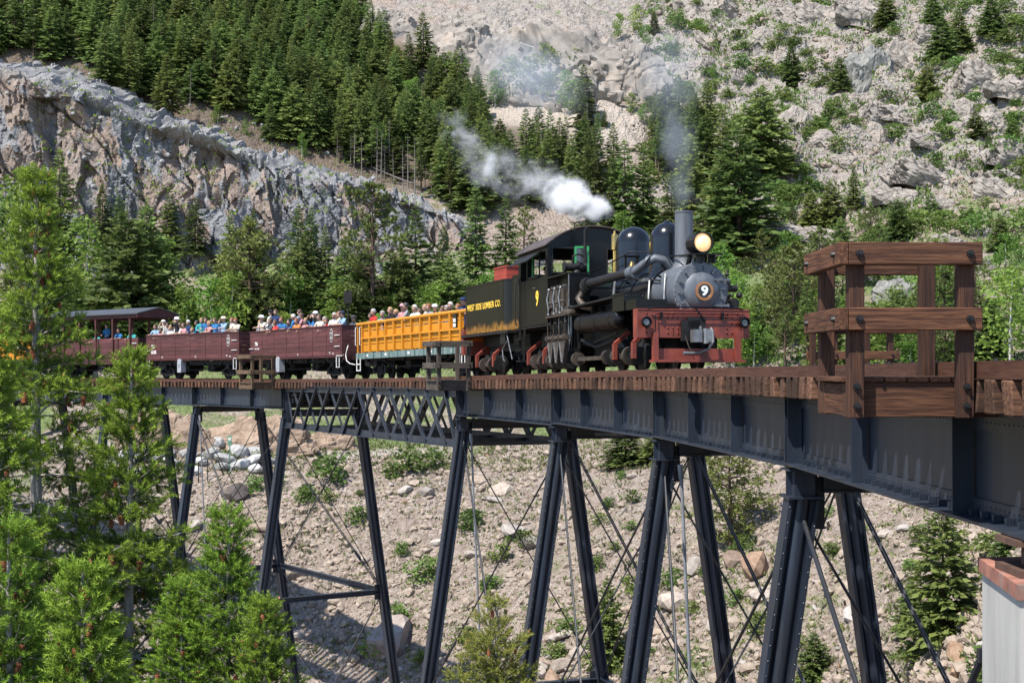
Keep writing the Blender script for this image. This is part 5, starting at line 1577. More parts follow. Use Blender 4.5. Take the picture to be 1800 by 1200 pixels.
def brown_car(name, label, s0, L, num, text, zt=2.45, zb=1.10, roof=False):
    o = thing(name, label, 'railway car', 'brown gondola cars')
    at_matrix(o, vehicle(s0, L))
    under_gear(o, L)
    hw = 1.22
    nb = 6
    bh = (zt - zb - 0.0) / nb
    for sy in (-1, 1):
        for k in range(nb):
            z = zb + bh * (k + 0.5)
            m = MB(); m.box((-L / 2, sy * (hw + rnd.uniform(-.004, .006)), z), (L - 0.02, 0.05, bh - 0.012)); m.build('side_plank', M_BROWN, o)
        n = int(L / 1.55)
        for k in range(n + 1):
            x = -0.12 - (L - 0.24) * k / n
            m = MB(); m.box((x, sy * (hw + 0.033), (zb + zt) / 2 - 0.03), (0.035, 0.012, zt - zb - 0.1))
            for j in range(nb): m.rivet((x, sy * (hw + 0.039), zb + bh * (j + 0.5)), (0, sy, 0), 0.013)
            m.build('strap_iron', M_BROWND, o)
            if sy < 0 and 0 < k < n:
                MB().box((x, sy * (hw - 0.02), zb - 0.12), (0.06, 0.05, 0.24)).build('stake_pocket', M_UNDER, o)
        MB().box((-L / 2, sy * (hw + 0.005), zt + 0.02), (L + 0.04, 0.11, 0.045)).build('top_rail', M_BROWN, o)
        MB().box((-L / 2, sy * (hw - 0.03), zb - 0.04), (L - 0.1, 0.08, 0.09)).build('side_sill', M_BROWND, o)
    for x in (-0.03, -L + 0.03):
        for k in range(nb):
            z = zb + bh * (k + 0.5)
            MB().box((x, 0, z), (0.05, hw * 2 - 0.06, bh - 0.012)).build('end_plank', M_BROWN, o)
        MB().box((x, 0, zt + 0.018), (0.10, hw * 2 - 0.12, 0.045)).build('top_rail', M_BROWN, o)
    MB().box((-0.02, 0, zb - 0.10), (0.16, 2.3, 0.22)).build('end_sill', M_BROWND, o); MB().box((-L + 0.02, 0, zb - 0.10), (0.16, 2.3, 0.22)).build('end_sill', M_BROWND, o)
    MB().box((-L / 2, 0, zb - 0.005), (L - 0.1, hw * 2 - 0.08, 0.05)).build('floor', M_BENCH, o)
    benches(o, L, zb)
    ys = -hw - 0.045
    for x in (-0.45, -L + 0.26):
        for z in ((zt - 0.42, zb + 0.42) if x > -1 else (zb + 0.48,)):
            m = MB(); m.tube([(x - 0.24, ys + 0.01, z), (x - 0.24, ys - 0.03, z), (x + 0.24, ys - 0.03, z), (x + 0.24, ys + 0.01, z)], 0.018, 6); m.build('grab_iron', M_WIRON, o)
        m = MB(); sx = x
        m.tube([(sx + 0.14, ys + 0.04, zb - 0.06), (sx + 0.14, ys + 0.04, 0.56), (sx - 0.16, ys + 0.04, 0.56), (sx - 0.16, ys + 0.04, zb - 0.06)], 0.026, 6); m.build('foot_stirrup', M_WIRON, o)
    m = MB(); m.tube([(0.03, -hw + 0.05, zb + 0.02), (0.10, -hw, zb + 0.02), (0.10, -hw - 0.05, zb - 0.02), (-0.5, -hw - 0.07, zb - 0.01)], 0.018, 6); m.build('cut_lever', M_WIRON, o)
    lettering(num, 0.27, M_PALE, o, TL(-L + 0.86, -hw - 0.027, zb + 0.72) @ SIDE, bold=0.03, sx=0.95, depth=0.003)
    lettering(text, 0.27, M_PALE, o, TL(-L + 0.96, -hw - 0.027, zb + 0.40) @ SIDE, bold=0.03, sx=1.0, depth=0.003)
    emblem(o, -1.12, -hw - 0.026, zt - 0.42, 0.62, 0.31)
    for x, z in ((-0.95, zb + 0.11), (-1.3, zb + 0.15), (-L / 2 + 0.6, zb + 0.12), (-L + 2.0, zb + 0.13)):
        m = MB(); m.box((x, -hw - 0.027, z), (0.16, 0.004, 0.025)); m.box((x + 0.02, -hw - 0.027, z - 0.05), (0.10, 0.004, 0.02)); m.build('stencil', M_PALE, o)
    m = MB(); m.tube([(0.0, 0.3, 1.62), (0.06, 0.3, 1.62), (0.14, 0.3, 1.62)], 0.03, 6); m.lathe([(0.0, -0.02), (0.22, -0.02), (0.22, 0.02), (0.0, 0.02)], 16, 0, TL(0.1, 0.3, 1.85) @ RY(PI / 2)); m.build('brake_wheel', M_UNDER, o)
    return o

brown1 = brown_car('brown_gondola', 'brown gondola car full of passengers directly behind the yellow car', 52.4, 11.1, '796', 'GLRR')
brown2 = brown_car('brown_gondola', 'brown gondola car full of passengers next to the roofed car, grey box under it', 64.7, 10.7, '795', 'GLRR', zt=2.50, zb=1.14)
for o, x, num in ((brown1, -7.4, False), (brown2, -6.6, True)):
    m = MB(); m.prism([(-0.22, -0.36), (0.22, -0.36), (0.22, 0.30), (0.12, 0.40), (-0.12, 0.40), (-0.22, 0.30)], -0.15, 0.15, TL(x, -1.12, 0.74) @ SIDE)
    bx = m.build('equipment_box', M_BOXG, o)
    if num:
        lettering('7', 0.24, M_LENSB, bx, TL(x, -1.274, 0.74) @ SIDE, bold=0.03)
# white hose hanging between the second brown car and the yellow car
m = MB(); m.tube([(0.05, -0.95, 1.55), (0.12, -1.05, 1.35), (0.10, -1.10, 1.12), (0.30, -1.15, 0.85), (0.75, -1.2, 0.72), (1.2, -1.15, 0.66)], 0.02, 6); m.build('white_hose', M_WIRON, brown1)

def covered_car():
    s0, L, zb, zt = 76.2, 10.5, 1.02, 2.42
    o = thing('roofed_car', 'brown passenger car with a dark pitched roof on posts behind the fir', 'railway car')
    at_matrix(o, vehicle(s0, L))
    under_gear(o, L)
    hw = 1.22; nb = 5; bh = (zt - zb) / nb
    for sy in (-1, 1):
        for k in range(nb):
            MB().box((-L / 2, sy * hw, zb + bh * (k + 0.5)), (L, 0.05, bh - 0.012)).build('side_plank', M_BROWN, o)
        for k in range(6):
            x = -0.75 - (L - 1.5) * k / 5
            MB().box((x, sy * (hw + 0.06), (zb - 0.15 + 3.75) / 2), (0.15, 0.11, 3.75 - zb + 0.15)).build('roof_post', M_BROWND, o)
        for x in (-2.1, -4.2):
            MB().box((x, sy * (hw + 0.04), (zb + zt) / 2), (0.2, 0.05, zt - zb)).build('strap_iron', M_BROWND, o)
        MB().box((-L / 2, sy * (hw + 0.06), 3.70), (L + 0.3, 0.09, 0.20)).build('eave_beam', M_BROWN, o)
    for x in (-0.03, -L + 0.03):
        for k in range(nb):
            MB().box((x, 0, zb + bh * (k + 0.5)), (0.05, hw * 2 - 0.06, bh - 0.012)).build('end_plank', M_BROWND, o)
    MB().box((-L / 2, 0, zb - 0.02), (L - 0.1, hw * 2 - 0.08, 0.05)).build('floor', M_BENCH, o)
    MB().box((-L / 2, -hw + 0.02, zb - 0.08), (L - 0.1, 0.1, 0.14)).build('side_sill', M_BROWND, o)
    benches(o, L, zb)
    for sy in (-1, 1):
        m = MB(); a = 0.3
        m.add([(a, 0, 4.20), (a, sy * 1.50, 3.82), (-L - a, sy * 1.50, 3.82), (-L - a, 0, 4.20), (a, 0, 4.26), (a, sy * 1.50, 3.88), (-L - a, sy * 1.50, 3.88), (-L - a, 0, 4.26)],
              [(0, 3, 2, 1), (4, 5, 6, 7), (0, 1, 5, 4), (1, 2, 6, 5), (2, 3, 7, 6), (3, 0, 4, 7)])
        m.build('roof_sheet', M_ROOFD, o)
    for x in (0.20, -L - 0.20):
        m = MB(); m.prism([(-1.47, 3.62), (1.47, 3.62), (1.47, 3.80), (0, 4.18), (-1.47, 3.80)], -0.03, 0.03, TL(x, 0, 0) @ FRONT); m.build('gable_board', M_BROWND, o)
    for z in (zt - 0.32, zb + 0.5):
        m = MB(); m.tube([(-0.12, -hw - 0.03, z), (-0.12, -hw - 0.07, z), (-0.55, -hw - 0.07, z), (-0.55, -hw - 0.03, z)], 0.02, 6); m.build('grab_iron', M_WIRON, o)
    lettering('GLRR', 0.34, M_PALE, o, TL(-1.15, -hw - 0.028, zb + 0.34) @ SIDE, bold=0.03)
    m = MB(); m.lathe([(0.18, -0.02), (0.24, -0.02), (0.24, 0.02), (0.18, 0.02)], 18, 0, TL(0.14, -0.35, 2.05) @ RY(PI / 2)); m.cyl((0.1, -0.35, 1.0), (0.1, -0.35, 2.05), 0.02, n=6)
    m.build('brake_wheel', M_UNDER, o)
    return o
roofed = covered_car()

def yellow_car(name, label, s0, L):
    zb, zt = 1.16, 2.42
    o = thing(name, label, 'railway car', 'yellow open cars')
    at_matrix(o, vehicle(s0, L))
    under_gear(o, L)
    hw = 1.18
    np_ = 12
    xs = [-0.72 - (L - 1.5) * k / (np_ - 1) for k in range(np_)]
    rows = [(zb + 0.04, 0.30), (zb + 0.37, 0.24), (zb + 0.66, 0.27), (zb + 0.97, 0.24)]
    for sy in (-1, 1):
        for z, h in rows:
            MB().box((-L / 2, sy * (hw - 0.02), z + h / 2), (L - 1.2, 0.035, h)).build('side_board', M_YEL, o)
        for x in xs:
            MB().box((x, sy * (hw + 0.045), (zb + zt) / 2 - 0.02), (0.12, 0.085, zt - zb - 0.02)).build('side_post', M_YEL, o)
        MB().box((-L / 2, sy * (hw + 0.055), zb + 0.63), (L - 1.3, 0.05, 0.075)).build('middle_rail', M_YEL, o)
        MB().tube([(-0.05, sy * (hw + 0.03), zt), (-L + 0.05, sy * (hw + 0.03), zt)], 0.075, 8).build('top_rail', M_YEL, o, smooth=40)
        m = MB()
        m.box((-L / 2, sy * (hw + 0.02), zb - 0.14), (L, 0.12, 0.26)); m.build('side_sill', M_SILL, o)
        for k in range(13):
            x = -0.4 - (L - 0.8) * k / 12
            MB().box((x, sy * (hw + 0.10), zb - 0.14), (0.10, 0.05, 0.24)).build('stake_pocket', M_SILL, o)
    for x in (-0.08, -L + 0.08):
        for sy in (-1, 1):
            MB().box((x, sy * hw, (zb + zt) / 2), (0.09, 0.09, zt - zb)).build('corner_post', M_YEL, o)
        for k, z in enumerate((zb + 0.12, zb + 0.5, zb + 0.88)):
            MB().box((x, 0, z + 0.09), (0.04, 2 * hw - 0.1, 0.2)).build('end_board', M_YEL if k != 1 else M_BROWND, o)
        MB().tube([(x, -hw, zt), (x, hw, zt)], 0.06, 8).build('top_rail', M_YEL, o, smooth=40)
        for z in (zb + 0.36, zb + 0.74):
            MB().box((x + (0.04 if x > -1 else -0.04), 0, z), (0.05, 2 * hw - 0.08, 0.06)).build('end_rail', M_YEL, o)
    m = MB()
    for k in range(7):
        m.cyl((-L + 0.16 + 0.08 * k, -hw + 0.01, zb), (-L + 0.16 + 0.08 * k, -hw + 0.01, zt), 0.012, n=5)
    m.build('gate_bars', M_BROWND, o, kind='stuff')
    for x in (-L + 0.02, -L + 0.62):
        m = MB(); y = -hw - 0.11; m.tube([(x, y + 0.1, zt - 0.12), (x, y, zt - 0.14), (x, y, zb + 0.35), (x, y + 0.1, zb + 0.33)], 0.022, 6); m.build('grab_iron', M_WIRON, o)
    m = MB(); y = -hw - 0.08
    for x in (-L + 0.12, -L + 0.62): m.cyl((x, y, 0.36), (x, y, zb - 0.26), 0.028, n=6)
    for z in (0.38, 0.66): m.cyl((-L + 0.12, y, z), (-L + 0.62, y, z), 0.026, n=6)
    m.build('step_ladder', M_WIRON, o)
    for x in (-0.3, -0.8):
        m = MB(); m.tube([(x, -hw - 0.06, zb - 0.25), (x, -hw - 0.06, 0.5), (x - 0.3, -hw - 0.06, 0.5), (x - 0.3, -hw - 0.06, zb - 0.25)], 0.026, 6); m.build('foot_stirrup', M_WIRON, o)
    MB().box((-L / 2, 0, zb - 0.04), (L - 0.1, hw * 2 - 0.12, 0.06)).build('floor', M_BENCH, o)
    benches(o, L, zb)
    # badge plate in the second bay from the front
    x0 = (xs[0] + xs[1]) / 2
    e = link('badge', None, o)
    M = TL(x0 - 0.05, -hw - 0.045, zb + 0.93) @ SIDE
    pl = [(-0.17, -0.26), (0.17, -0.26), (0.17, 0.14)] + [(0.17 * math.cos(a), 0.14 + 0.2 * math.sin(a)) for a in [PI * k / 8 for k in range(1, 8)]] + [(-0.17, 0.14)]
    MB().prism(pl, 0, 0.02, M).build('badge_field', M_LENSB, e)
    MB().box((0.0, 0.03, 0.024), (0.24, 0.13, 0.006), M=M).build('badge_panel', M_PALE, e); MB().box((0, -0.15, 0.024), (0.24, 0.13, 0.006), M=M).build('badge_panel', M_PALE, e)
    for k, x in enumerate((-1.5, -3.6, -6.2, -9.0, -11.4)):
        MB().box((x, -hw - 0.083, zb - 0.13), (0.22, 0.006, 0.10)).build('stencil_patch', M_PALE, o)
    return o
yellow1 = yellow_car('yellow_open_car', 'yellow slatted open passenger car coupled behind the tender', 37.75, 13.0)
yellow2 = yellow_car('yellow_open_car', 'yellow open car glimpsed through the fir at the left edge', 87.9, 12.0)

# ------------------------------------------------------------------ people
M_SKIN = [simple('light_skin', (0.40, 0.245, 0.18), 0.55, 0, 0.06, 5.0, 0.4), simple('tan_skin', (0.28, 0.16, 0.11), 0.55, 0, 0.06, 5.0, 0.4)]
_cloth = {}
def cloth(c):
    if c not in _cloth:
        _cloth[c] = simple('cloth_%d' % len(_cloth), c, 0.85, 0, 0.12, 12.0, 0.2, bump=0.1)
    return _cloth[c]
M_EYE = simple('dark_eye', (0.02, 0.015, 0.012), 0.3, 0, 0.1, 5)
M_LIP = simple('lip', (0.42, 0.18, 0.15), 0.5, 0, 0.1, 5)

def body_mesh(pose):
    """one continuous figure; faces +x, standing on z = 0; legs, arms and head grow from the pelvis"""
    J = {'pelvis': (0, 0, .96), 'waist': (0, 0, 1.10), 'chest': (.01, 0, 1.32), 'neck': (.0, 0, 1.47), 'jaw': (.035, 0, 1.545), 'head': (.03, 0, 1.63), 'crown': (.015, 0, 1.69)}
    Rr = {'pelvis': (.165, .115), 'waist': (.145, .10), 'chest': (.175, .115), 'neck': (.055, .055), 'jaw': (.068, .075), 'head': (.083, .098), 'crown': (.06, .07)}
    E_ = [('pelvis', 'waist'), ('waist', 'chest'), ('chest', 'neck'), ('neck', 'jaw'), ('jaw', 'head'), ('head', 'crown')]
    for sy, sd in ((-1, 'R'), (1, 'L')):
        arm = pose['R' if sd == 'R' else 'L']
        J['sh' + sd] = (0, .185 * sy, 1.40); Rr['sh' + sd] = (.062, .062)
        names = ['el', 'wr', 'ha']
        for nme, p, r in zip(names, arm, (.045, .032, .036)):
            J[nme + sd] = (p[0], p[1] * sy, p[2]); Rr[nme + sd] = (r, r)
        E_ += [('chest', 'sh' + sd), ('sh' + sd, 'el' + sd), ('el' + sd, 'wr' + sd), ('wr' + sd, 'ha' + sd)]
        if pose.get('sit'):
            leg = [(.06, .10, .90), (.46, .11, .92), (.47, .11, .50), (.60, .11, .46)]
        else:
            leg = [(0, .095, .86), (.015, .10, .50), (-.01, .10, .08), (.12, .11, .04)]
        for nme, p, r in zip(('hip', 'kn', 'an', 'to'), leg, (.095, .062, .045, .035)):
            J[nme + sd] = (p[0], p[1] * sy, p[2]); Rr[nme + sd] = (r, r)
        E_ += [('pelvis', 'hip' + sd), ('hip' + sd, 'kn' + sd), ('kn' + sd, 'an' + sd), ('an' + sd, 'to' + sd)]
    lean = pose.get('lean', 0)
    def tilt(p):
        if p[2] < 0.96: return p
        d = p[2] - 0.96
        return (p[0] + d * math.sin(lean), p[1], 0.96 + d * math.cos(lean))
    upper = {k for k in J if k[:2] in ('wa', 'ch', 'ne', 'ja', 'he', 'cr', 'sh')}
    names = list(J)
    pts = [tilt(J[k]) if k in upper else J[k] for k in names]
    me = bpy.data.meshes.new('body')
    me.from_pydata(pts, [(names.index(a), names.index(b)) for a, b in E_], [])
    ob = bpy.data.objects.new('body_tmp', me); COL.objects.link(ob)
    sk = ob.modifiers.new('skin', 'SKIN'); sk.use_smooth_shade = True; sk.branch_smoothing = 0.6
    for i, k in enumerate(names):
        sv = me.skin_vertices[0].data[i]
        f_ = 1.22
        sv.radius = (f_ * Rr[k][1] if k in ('pelvis', 'waist', 'chest') else f_ * Rr[k][0], f_ * Rr[k][0] if k in ('pelvis', 'waist', 'chest') else f_ * Rr[k][1])
        sv.use_root = (k == 'pelvis')
    ob.modifiers.new('sub', 'SUBSURF').levels = 1
    bpy.context.view_layer.update()
    out = bpy.data.meshes.new_from_object(ob.evaluated_get(bpy.context.evaluated_depsgraph_get()))
    bpy.data.objects.remove(ob)
    # fingers, nose and ears added to the same mesh
    P_ = dict(zip(names, pts))
    bm = bmesh.new(); bm.from_mesh(out)
    def tube(p0, p1, r0, r1):
        m = MB(); m.tube([p0, (Vector(p0) + Vector(p1)) / 2, p1], [r0, (r0 + r1) / 2, r1], 6)
        vs = [bm.verts.new(v) for v in m.v]
        for f in m.f: bm.faces.new([vs[i] for i in f]).smooth = True
    for sd in 'RL':
        w_, h_ = Vector(P_['wr' + sd]), Vector(P_['ha' + sd])
        d = (h_ - w_).normalized(); sdv = d.cross(Vector((0, 0, 1)))
        sdv = sdv.normalized() if sdv.length > .1 else Vector((0, 1, 0))
        for k, ln in enumerate((.062, .075, .07, .052)):
            b = h_ + sdv * (k - 1.5) * .017
            tube(b, b + d * ln + Vector((0, 0, -.022)), .0085, .006)
        tube(w_ + d * .03 + sdv * .02, w_ + d * .07 + sdv * .06, .011, .008)
    hd = Vector(P_['head']); jw = Vector(P_['jaw'])
    tube(hd + Vector((.07, 0, -.005)), hd + Vector((.108, 0, -.05)), .012, .018)
    for sy in (-1, 1):
        tube(hd + Vector((-.01, .083 * sy, .0)), hd + Vector((-.01, .093 * sy, -.045)), .02, .014)
    bm.to_mesh(out); bm.free()
    # zones: 0 skin, 1 top, 2 trousers
    mi = []
    hands = [Vector(P_['ha' + s_]) for s_ in 'RL']; wr = [Vector(P_['wr' + s_]) for s_ in 'RL']; el = [Vector(P_['el' + s_]) for s_ in 'RL']
    nk = Vector(P_['neck'])
    for p in out.polygons:
        c = p.center
        if c.z > nk.z + 0.01 or (c - hd).length < 0.14: k = 0
        elif min((c - h_).length for h_ in hands) < .13: k = 0
        elif pose.get('short') and min(min((c - w_).length for w_ in wr), min((c - (w_ + e) / 2).length for w_, e in zip(wr, el))) < .11: k = 0
        elif c.z < 0.98 and min((c - w_).length for w_ in wr + el) > .12: k = 2
        else: k = 1
        mi.append(k)
    return out, mi, {'head': hd, 'eyes': [hd + Vector((.083, .032 * sy, .012)) for sy in (-1, 1)], 'mouth': jw + Vector((.075, 0, -.0))}
POSES = {
    'lean': {'R': [(.16, .24, 1.17), (.38, .20, 1.16), (.45, .18, 1.15)], 'L': [(.16, .24, 1.17), (.36, .10, 1.16), (.43, .04, 1.15)], 'lean': .12, 'short': True},
    'rest': {'R': [(.02, .25, 1.14), (.20, .20, 1.08), (.27, .17, 1.08)], 'L': [(.02, .25, 1.14), (.16, .22, 1.06), (.22, .18, 1.04)]},
    'photo': {'R': [(.20, .26, 1.26), (.20, .09, 1.55), (.17, .06, 1.61)], 'L': [(.20, .26, 1.26), (.21, .08, 1.54), (.18, .05, 1.60)]},
    'visor': {'R': [(.14, .30, 1.38), (.14, .14, 1.64), (.10, .08, 1.68)], 'L': [(.14, .25, 1.17), (.36, .12, 1.16), (.43, .06, 1.15)], 'short': True},
    'sit': {'R': [(.06, .24, 1.14), (.24, .18, 1.02), (.31, .15, 1.0)], 'L': [(.06, .24, 1.14), (.24, .16, 1.02), (.30, .12, 1.0)], 'sit': True},
    'hang': {'R': [(.24, .22, 1.22), (.36, .20, .98), (.37, .19, .90)], 'L': [(.16, .24, 1.17), (.36, .10, 1.16), (.43, .04, 1.15)], 'lean': .15},
}
_bodies = {}
def get_body(pose):
    if pose not in _bodies:
        _bodies[pose] = body_mesh(POSES[pose])
    return _bodies[pose]

def hair_mb(style):
    m = MB()
    r = 0.122
    vs, fs = [], []
    n, k_ = 18, 7
    for i in range(k_ + 1):
        a = (PI * 0.62) * i / k_
        for k in range(n):
            t = 2 * PI * k / n
            front = max(0, math.cos(t))
            aa = a * (1 - 0.46 * front)
            jit = 1 + 0.05 * math.sin(k * 5.1 + i * 2.3)
            vs.append((r * math.sin(aa) * math.cos(t) * 1.04 * jit - 0.012, r * 0.93 * math.sin(aa) * math.sin(t) * jit, r * 1.08 * math.cos(aa) * jit))
    for i in range(k_):
        for k in range(n):
            k2 = (k + 1) % n
            fs.append((i * n + k, (i + 1) * n + k, (i + 1) * n + k2, i * n + k2))
    m.add(vs, fs)
    if style == 'long':
        m.tube([(-.06, 0, .02), (-.105, 0, -.06), (-.10, 0, -.16), (-.09, 0, -.24)], [.08, .075, .06, .03], 10)
    return m
def cap_mb():
    m = MB(); m.lathe([(.128, 0.01), (.128, .035), (.118, .08), (.08, .118), (0, .132)], 18)
    m.prism([(.09, -.075), (.16, -.065), (.195, 0), (.16, .065), (.09, .075)], 0.012, 0.022)
    return m
def hat_mb():
    m = MB(); m.lathe([(.130, .015), (.215, 0.005), (.22, .012), (.130, .026), (.124, .10), (.09, .128), (0, .132)], 20); return m
_acc = {k: f() for k, f in (('hair', lambda: hair_mb('short')), ('long', lambda: hair_mb('long')), ('cap', cap_mb), ('hat', hat_mb))}
_accme = {}
def acc(kind, mat):
    if (kind, mat.name) not in _accme:
        _accme[(kind, mat.name)] = _acc[kind].mesh(kind, mat, 50)
    return _accme[(kind, mat.name)]
HAIR = {'brown': simple('brown_hair', (0.07, 0.035, 0.018), 0.55, 0, 0.3, 20), 'dark': simple('dark_hair', (0.018, 0.013, 0.010), 0.5, 0, 0.3, 20), 'blond': simple('blond_hair', (0.30, 0.19, 0.085), 0.55, 0, 0.25, 20), 'white': simple('white_hair', (0.44, 0.40, 0.35), 0.6, 0, 0.15, 20), 'red': simple('auburn_hair', (0.19, 0.062, 0.022), 0.55, 0, 0.3, 20), 'grey': simple('grey_hair', (0.30, 0.28, 0.26), 0.6, 0, 0.2, 20)}
TROUS = [cloth((0.03, 0.045, 0.10)), cloth((0.05, 0.05, 0.055)), cloth((0.30, 0.25, 0.17))]
_bm_cache = {}
def person(car, lx, ly, foot, size, pose, shirt, hair, hat, label, turn=0.0, skin=0, group=None):
    """stands at local (lx, ly) of a car on height foot; turn 0 looks out of the camera's side"""
    me0, mi, an = get_body(pose)
    me = me0.copy()
    me.materials.clear()
    for mt in (M_SKIN[skin], cloth(shirt), TROUS[(int(lx * 7)) % 3]):
        me.materials.append(mt)
    me.polygons.foreach_set('material_index', mi)
    M = car.matrix_world @ TL(lx, ly, foot) @ RZ(-PI / 2 + turn) @ Matrix.Scale(size / 1.72, 4)
    o = link('person', me)
    o.matrix_world = M
    tag(o, label, 'person', group or 'passengers')
    h = an['head']
    hr = link('hair', acc('long' if hair[1:] and hair[0] == '~' else 'hair', HAIR[hair.strip('~')]), o, loc=(h.x - 0.01, 0, h.z + 0.005))
    if hat:
        k, c = hat
        link('hat' if k == 'hat' else 'cap', acc(k, cloth(c)), o, loc=(h.x, 0, h.z + 0.028))
    key = pose
    if key not in _bm_cache:
        e = MB()
        for p in an['eyes']: e.ball(p, 0.013, 6)
        l_ = MB(); l_.box(an['mouth'], (0.012, 0.045, 0.012))
        _bm_cache[key] = (e.mesh('eyes', M_EYE, 40), l_.mesh('mouth', M_LIP))
    link('eyes', _bm_cache[key][0], o, kind='stuff'); link('mouth', _bm_cache[key][1], o)
    return o

def on_car(car, L, px, top, off=0.0, zrail_y=None):
    """find the local x where a passenger at lateral offset off projects to the photo column px, and the head height from the photo row"""
    best = None
    for k in range(400):
        lx = -0.3 - (L - 0.6) * k / 399
        p = car.matrix_world @ Vector((lx, off, 1.2))
        x = 900 + 2500 * p.x / p.y
        if best is None or abs(x - px) < best[0]:
            best = (abs(x - px), lx, p)
    p = best[2]
    base = car.matrix_world @ Vector((best[1], off, 0))
    zt = (645 - top) / 2500.0 * p.y - base.z
    return best[1], zt

def seat_people(car, L, floor, rows):
    for (px, top, off, pose, shirt, hair, hat, turn, skin, label) in rows:
        lx, zt = on_car(car, L, px, top, off)
        h = zt - floor
        size = min(1.82, max(1.25, h)) if pose != 'sit' else 1.70
        if pose == 'sit':
            size = 1.70
            foot = zt - 1.70 * 1.0
        else:
            foot = zt - size if h < 1.25 or h > 1.82 else floor
            if h < 1.25: foot = floor; size = max(1.0, h)
        person(car, lx, off, foot, size, pose, shirt, hair, hat, label, turn, skin)

WHT, RED_, NAVY, BLUE, LBLU, TEAL, GREY, DGREY, BLK, PINK, CREAM, ORNG = (0.510, 0.496, 0.476), (0.394, 0.027, 0.027), (0.018, 0.032, 0.090), (0.027, 0.126, 0.286), (0.204, 0.306, 0.422), (0.045, 0.286, 0.272), (0.204, 0.211, 0.224), (0.063, 0.068, 0.077), (0.013, 0.013, 0.016), (0.422, 0.204, 0.204), (0.449, 0.394, 0.326), (0.374, 0.150, 0.045)
seat_people(yellow1, 13.0, 1.16, [
    (641, 551, -0.6, 'lean', DGREY, 'dark', None, 0.3, 1, 'dark haired person in a dark top at the rear end of the yellow car'),
    (660, 544, -0.75, 'lean', RED_, 'grey', None, 0.1, 0, 'grey haired person in a bright red top leaning on the yellow side'),
    (652, 549, 0.3, 'rest', PINK, 'brown', None, -0.4, 0, 'person in pink standing behind the one in red'),
    (690, 541, -0.85, 'hang', BLK, 'blond', None, 0.2, 0, 'blond person in black hanging an arm over the yellow side'),
    (709, 536, 0.2, 'rest', PINK, 'brown', ('cap', (0.5, 0.25, 0.3)), 0.5, 0, 'person with a pink cap beside the bearded passenger'),
    (718, 533, -0.6, 'lean', GREY, 'dark', None, -0.3, 1, 'bearded person in a grey top resting arms on the yellow rail'),
    (732, 537, -0.75, 'lean', WHT, 'white', None, 0.4, 0, 'white haired person in a white blouse leaning over the yellow car'),
    (748, 536, 0.3, 'rest', CREAM, 'blond', None, -0.2, 0, 'fair haired person in cream further inside the yellow car'),
    (757, 535, -0.7, 'lean', GREY, 'red', None, 0.2, 0, 'auburn haired person in grey near the middle of the yellow car'),
    (766, 537, -0.5, 'rest', PINK, 'blond', ('cap', (0.74, 0.72, 0.68)), -0.3, 0, 'person with a white cap just in front of the auburn haired one'),
    (795, 532, -0.7, 'lean', DGREY, 'white', None, 0.3, 0, 'white haired person in a dark top near the tender'),
    (806, 535, -0.4, 'rest', CREAM, 'red', None, 0.0, 0, 'reddish haired person between the white haired one and the navy cap'),
    (818, 525, -0.6, 'lean', NAVY, 'dark', ('cap', (0.02, 0.03, 0.08)), 0.5, 0, 'person in navy with a navy cap at the front of the yellow car'),
    (776, 545, 0.5, 'rest', WHT, 'brown', None, 0.3, 0, 'brown haired person in white low behind the yellow boards'),
])
seat_people(brown1, 11.1, 1.12, [
    (456, 546, -0.2, 'rest', WHT, 'dark', ('cap', BLK), -0.9, 0, 'tall person in white with a black cap at the rear of the second gondola'),
    (463, 556, -0.75, 'lean', CREAM, 'white', ('hat', (0.72, 0.70, 0.66)), 0.2, 0, 'person with a white sun hat leaning out of the second gondola'),
    (452, 564, -0.8, 'rest', GREY, 'blond', None, 0.2, 0, 'low fair haired child at the rear corner of the second gondola'),
    (472, 559, -0.3, 'rest', WHT, 'brown', None, 0.4, 0, 'brown haired person in white behind the white sun hat'),
    (485, 545, -0.2, 'rest', NAVY, 'brown', None, 0.4, 0, 'standing person in navy with a backpack in the second gondola'),
    (487, 563, -0.85, 'lean', RED_, 'brown', None, 0.0, 1, 'dark faced child in red in front of the standing navy person'),
    (508, 562, -0.7, 'rest', NAVY, 'dark', None, 0.5, 0, 'dark haired person in navy bending low in the second gondola'),
    (527, 545, -0.2, 'rest', LBLU, 'brown', None, -0.9, 0, 'person in pale blue seen in profile in the second gondola'),
    (524, 560, -0.8, 'lean', ORNG, 'red', None, 0.2, 0, 'auburn haired child in orange under the profile person'),
    (540, 560, -0.75, 'lean', PINK, 'blond', None, 0.3, 0, 'fair person in pink leaning on the middle of the second gondola'),
    (556, 549, -0.6, 'photo', BLK, 'dark', ('cap', (0.72, 0.70, 0.68)), 0.0, 0, 'person in black with a white cap taking a photograph'),
    (577, 560, -0.8, 'lean', RED_, 'brown', None, 0.2, 0, 'brown haired child in red near the front badge'),
    (571, 558, 0.4, 'rest', GREY, 'grey', None, 0.2, 0, 'grey haired person in grey behind the child in red'),
    (606, 548, -0.7, 'lean', LBLU, 'dark', ('cap', (0.03, 0.035, 0.06)), -0.1, 0, 'person in a blue shirt and dark cap at the front corner of the second gondola'),
    (622, 556, 0.7, 'rest', DGREY, 'dark', ('cap', (0.05, 0.05, 0.05)), 0.4, 0, 'person with a black cap half hidden at the gondola end'),
])
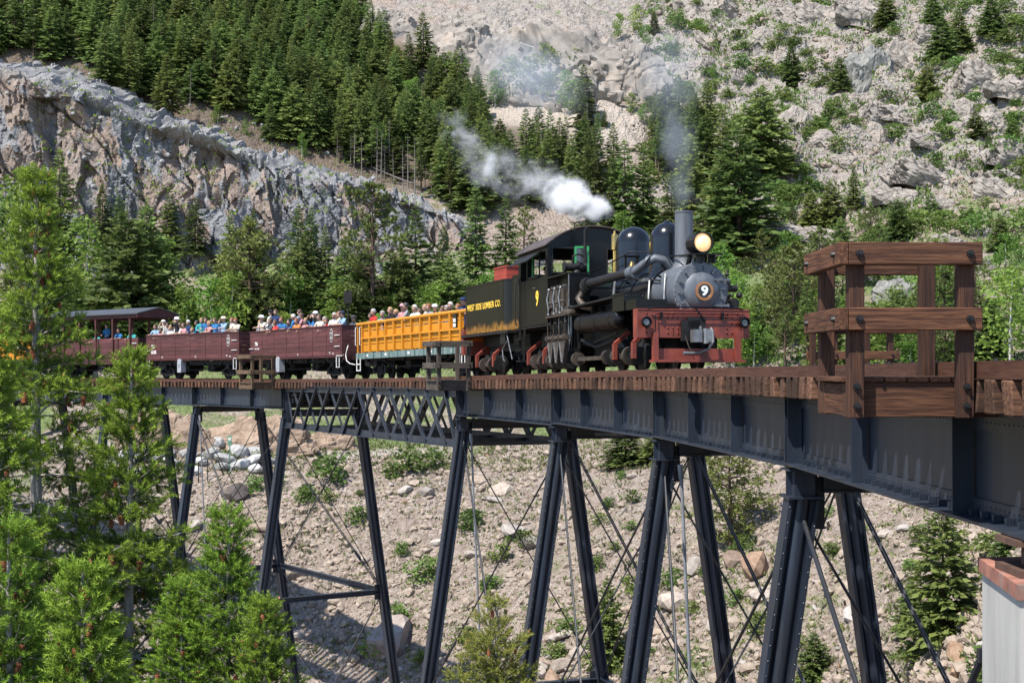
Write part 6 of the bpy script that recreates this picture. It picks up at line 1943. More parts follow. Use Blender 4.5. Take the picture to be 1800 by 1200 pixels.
seat_people(brown2, 10.7, 1.15, [
    (268, 571, -0.75, 'lean', LBLU, 'brown', None, 0.5, 0, 'person in pale blue leaning out at the rear of the last gondola'),
    (288, 564, -0.4, 'photo', CREAM, 'grey', ('cap', (0.55, 0.50, 0.44)), 0.4, 0, 'person with a beige cap raising a camera in the last gondola'),
    (285, 577, -0.85, 'lean', PINK, 'dark', None, 0.2, 1, 'low dark haired child in pink below the camera holder'),
    (312, 559, -0.6, 'photo', BLK, 'white', ('hat', (0.75, 0.74, 0.70)), 0.1, 0, 'person in black with a white hat near the roofed car'),
    (300, 573, -0.7, 'rest', WHT, 'blond', None, 0.2, 0, 'fair haired person in white next to the white hat'),
    (325, 568, -0.7, 'lean', PINK, 'brown', None, 0.1, 0, 'brown haired person in pink in the middle of the last gondola'),
    (338, 577, -0.8, 'rest', CREAM, 'blond', None, 0.3, 0, 'small fair child peeking over the last gondola'),
    (354, 560, -0.6, 'rest', TEAL, '~blond', None, 1.2, 0, 'long haired person in teal seen from the side'),
    (362, 559, -0.7, 'lean', BLUE, 'brown', None, 0.9, 0, 'person in blue carrying a teal backpack'),
    (378, 560, -0.6, 'visor', BLUE, 'brown', None, 0.2, 0, 'person in blue shading the eyes with one hand'),
    (394, 558, -0.65, 'visor', LBLU, 'dark', ('hat', (0.66, 0.55, 0.40)), 0.1, 0, 'person in light blue with a straw hat and a raised arm'),
    (416, 560, -0.7, 'lean', CREAM, 'red', None, 0.4, 0, 'auburn haired person in cream at the front end of the last gondola'),
    (405, 568, -0.3, 'rest', WHT, 'grey', None, -0.2, 0, 'grey haired person in white between the straw hat and the front end'),
])
seat_people(roofed, 10.5, 1.02, [
    (233, 579, -0.85, 'lean', TEAL, 'brown', None, 0.4, 0, 'brown haired person in teal leaning from the roofed car near its end'),
    (210, 578, -0.85, 'lean', BLUE, 'brown', None, 0.2, 0, 'person in blue leaning from the roofed car beside the post'),
    (188, 570, -0.5, 'rest', BLUE, 'dark', None, 0.2, 0, 'person in blue standing deeper under the roof'),
    (172, 584, -0.8, 'lean', TEAL, 'blond', None, 0.1, 0, 'fair haired person in turquoise partly behind the fir'),
])
FILL = [(WHT, 'white', 'in white'), (BLUE, 'brown', 'in blue'), (GREY, 'grey', 'in grey'), (CREAM, 'blond', 'in cream'), (DGREY, 'dark', 'in dark grey'), (PINK, 'red', 'in pink'), (NAVY, 'brown', 'in navy')]
for car, L, fl, cols, y0, where in ((yellow1, 13.0, 1.16, (674, 700, 742, 783, 788), 545, 'on the yellow car'), (brown1, 11.1, 1.12, (446, 479, 496, 516, 533, 549, 564, 588, 597), 560, 'in the second gondola'), (brown2, 10.7, 1.15, (277, 295, 306, 319, 331, 346, 370, 386, 408), 570, 'in the last gondola')):
    seat_people(car, L, fl, [(x, y0 + rnd.uniform(-3, 5) - (x - cols[0]) * (.07 if car is not yellow1 else .09), rnd.choice((-.7, -.5, .35)), rnd.choice(('rest', 'lean', 'lean', 'visor')), FILL[(k + x) % 7][0], FILL[(k * 3 + x) % 7][1], None, rnd.uniform(-.6, .8), k % 2,
        '%s haired person %s half hidden %s %s' % (FILL[(k * 3 + x) % 7][1], FILL[(k + x) % 7][2], where, ('by its rear end', 'towards its rear', 'at its middle', 'towards its front', 'by its front end')[min(4, k * 5 // len(cols))])) for k, x in enumerate(cols)])
person(LOCO, -9.3, -0.95, 1.52, 1.74, 'lean', BLK, 'dark', ('cap', BLK), 'engine driver in black resting an arm on the cab window sill', 0.0, 0, 'engine crew')
person(LOCO, -9.0, -0.25, 1.52, 1.72, 'rest', NAVY, 'dark', ('hat', BLK), 'dark figure with a hat inside the locomotive cab', 1.2, 0, 'engine crew')
# ------------------------------------------------------------------ vegetation and rocks
M_BARK = simple('conifer_bark', (0.085, 0.058, 0.042), 0.9, 0, 0.4, 6.0, 0.2, stretch=(3, 3, 0.6), bump=0.4)
M_BARKG = simple('pale_grey_bark', (0.30, 0.27, 0.24), 0.9, 0, 0.35, 7.0, 0.2, stretch=(2, 2, 0.8), dirt=(0.12, 0.10, 0.09), bump=0.3)
M_ASPENB = simple('aspen_bark', (0.45, 0.43, 0.37), 0.85, 0, 0.25, 5.0, 0.2, dirt=(0.12, 0.11, 0.09))
M_SPRUCE = foliage('spruce_needles', (0.045, 0.082, 0.024), (0.135, 0.200, 0.055), 0.38, 0.42, 0.9, tip=(0.23, 0.29, 0.07))
M_PINE = foliage('pine_needles', (0.042, 0.074, 0.022), (0.125, 0.18, 0.05), 0.32, 0.28, 1.1, tip=(0.20, 0.25, 0.065))
M_ASPEN = foliage('aspen_leaves', (0.10, 0.20, 0.034), (0.185, 0.30, 0.06), 0.45, 0.2, 1.4)
M_BUSH = foliage('shrub_leaves', (0.065, 0.125, 0.03), (0.15, 0.23, 0.055), 0.38, 0.35, 2.0)
M_SAGE = foliage('dry_sage', (0.10, 0.11, 0.06), (0.22, 0.22, 0.13), 0.2, 0.3, 3.0)
M_GRASS = foliage('slope_grass', (0.08, 0.12, 0.03), (0.22, 0.24, 0.09), 0.3, 0.3, 0.5)
M_SNAG = simple('dead_grey_wood', (0.17, 0.148, 0.13), 0.9, 0, 0.3, 6.0, 0.2)
M_FIRN = foliage('fir_needles', (0.012, 0.034, 0.007), (0.035, 0.085, 0.013), 0.26, 0.08, 1.0, tip=(0.26, 0.40, 0.045), hue=(0.482, 0.502))
M_FIRY = foliage('fir_needles_young', (0.05, 0.075, 0.015), (0.12, 0.15, 0.035), 0.28, 0.1, 1.0, tip=(0.30, 0.32, 0.07), hue=(0.488, 0.502))
M_CONE = simple('fir_cone_brown', (0.22, 0.075, 0.035), 0.8, 0, 0.4, 30.0, 0.2, rand=0.2)
M_BUD = foliage('red_brown_bud_scales', (0.24, 0.10, 0.05), (0.42, 0.21, 0.10), 0.2, 0.1, 3.0)

class LF:
    """fast collector of leaf quads"""
    def __init__(s):
        s.v = []; s.t = []
    def quad(s, p, d, up, ln, wd, tip=0.0, taper=0.35):
        """pointed leaf / spray: base at p, along d"""
        sd = np.cross(d, up); sd = sd / (np.linalg.norm(sd) + 1e-9)
        s.v += [p - sd * wd * 0.25, p + d * ln * 0.45 - sd * wd * 0.5, p + d * ln, p + d * ln * 0.45 + sd * wd * 0.5]
        s.t += [tip * 0.3, tip * 0.7, tip, tip * 0.7]
    def mesh(s, name, mat):
        n = len(s.v) // 4
        return tri_mesh(name, np.array(s.v), np.arange(n * 4).reshape(n, 4), mat, False, {'tip': np.array(s.t)})

def unit(v):
    return v / (np.linalg.norm(v) + 1e-9)

def conifer_mesh(seed, H=10.0, R=1.9, whorls=30, per=7, dens=8, droop=0.35, bare=0.08, power=0.85, tipamt=0.6, mat=None, ragged=0.28):
    r = np.random.RandomState(seed)
    L = LF()
    for k in range(whorls):
        t = bare + (1 - bare) * (k + r.uniform(-.3, .3)) / whorls
        z = H * t
        br = R * (1 - t) ** power * 1.0 + 0.12
        if r.rand() < 0.12: br *= 0.6
        n = max(4, int(per * (0.6 + 0.5 * (1 - t))))
        a0 = r.uniform(0, 6.28)
        for j in range(n):
            a = a0 + 2 * PI * j / n + r.uniform(-.35, .35)
            ln = br * r.uniform(1 - ragged, 1 + ragged)
            rise = 0.55 * t - droop * (1 - t) + r.uniform(-.12, .12)
            d = unit(np.array([math.cos(a), math.sin(a), rise]))
            p0 = np.array([0, 0, z])
            m = max(4, int(dens * 1.45 * (0.45 + 0.55 * ln / R)))
            for q in range(m):
                u = 0.18 + 0.82 * (q + r.rand()) / m
                p = p0 + d * ln * u + np.array([0, 0, -0.10 * ln * u * u * (1 - t)])
                side = (1 if q % 2 else -1)
                sd = np.array([-math.sin(a), math.cos(a), 0]) * side
                dd = unit(d * r.uniform(.5, 1.0) + sd * r.uniform(.3, 1.0) + np.array([0, 0, r.uniform(-.5, .10)]))
                sl = min(.62, 0.30 * ln * (1.12 - 0.55 * u) + 0.17) * r.uniform(.65, 1.25)
                up = unit(np.array([math.cos(a) * .9, math.sin(a) * .9, .75]) + r.normal(0, .45, 3))
                L.quad(p, dd, up, sl, sl * r.uniform(.34, .56), tipamt * (u ** 2) * r.rand())
            L.quad(p0 + d * ln * 0.55, unit(d + np.array([0, 0, .05])), unit(np.array([math.cos(a), math.sin(a), 1.2])), ln * 0.5, ln * 0.17 + .06, tipamt * r.rand())
    for q in range(6):
        L.quad(np.array([0, 0, H * (0.95 + 0.006 * q)]), unit(np.array([r.uniform(-.4, .4), r.uniform(-.4, .4), 1])), np.array([1., 0, 0]), 0.5, 0.14, tipamt)
    return L.mesh('crown', mat or M_SPRUCE)

def pine_mesh(seed, H=9.0, R=2.2, nb=38, bare=0.25, mat=None):
    r = np.random.RandomState(seed)
    L = LF(); limbs = MB()
    for k in range(nb):
        t = bare + (1 - bare) * (k + r.rand()) / nb
        z = H * t
        prof = math.sin(PI * min(1, max(0.0, (t - bare) / (1 - bare) * 0.86 + 0.16))) ** 0.7
        ln = R * prof * r.uniform(.55, 1.15) + 0.15
        a = r.uniform(0, 2 * PI)
        d = unit(np.array([math.cos(a), math.sin(a), r.uniform(-.15, .35) + 0.3 * t]))
        p0 = np.array([0, 0, z - 0.1])
        limbs.tube([tuple(p0), tuple(p0 + d * ln * .5), tuple(p0 + d * ln * 0.95 + np.array([0, 0, .1 * ln]))], [0.045, 0.03, 0.012], 5)
        for q in range(4 + int(ln * 2.2)):
            u = r.uniform(.35, 1.05)
            c = p0 + d * ln * u + r.normal(0, .13, 3) * (0.6 + ln * .35)
            c[2] += .08
            for e in range(9):
                dd = unit(r.normal(0, 1, 3) + np.array([0, 0, .45]) + d * .4)
                sl = r.uniform(.16, .34)
                L.quad(c, dd, unit(r.normal(0, 1, 3)), sl, sl * .42, r.rand() * .8)
    return L.mesh('crown', mat or M_PINE), limbs.mesh('limbs', M_BARK)

def leafy_mesh(seed, H=6.0, R=1.7, nblob=13, per=75, leaf=0.26, mat=None, low=0.15, name='crown', squash=1.0):
    r = np.random.RandomState(seed)
    L = LF()
    for b in range(nblob):
        t = low + (1 - low) * (b + .5) / nblob
        prof = math.sin(PI * (0.12 + 0.84 * t)) ** 0.8
        a = r.uniform(0, 2 * PI)
        c = np.array([math.cos(a) * R * prof * r.uniform(.1, .75), math.sin(a) * R * prof * r.uniform(.1, .75), H * t * .94])
        rad = R * r.uniform(.32, .55) * (0.6 + 0.5 * prof)
        for q in range(per):
            v = unit(r.normal(0, 1, 3)) * r.uniform(.35, 1.0) ** .5
            p = c + v * rad * np.array([1, 1, 0.8 * squash])
            if p[2] < 0.02: continue
            dd = unit(r.normal(0, 1, 3) + v * .6)
            L.quad(p, dd, unit(r.normal(0, 1, 3) + np.array([0, 0, .6])), leaf * r.uniform(.6, 1.3), leaf * r.uniform(.5, .9), r.rand())
    return L.mesh(name, mat or M_ASPEN)

def trunk_mesh(H, r0, mat, lean=0.0, seed=0, bare_twigs=0):
    r = random.Random(seed)
    m = MB()
    pts = [(lean * H * t * t + r.uniform(-.02, .02) * H * .06, r.uniform(-.02, .02) * H * .06, H * t - 0.35 * (t == 0)) for t in (0, .2, .45, .7, .96)]
    m.tube(pts, [r0, r0 * .82, r0 * .6, r0 * .35, r0 * .08], 8)
    for k in range(bare_twigs):
        z = H * r.uniform(.25, .97); a = r.uniform(0, 6.28); ln = H * .16 * (1.1 - z / H) + .15
        m.tube([(0, 0, z), (math.cos(a) * ln, math.sin(a) * ln, z + ln * r.uniform(-.2, .25))], [0.022, 0.006], 4)
    return m.mesh('trunk', mat, 60)

LIB = {'spruce': [], 'wide': [], 'thin': [], 'pine': [], 'aspen': [], 'bush': [], 'snag': [], 'juniper': []}
for k in range(4):
    LIB['spruce'].append((conifer_mesh(10 + k, 10, 1.85 + .14 * k, 34, 8, 10), [('trunk', trunk_mesh(9.6, .16, M_BARK, seed=k))]))
for k in range(4):
    LIB['wide'].append((conifer_mesh(30 + k, 8, 2.2 + .15 * k, 32, 9, 13, droop=.15, power=.7, bare=.05), [('trunk', trunk_mesh(7.6, .17, M_BARK, seed=k))]))
for k in range(3):
    LIB['thin'].append((conifer_mesh(50 + k, 11, 1.35 + .12 * k, 32, 7, 8, bare=.28 + .08 * k, droop=.4, ragged=.4), [('trunk', trunk_mesh(10.7, .14, M_BARK, seed=k, bare_twigs=14))]))
for k in range(4):
    c_, l_ = pine_mesh(70 + k, 9, 2.2, 58, .14 + .05 * k)
    LIB['pine'].append((c_, [('trunk', trunk_mesh(8.7, .2, M_BARK, seed=k)), ('limbs', l_)]))
c_, l_ = pine_mesh(79, 9, 2.9, 105, .06)
LIB['pine'].append((c_, [('trunk', trunk_mesh(8.7, .2, M_BARK, seed=9)), ('limbs', l_)]))
for k in range(4):
    LIB['aspen'].append((leafy_mesh(90 + k, 6, 1.35 + .12 * k, 14, 70, .24), [('trunk', trunk_mesh(5.4, .075, M_ASPENB, lean=.03, seed=k))]))
for k in range(5):
    LIB['bush'].append((leafy_mesh(110 + k, 1.0, .75, 8, 48, .15, M_BUSH, low=.1, name='shrub', squash=.8), []))
for k in range(3):
    LIB['juniper'].append((conifer_mesh(130 + k, 3.2, 1.15, 13, 8, 8, droop=-.25, power=.55, bare=.03), [('trunk', trunk_mesh(2.8, .09, M_BARK, seed=k))]))
for k in range(3):
    LIB['snag'].append((None, [('trunk', trunk_mesh(9, .12, M_SNAG, seed=k + 5, bare_twigs=34))]))
HT = {'spruce': 10, 'wide': 8, 'thin': 11, 'pine': 9, 'aspen': 6, 'bush': 1.0, 'snag': 9, 'juniper': 3.2}
NAME = {'spruce': 'spruce_tree', 'wide': 'fir_tree', 'thin': 'lodgepole_tree', 'pine': 'pine_tree', 'aspen': 'aspen_tree', 'bush': 'shrub', 'snag': 'dead_tree', 'juniper': 'juniper_tree'}
CAT = {'spruce': 'tree', 'wide': 'tree', 'thin': 'tree', 'pine': 'tree', 'aspen': 'tree', 'bush': 'bush', 'snag': 'dead tree', 'juniper': 'tree'}
COUNT = {}

def plant(kind, p, h, label, group=None, wide=1.0, var=None):
    """copy of a library plant (thing and parts) standing at p, h metres tall"""
    COUNT[kind] = COUNT.get(kind, 0) + 1
    crown, parts = LIB[kind][rnd.randrange(len(LIB[kind])) if var is None else var]
    s = h / HT[kind]
    sc = (s * wide, s * wide * rnd.uniform(.92, 1.08), s)
    rz = rnd.uniform(0, 2 * PI)
    if not parts:
        o = link(NAME[kind], crown, None, p, (rnd.uniform(-.06, .06), rnd.uniform(-.06, .06), rz), sc)
        return tag(o, label, CAT[kind], group)
    o = thing(NAME[kind], label, CAT[kind], group, p, (rnd.uniform(-.025, .025), rnd.uniform(-.025, .025), rz), sc)
    if crown is not None:
        link('crown', crown, o)
    for nm, me in parts:
        link(nm, me, o)
    return o

def plant_px(kind, x, ybase, ytop, label, group=None, wide=1.0, var=None, sink=0.15, hh=hit2):
    q = hh(x, ybase)
    if q is None:
        return None
    h = (ybase - ytop) / 2500.0 * q.y
    return plant(kind, (q.x, q.y, q.z - sink), h, label, group, wide, var)

# --- belt of trees between the railway and the rock face, each told apart by what stands by it
BELT = [
 ('spruce', 105, 500, 262, 'tall narrow dark spruce against the rock face at the far left', 1.05), ('aspen', 38, 505, 290, 'pale green aspen at the left edge before the rock face', 1.4), ('aspen', 150, 560, 375, 'bright aspen between the tall left spruce and the dark pines', 1.2),
 ('spruce', 182, 470, 322, 'spruce just right of the tall left spruce', 1.1), ('spruce', 212, 480, 338, 'second spruce right of the tall left one', 1.1), ('wide', 225, 615, 372, 'broad dark fir above the roof of the roofed car', 1.15), ('wide', 262, 600, 355, 'fir leaning on the broad dark fir above the roofed car', 1.0),
 ('aspen', 288, 580, 408, 'light green aspen above the right end of the roofed car', 1.1), ('spruce', 300, 450, 328, 'yellowish spruce standing before the orange stained rock', 1.25), ('spruce', 342, 448, 345, 'yellowish spruce on top of the rubble bank', 1.3), ('snag', 245, 470, 330, 'whitish bare dead tree before the rock face', 1.0),
 ('aspen', 330, 640, 490, 'thin pale aspen behind the last gondola', 1.3), ('aspen', 372, 640, 480, 'aspen behind the passengers with blue tops', 1.4), ('spruce', 402, 500, 370, 'slim spruce right of the rubble bank', 1.1), ('pine', 440, 600, 385, 'full rounded pine behind the gap between the brown gondolas', 1.2), ('spruce', 447, 470, 368, 'spruce showing over the rounded pine', 1.2),
 ('aspen', 405, 630, 470, 'aspen left of the rounded pine', 1.2), ('spruce', 522, 520, 358, 'spruce with pointed top left of the twin spruces', 1.2), ('spruce', 546, 500, 362, 'right one of the pointed spruces before the grey rock', 1.0), ('wide', 536, 555, 410, 'yellow green fir below the pointed spruces', 1.0), ('spruce', 572, 510, 395, 'small dark spruce left of the big open pine', 1.0),
 ('pine', 655, 610, 318, 'tall open pine with visible trunk behind the yellow car', 1.0), ('wide', 605, 580, 430, 'fir left of the tall open pine', 1.1), ('wide', 640, 590, 440, 'low fir under the tall open pine', 1.0), ('spruce', 730, 560, 358, 'full spruce right of the tall open pine', 1.15), ('wide', 705, 600, 450, 'dark low fir at the foot of the full spruce', 1.2),
 ('spruce', 776, 545, 395, 'bluish slim spruce between the full spruce and the tender', 1.0), ('wide', 790, 600, 450, 'fir behind the red bin on the tender', 1.2), ('spruce', 836, 520, 318, 'tall spruce behind the red bin on the tender', 1.0), ('spruce', 888, 520, 338, 'tall spruce behind the cab of the locomotive', 1.05), ('aspen', 745, 620, 500, 'aspen behind the yellow car', 1.3), ('aspen', 770, 620, 490, 'second aspen behind the yellow car next to the tender', 1.2),
 ('aspen', 500, 630, 540, 'low aspen right of the rounded pine', 1.5), ('aspen', 580, 630, 545, 'low bushy aspen behind the front end of the second gondola', 1.6), ('pine', 20, 640, 480, 'pine behind the fir at the left edge', 1.2), ('wide', 130, 640, 500, 'fir behind the roofed car', 1.3), ('wide', 690, 560, 445, 'small fir between the open pine and the full spruce', 1.0), ('aspen', 25, 450, 330, 'aspen in front of the rock at the left frame edge', 1.5),
 ('pine', 920, 470, 360, 'small pine over the cab roof', 1.1), ('aspen', 1010, 460, 395, 'pale shrub like aspen behind the cab roof', 1.5),
 # behind and right of the locomotive
 ('aspen', 1095, 430, 365, 'yellowish aspen behind the brass whistle', 1.6), ('spruce', 1045, 405, 218, 'tall spruce above the steam plume', 1.0), ('spruce', 1075, 410, 262, 'spruce just right of the tall one over the steam plume', 1.0), ('spruce', 1100, 410, 245, 'dense spruce above the domes', 1.1), ('spruce', 1130, 410, 255, 'dense spruce left of the smoke', 1.1), ('spruce', 1005, 370, 235, 'spruce left of the tall one over the steam plume', .9),
 ('spruce', 968, 330, 190, 'spruce before the sandy mound', .9), ('wide', 1340, 300, 152, 'big dark fir standing alone above the locomotive headlight', 1.25), ('wide', 1300, 452, 225, 'big full fir right of the headlight', 1.2), ('wide', 1240, 330, 200, 'fir behind the stack smoke', 1.2), ('spruce', 1270, 330, 190, 'spruce between the smoke and the big dark fir', 1.2), ('spruce', 1215, 420, 235, 'spruce hidden behind the smokestack smoke', 1.3),
 ('wide', 1265, 400, 270, 'fir at the left foot of the big full fir', 1.0), ('spruce', 1180, 440, 300, 'spruce behind the smokestack', 1.2), ('pine', 1395, 600, 425, 'rounded pine left of the near refuge platform', 1.25), ('pine', 1365, 560, 440, 'pine half behind the rounded pine', 1.0), ('pine', 1440, 560, 400, 'pine behind the left posts of the near refuge platform', 1.0), ('pine', 1340, 480, 400, 'small pine right of the big full fir', 1.0),
 ('thin', 1420, 640, 490, 'gaunt young spruce with bare twigs by the far refuge platform', 1.5), ('aspen', 1290, 645, 515, 'bright aspen right of the smokebox', 1.5), ('aspen', 1325, 645, 560, 'low aspen right of the front beam', 1.7), ('aspen', 1560, 645, 540, 'bright aspen seen between the platform posts', 1.6), ('aspen', 1600, 640, 580, 'low bright aspen seen through the near platform', 2.0), ('pine', 1660, 640, 470, 'pine seen through the right half of the near platform', 1.1),
 ('aspen', 1775, 645, 465, 'big bright aspen at the right frame edge', 1.5), ('wide', 1740, 645, 520, 'dark fir right of the near platform', 1.2), ('aspen', 1640, 560, 480, 'aspen before the outcrop right of the near platform', 1.4), ('pine', 1380, 645, 540, 'low pine beside the front beam', 1.2), ('wide', 1455, 645, 545, 'low fir behind the far refuge platform', 1.3), ('aspen', 1500, 640, 575, 'small aspen behind the far refuge platform', 1.8), ('pine', 1700, 640, 545, 'small pine by the right platform post', 1.1),
 # single conifers on the mountainside to the right
 ('wide', 1392, 152, 78, 'dark fir at the upper left of the bare rock slope', 1.0), ('wide', 1476, 158, 98, 'dark fir under the grey outcrop', 1.1), ('spruce', 1500, 368, 288, 'dark spruce below the pale slabs', 1.1), ('wide', 1462, 400, 318, 'fir left of the dark spruce under the slabs', 1.2), ('wide', 1558, 46, -14, 'dark fir at the upper edge left of the talus', 1.3), ('wide', 1640, 48, -12, 'dark fir at the upper edge right of the talus', 1.2),
 ('wide', 1655, 105, 28, 'dark fir on the talus, upper right', 1.3), ('wide', 1742, 62, -8, 'fir in the upper right corner', 1.3), ('wide', 1685, 90, 20, 'fir leaning on the one on the talus', 1.2), ('wide', 1630, 180, 112, 'low dark fir beside the talus', 1.3), ('juniper', 1455, 210, 180, 'small round juniper amid pale rocks', 1.0), ('juniper', 1738, 272, 240, 'lone juniper on the right skyline slab', 1.0), ('wide', 1755, 330, 285, 'dark shrubby fir at the right edge of the slabs', 1.4), ('wide', 1758, 440, 375, 'dark fir at the right frame edge above the near platform', 1.2),
 ('pine', 1390, 400, 355, 'small pine on the pale clearing', 1.2), ('wide', 1425, 400, 330, 'fir on the right of the pale clearing', 1.2), ('pine', 1530, 420, 360, 'bushy pine above the near platform', 1.5), ('wide', 1580, 420, 350, 'green fir above the near platform', 1.3), ('juniper', 1636, 380, 340, 'juniper at the foot of the pale slabs', 1.1), ('wide', 1480, 470, 380, 'fir behind the upper left corner of the near platform', 1.1), ('wide', 1780, 250, 205, 'dark bushy fir at the right edge', 1.4), ('spruce', 745, 120, 20, 'dark pine standing out before the pale rock dome', 1.2), ('wide', 1715, 240, 195, 'fir on the green gully at the right', 1.5), ('spruce', 1062, 222, 190, 'tiny spruce on the sandy mound', 1.2), ('spruce', 1070, 170, 118, 'spruce at the foot of the rock dome', 1.2), ('wide', 1150, 60, 20, 'pine on the ridge of the rock dome', 1.0),
 # below the viaduct
 ('pine', 1285, 960, 768, 'spreading pine under the girder between two trestles', 1.25), ('wide', 1100, 815, 745, 'bushy low spruce right under the girder', 1.9), ('wide', 1150, 810, 750, 'second bushy spruce under the girder', 1.7), ('wide', 1662, 1115, 880, 'bright green spruce below the near end of the viaduct', 1.0), ('wide', 1602, 1105, 1010, 'small spruce left of the bright green one', 1.3), ('wide', 1770, 975, 915, 'spruce behind the concrete pier', 1.4), ('wide', 1432, 1190, 1105, 'small spruce at the foot of the nearest trestle', 1.2), ('wide', 1070, 1170, 1010, 'dark slender spruce between trestle legs', .8), ('wide', 1750, 1190, 1120, 'little spruce at the base of the concrete pier', 1.4)]
for kind, x, yb, yt, lab, wd in BELT:
    plant_px(kind, x, yb, yt, lab, None, wd, 4 if lab.startswith('spreading') or lab.startswith('full rounded') or lab.startswith('rounded pine') else None)

WHERE = lambda x: 'behind the roofed car' if x < 240 else 'behind the last gondola' if x < 420 else 'behind the second gondola' if x < 610 else 'behind the yellow car' if x < 830 else 'behind the locomotive'
for k in range(46):
    x = 10 + 900 * (k + rnd.random() * .8) / 46
    yb = rnd.uniform(560, 640)
    kd = 'aspen' if rnd.random() < .62 else 'wide'
    plant_px(kd, x, yb, yb - rnd.uniform(70, 120), '%s filling the belt %s' % ('light green young aspen' if kd == 'aspen' else 'dark young fir', WHERE(x)), 'young trees of the trackside belt', rnd.uniform(1.3, 1.7))
WHERE2 = lambda x: 'just right of the smokebox' if x < 1380 else 'left of the near platform' if x < 1480 else 'seen through the near platform' if x < 1720 else 'at the right edge'
for k in range(44):
    x = 1255 + 560 * (k + rnd.random() * .8) / 44
    yb = rnd.uniform(500, 645)
    kd = 'aspen' if rnd.random() < .7 else 'pine' if rnd.random() < .6 else 'wide'
    plant_px(kd, x, yb, yb - rnd.uniform(60, 110), '%s in the thicket %s' % ({'aspen': 'light green young aspen', 'pine': 'young pine', 'wide': 'dark young fir'}[kd], WHERE2(x)), 'young trees right of the locomotive', rnd.uniform(1.3, 1.8))
for k in range(16):
    x = 585 + 190 * (k + rnd.random() * .7) / 16
    yb = float(np.interp(x, [500, 640, 800], [268, 312, 372])) - rnd.uniform(2, 22)
    plant_px('snag', x, yb, yb - rnd.uniform(55, 110), 'bare grey trunk in the burnt looking forest edge above the rock face', 'bare trunks at the forest edge', 1.0)
# --- forest above the rock face and round the sandy mounds
def inside(poly, x, y):
    c = False
    for (x0, y0), (x1, y1) in zip(poly, poly[1:] + poly[:1]):
        if (y0 > y) != (y1 > y) and x < (x1 - x0) * (y - y0) / (y1 - y0) + x0:
            c = not c
    return c
FOREST = [(-60, 92), (100, 110), (300, 196), (500, 268), (640, 312), (800, 372), (900, 378), (1000, 340), (1120, 330), (1230, 300), (1260, 200), (1180, 230), (1100, 200), (1000, 230), (900, 210), (830, 190), (740, 150), (680, 110), (640, 40), (580, -20), (-60, -40)]
FL = {'spruce': 'dark spruce', 'wide': 'full green fir', 'thin': 'lodgepole with bare lower trunk', 'aspen': 'bright aspen', 'snag': 'grey dead tree'}
pts = []
tries = 0
while len(pts) < 430 and tries < 60000:
    tries += 1
    x, y = rnd.uniform(-60, 1260), rnd.uniform(-40, 380)
    if not inside(FOREST, x, y):
        continue
    if (850 < x < 1025 and 178 < y < 282) or (1035 < x < 1145 and 195 < y < 325) or (590 < x < 760 and 268 < y < 340 and rnd.random() < .5):
        continue
    q = hit2(x, y)
    if q is None:
        continue
    if any((q.x - a.x) ** 2 + (q.y - a.y) ** 2 < 2.05 ** 2 for _, _, a in pts):
        continue
    pts.append((x, y, q))
low_edge = lambda x: np.interp(x, [0, 100, 300, 500, 640, 800], [108, 115, 200, 272, 318, 380])
rest = []
for x, y, q in sorted(pts, key=lambda e: e[2].y):
    u = rnd.random()
    edge = low_edge(x) - y
    if x < 820 and edge < 26:
        kind = 'aspen' if (330 < x < 470 and u < .6) or u < .12 else ('thin' if u < (.65 if x > 560 or x < 120 else .25) else ('spruce' if u < .85 else 'snag'))
    else:
        kind = 'spruce' if u < .50 else 'wide' if u < .74 else 'thin' if u < .92 else 'snag' if u < .95 else 'aspen'
    h = {'spruce': rnd.uniform(6.0, 9.5), 'wide': rnd.uniform(4.5, 8), 'thin': rnd.uniform(7.0, 9.8), 'aspen': rnd.uniform(3.2, 5.0), 'snag': rnd.uniform(5, 8)}[kind]
    if x < 820 and edge < 26 and 300 < x < 560 and kind != 'thin':
        h *= .72
    reg = ('at the far upper left' if x < 130 else 'above the left rock face' if x < 330 else 'above the middle rock face' if x < 520 else 'above the right rock face' if x < 720 else 'left of the sandy mounds' if x < 860 else 'below the sandy mounds' if x < 1090 else 'left of the stack smoke')
    row = 'high up' if edge > 150 else 'half way up' if edge > 60 else 'at the lower forest edge'
    siz = {'spruce': 'tall' if h > 8 else 'short', 'wide': 'large' if h > 6.3 else 'small', 'thin': 'tall' if h > 8.5 else 'slight', 'aspen': 'leafy', 'snag': 'bare'}[kind]
    lab = '%s %s %s %s' % (siz, FL[kind], row, reg)
    plant(kind, (q.x, q.y, q.z - .2), h, lab, 'trees of the forest above the rock face', {'spruce': 1.25, 'wide': 1.2, 'thin': 1.2, 'aspen': 1.3, 'snag': 1}[kind] * rnd.uniform(.85, 1.2))
for x, yb, yt in ((905, 180, 95), (930, 175, 80), (955, 180, 72), (985, 175, 85), (1010, 180, 78), (1000, 200, 120), (870, 190, 120), (1025, 205, 135), (790, 118, 88), (820, 130, 100), (980, 150, 70), (1090, 70, 20), (1120, 60, 5), (1135, 90, 40), (1110, 200, 160), (1060, 130, 90), (1180, 210, 170), (1210, 170, 140), (1255, 140, 110), (1130, 215, 180)):
    plant_px('aspen', x, yb, yt, 'bright aspen in the grove between the rock dome and the sandy mounds', 'aspens round the sandy mounds', 1.5)

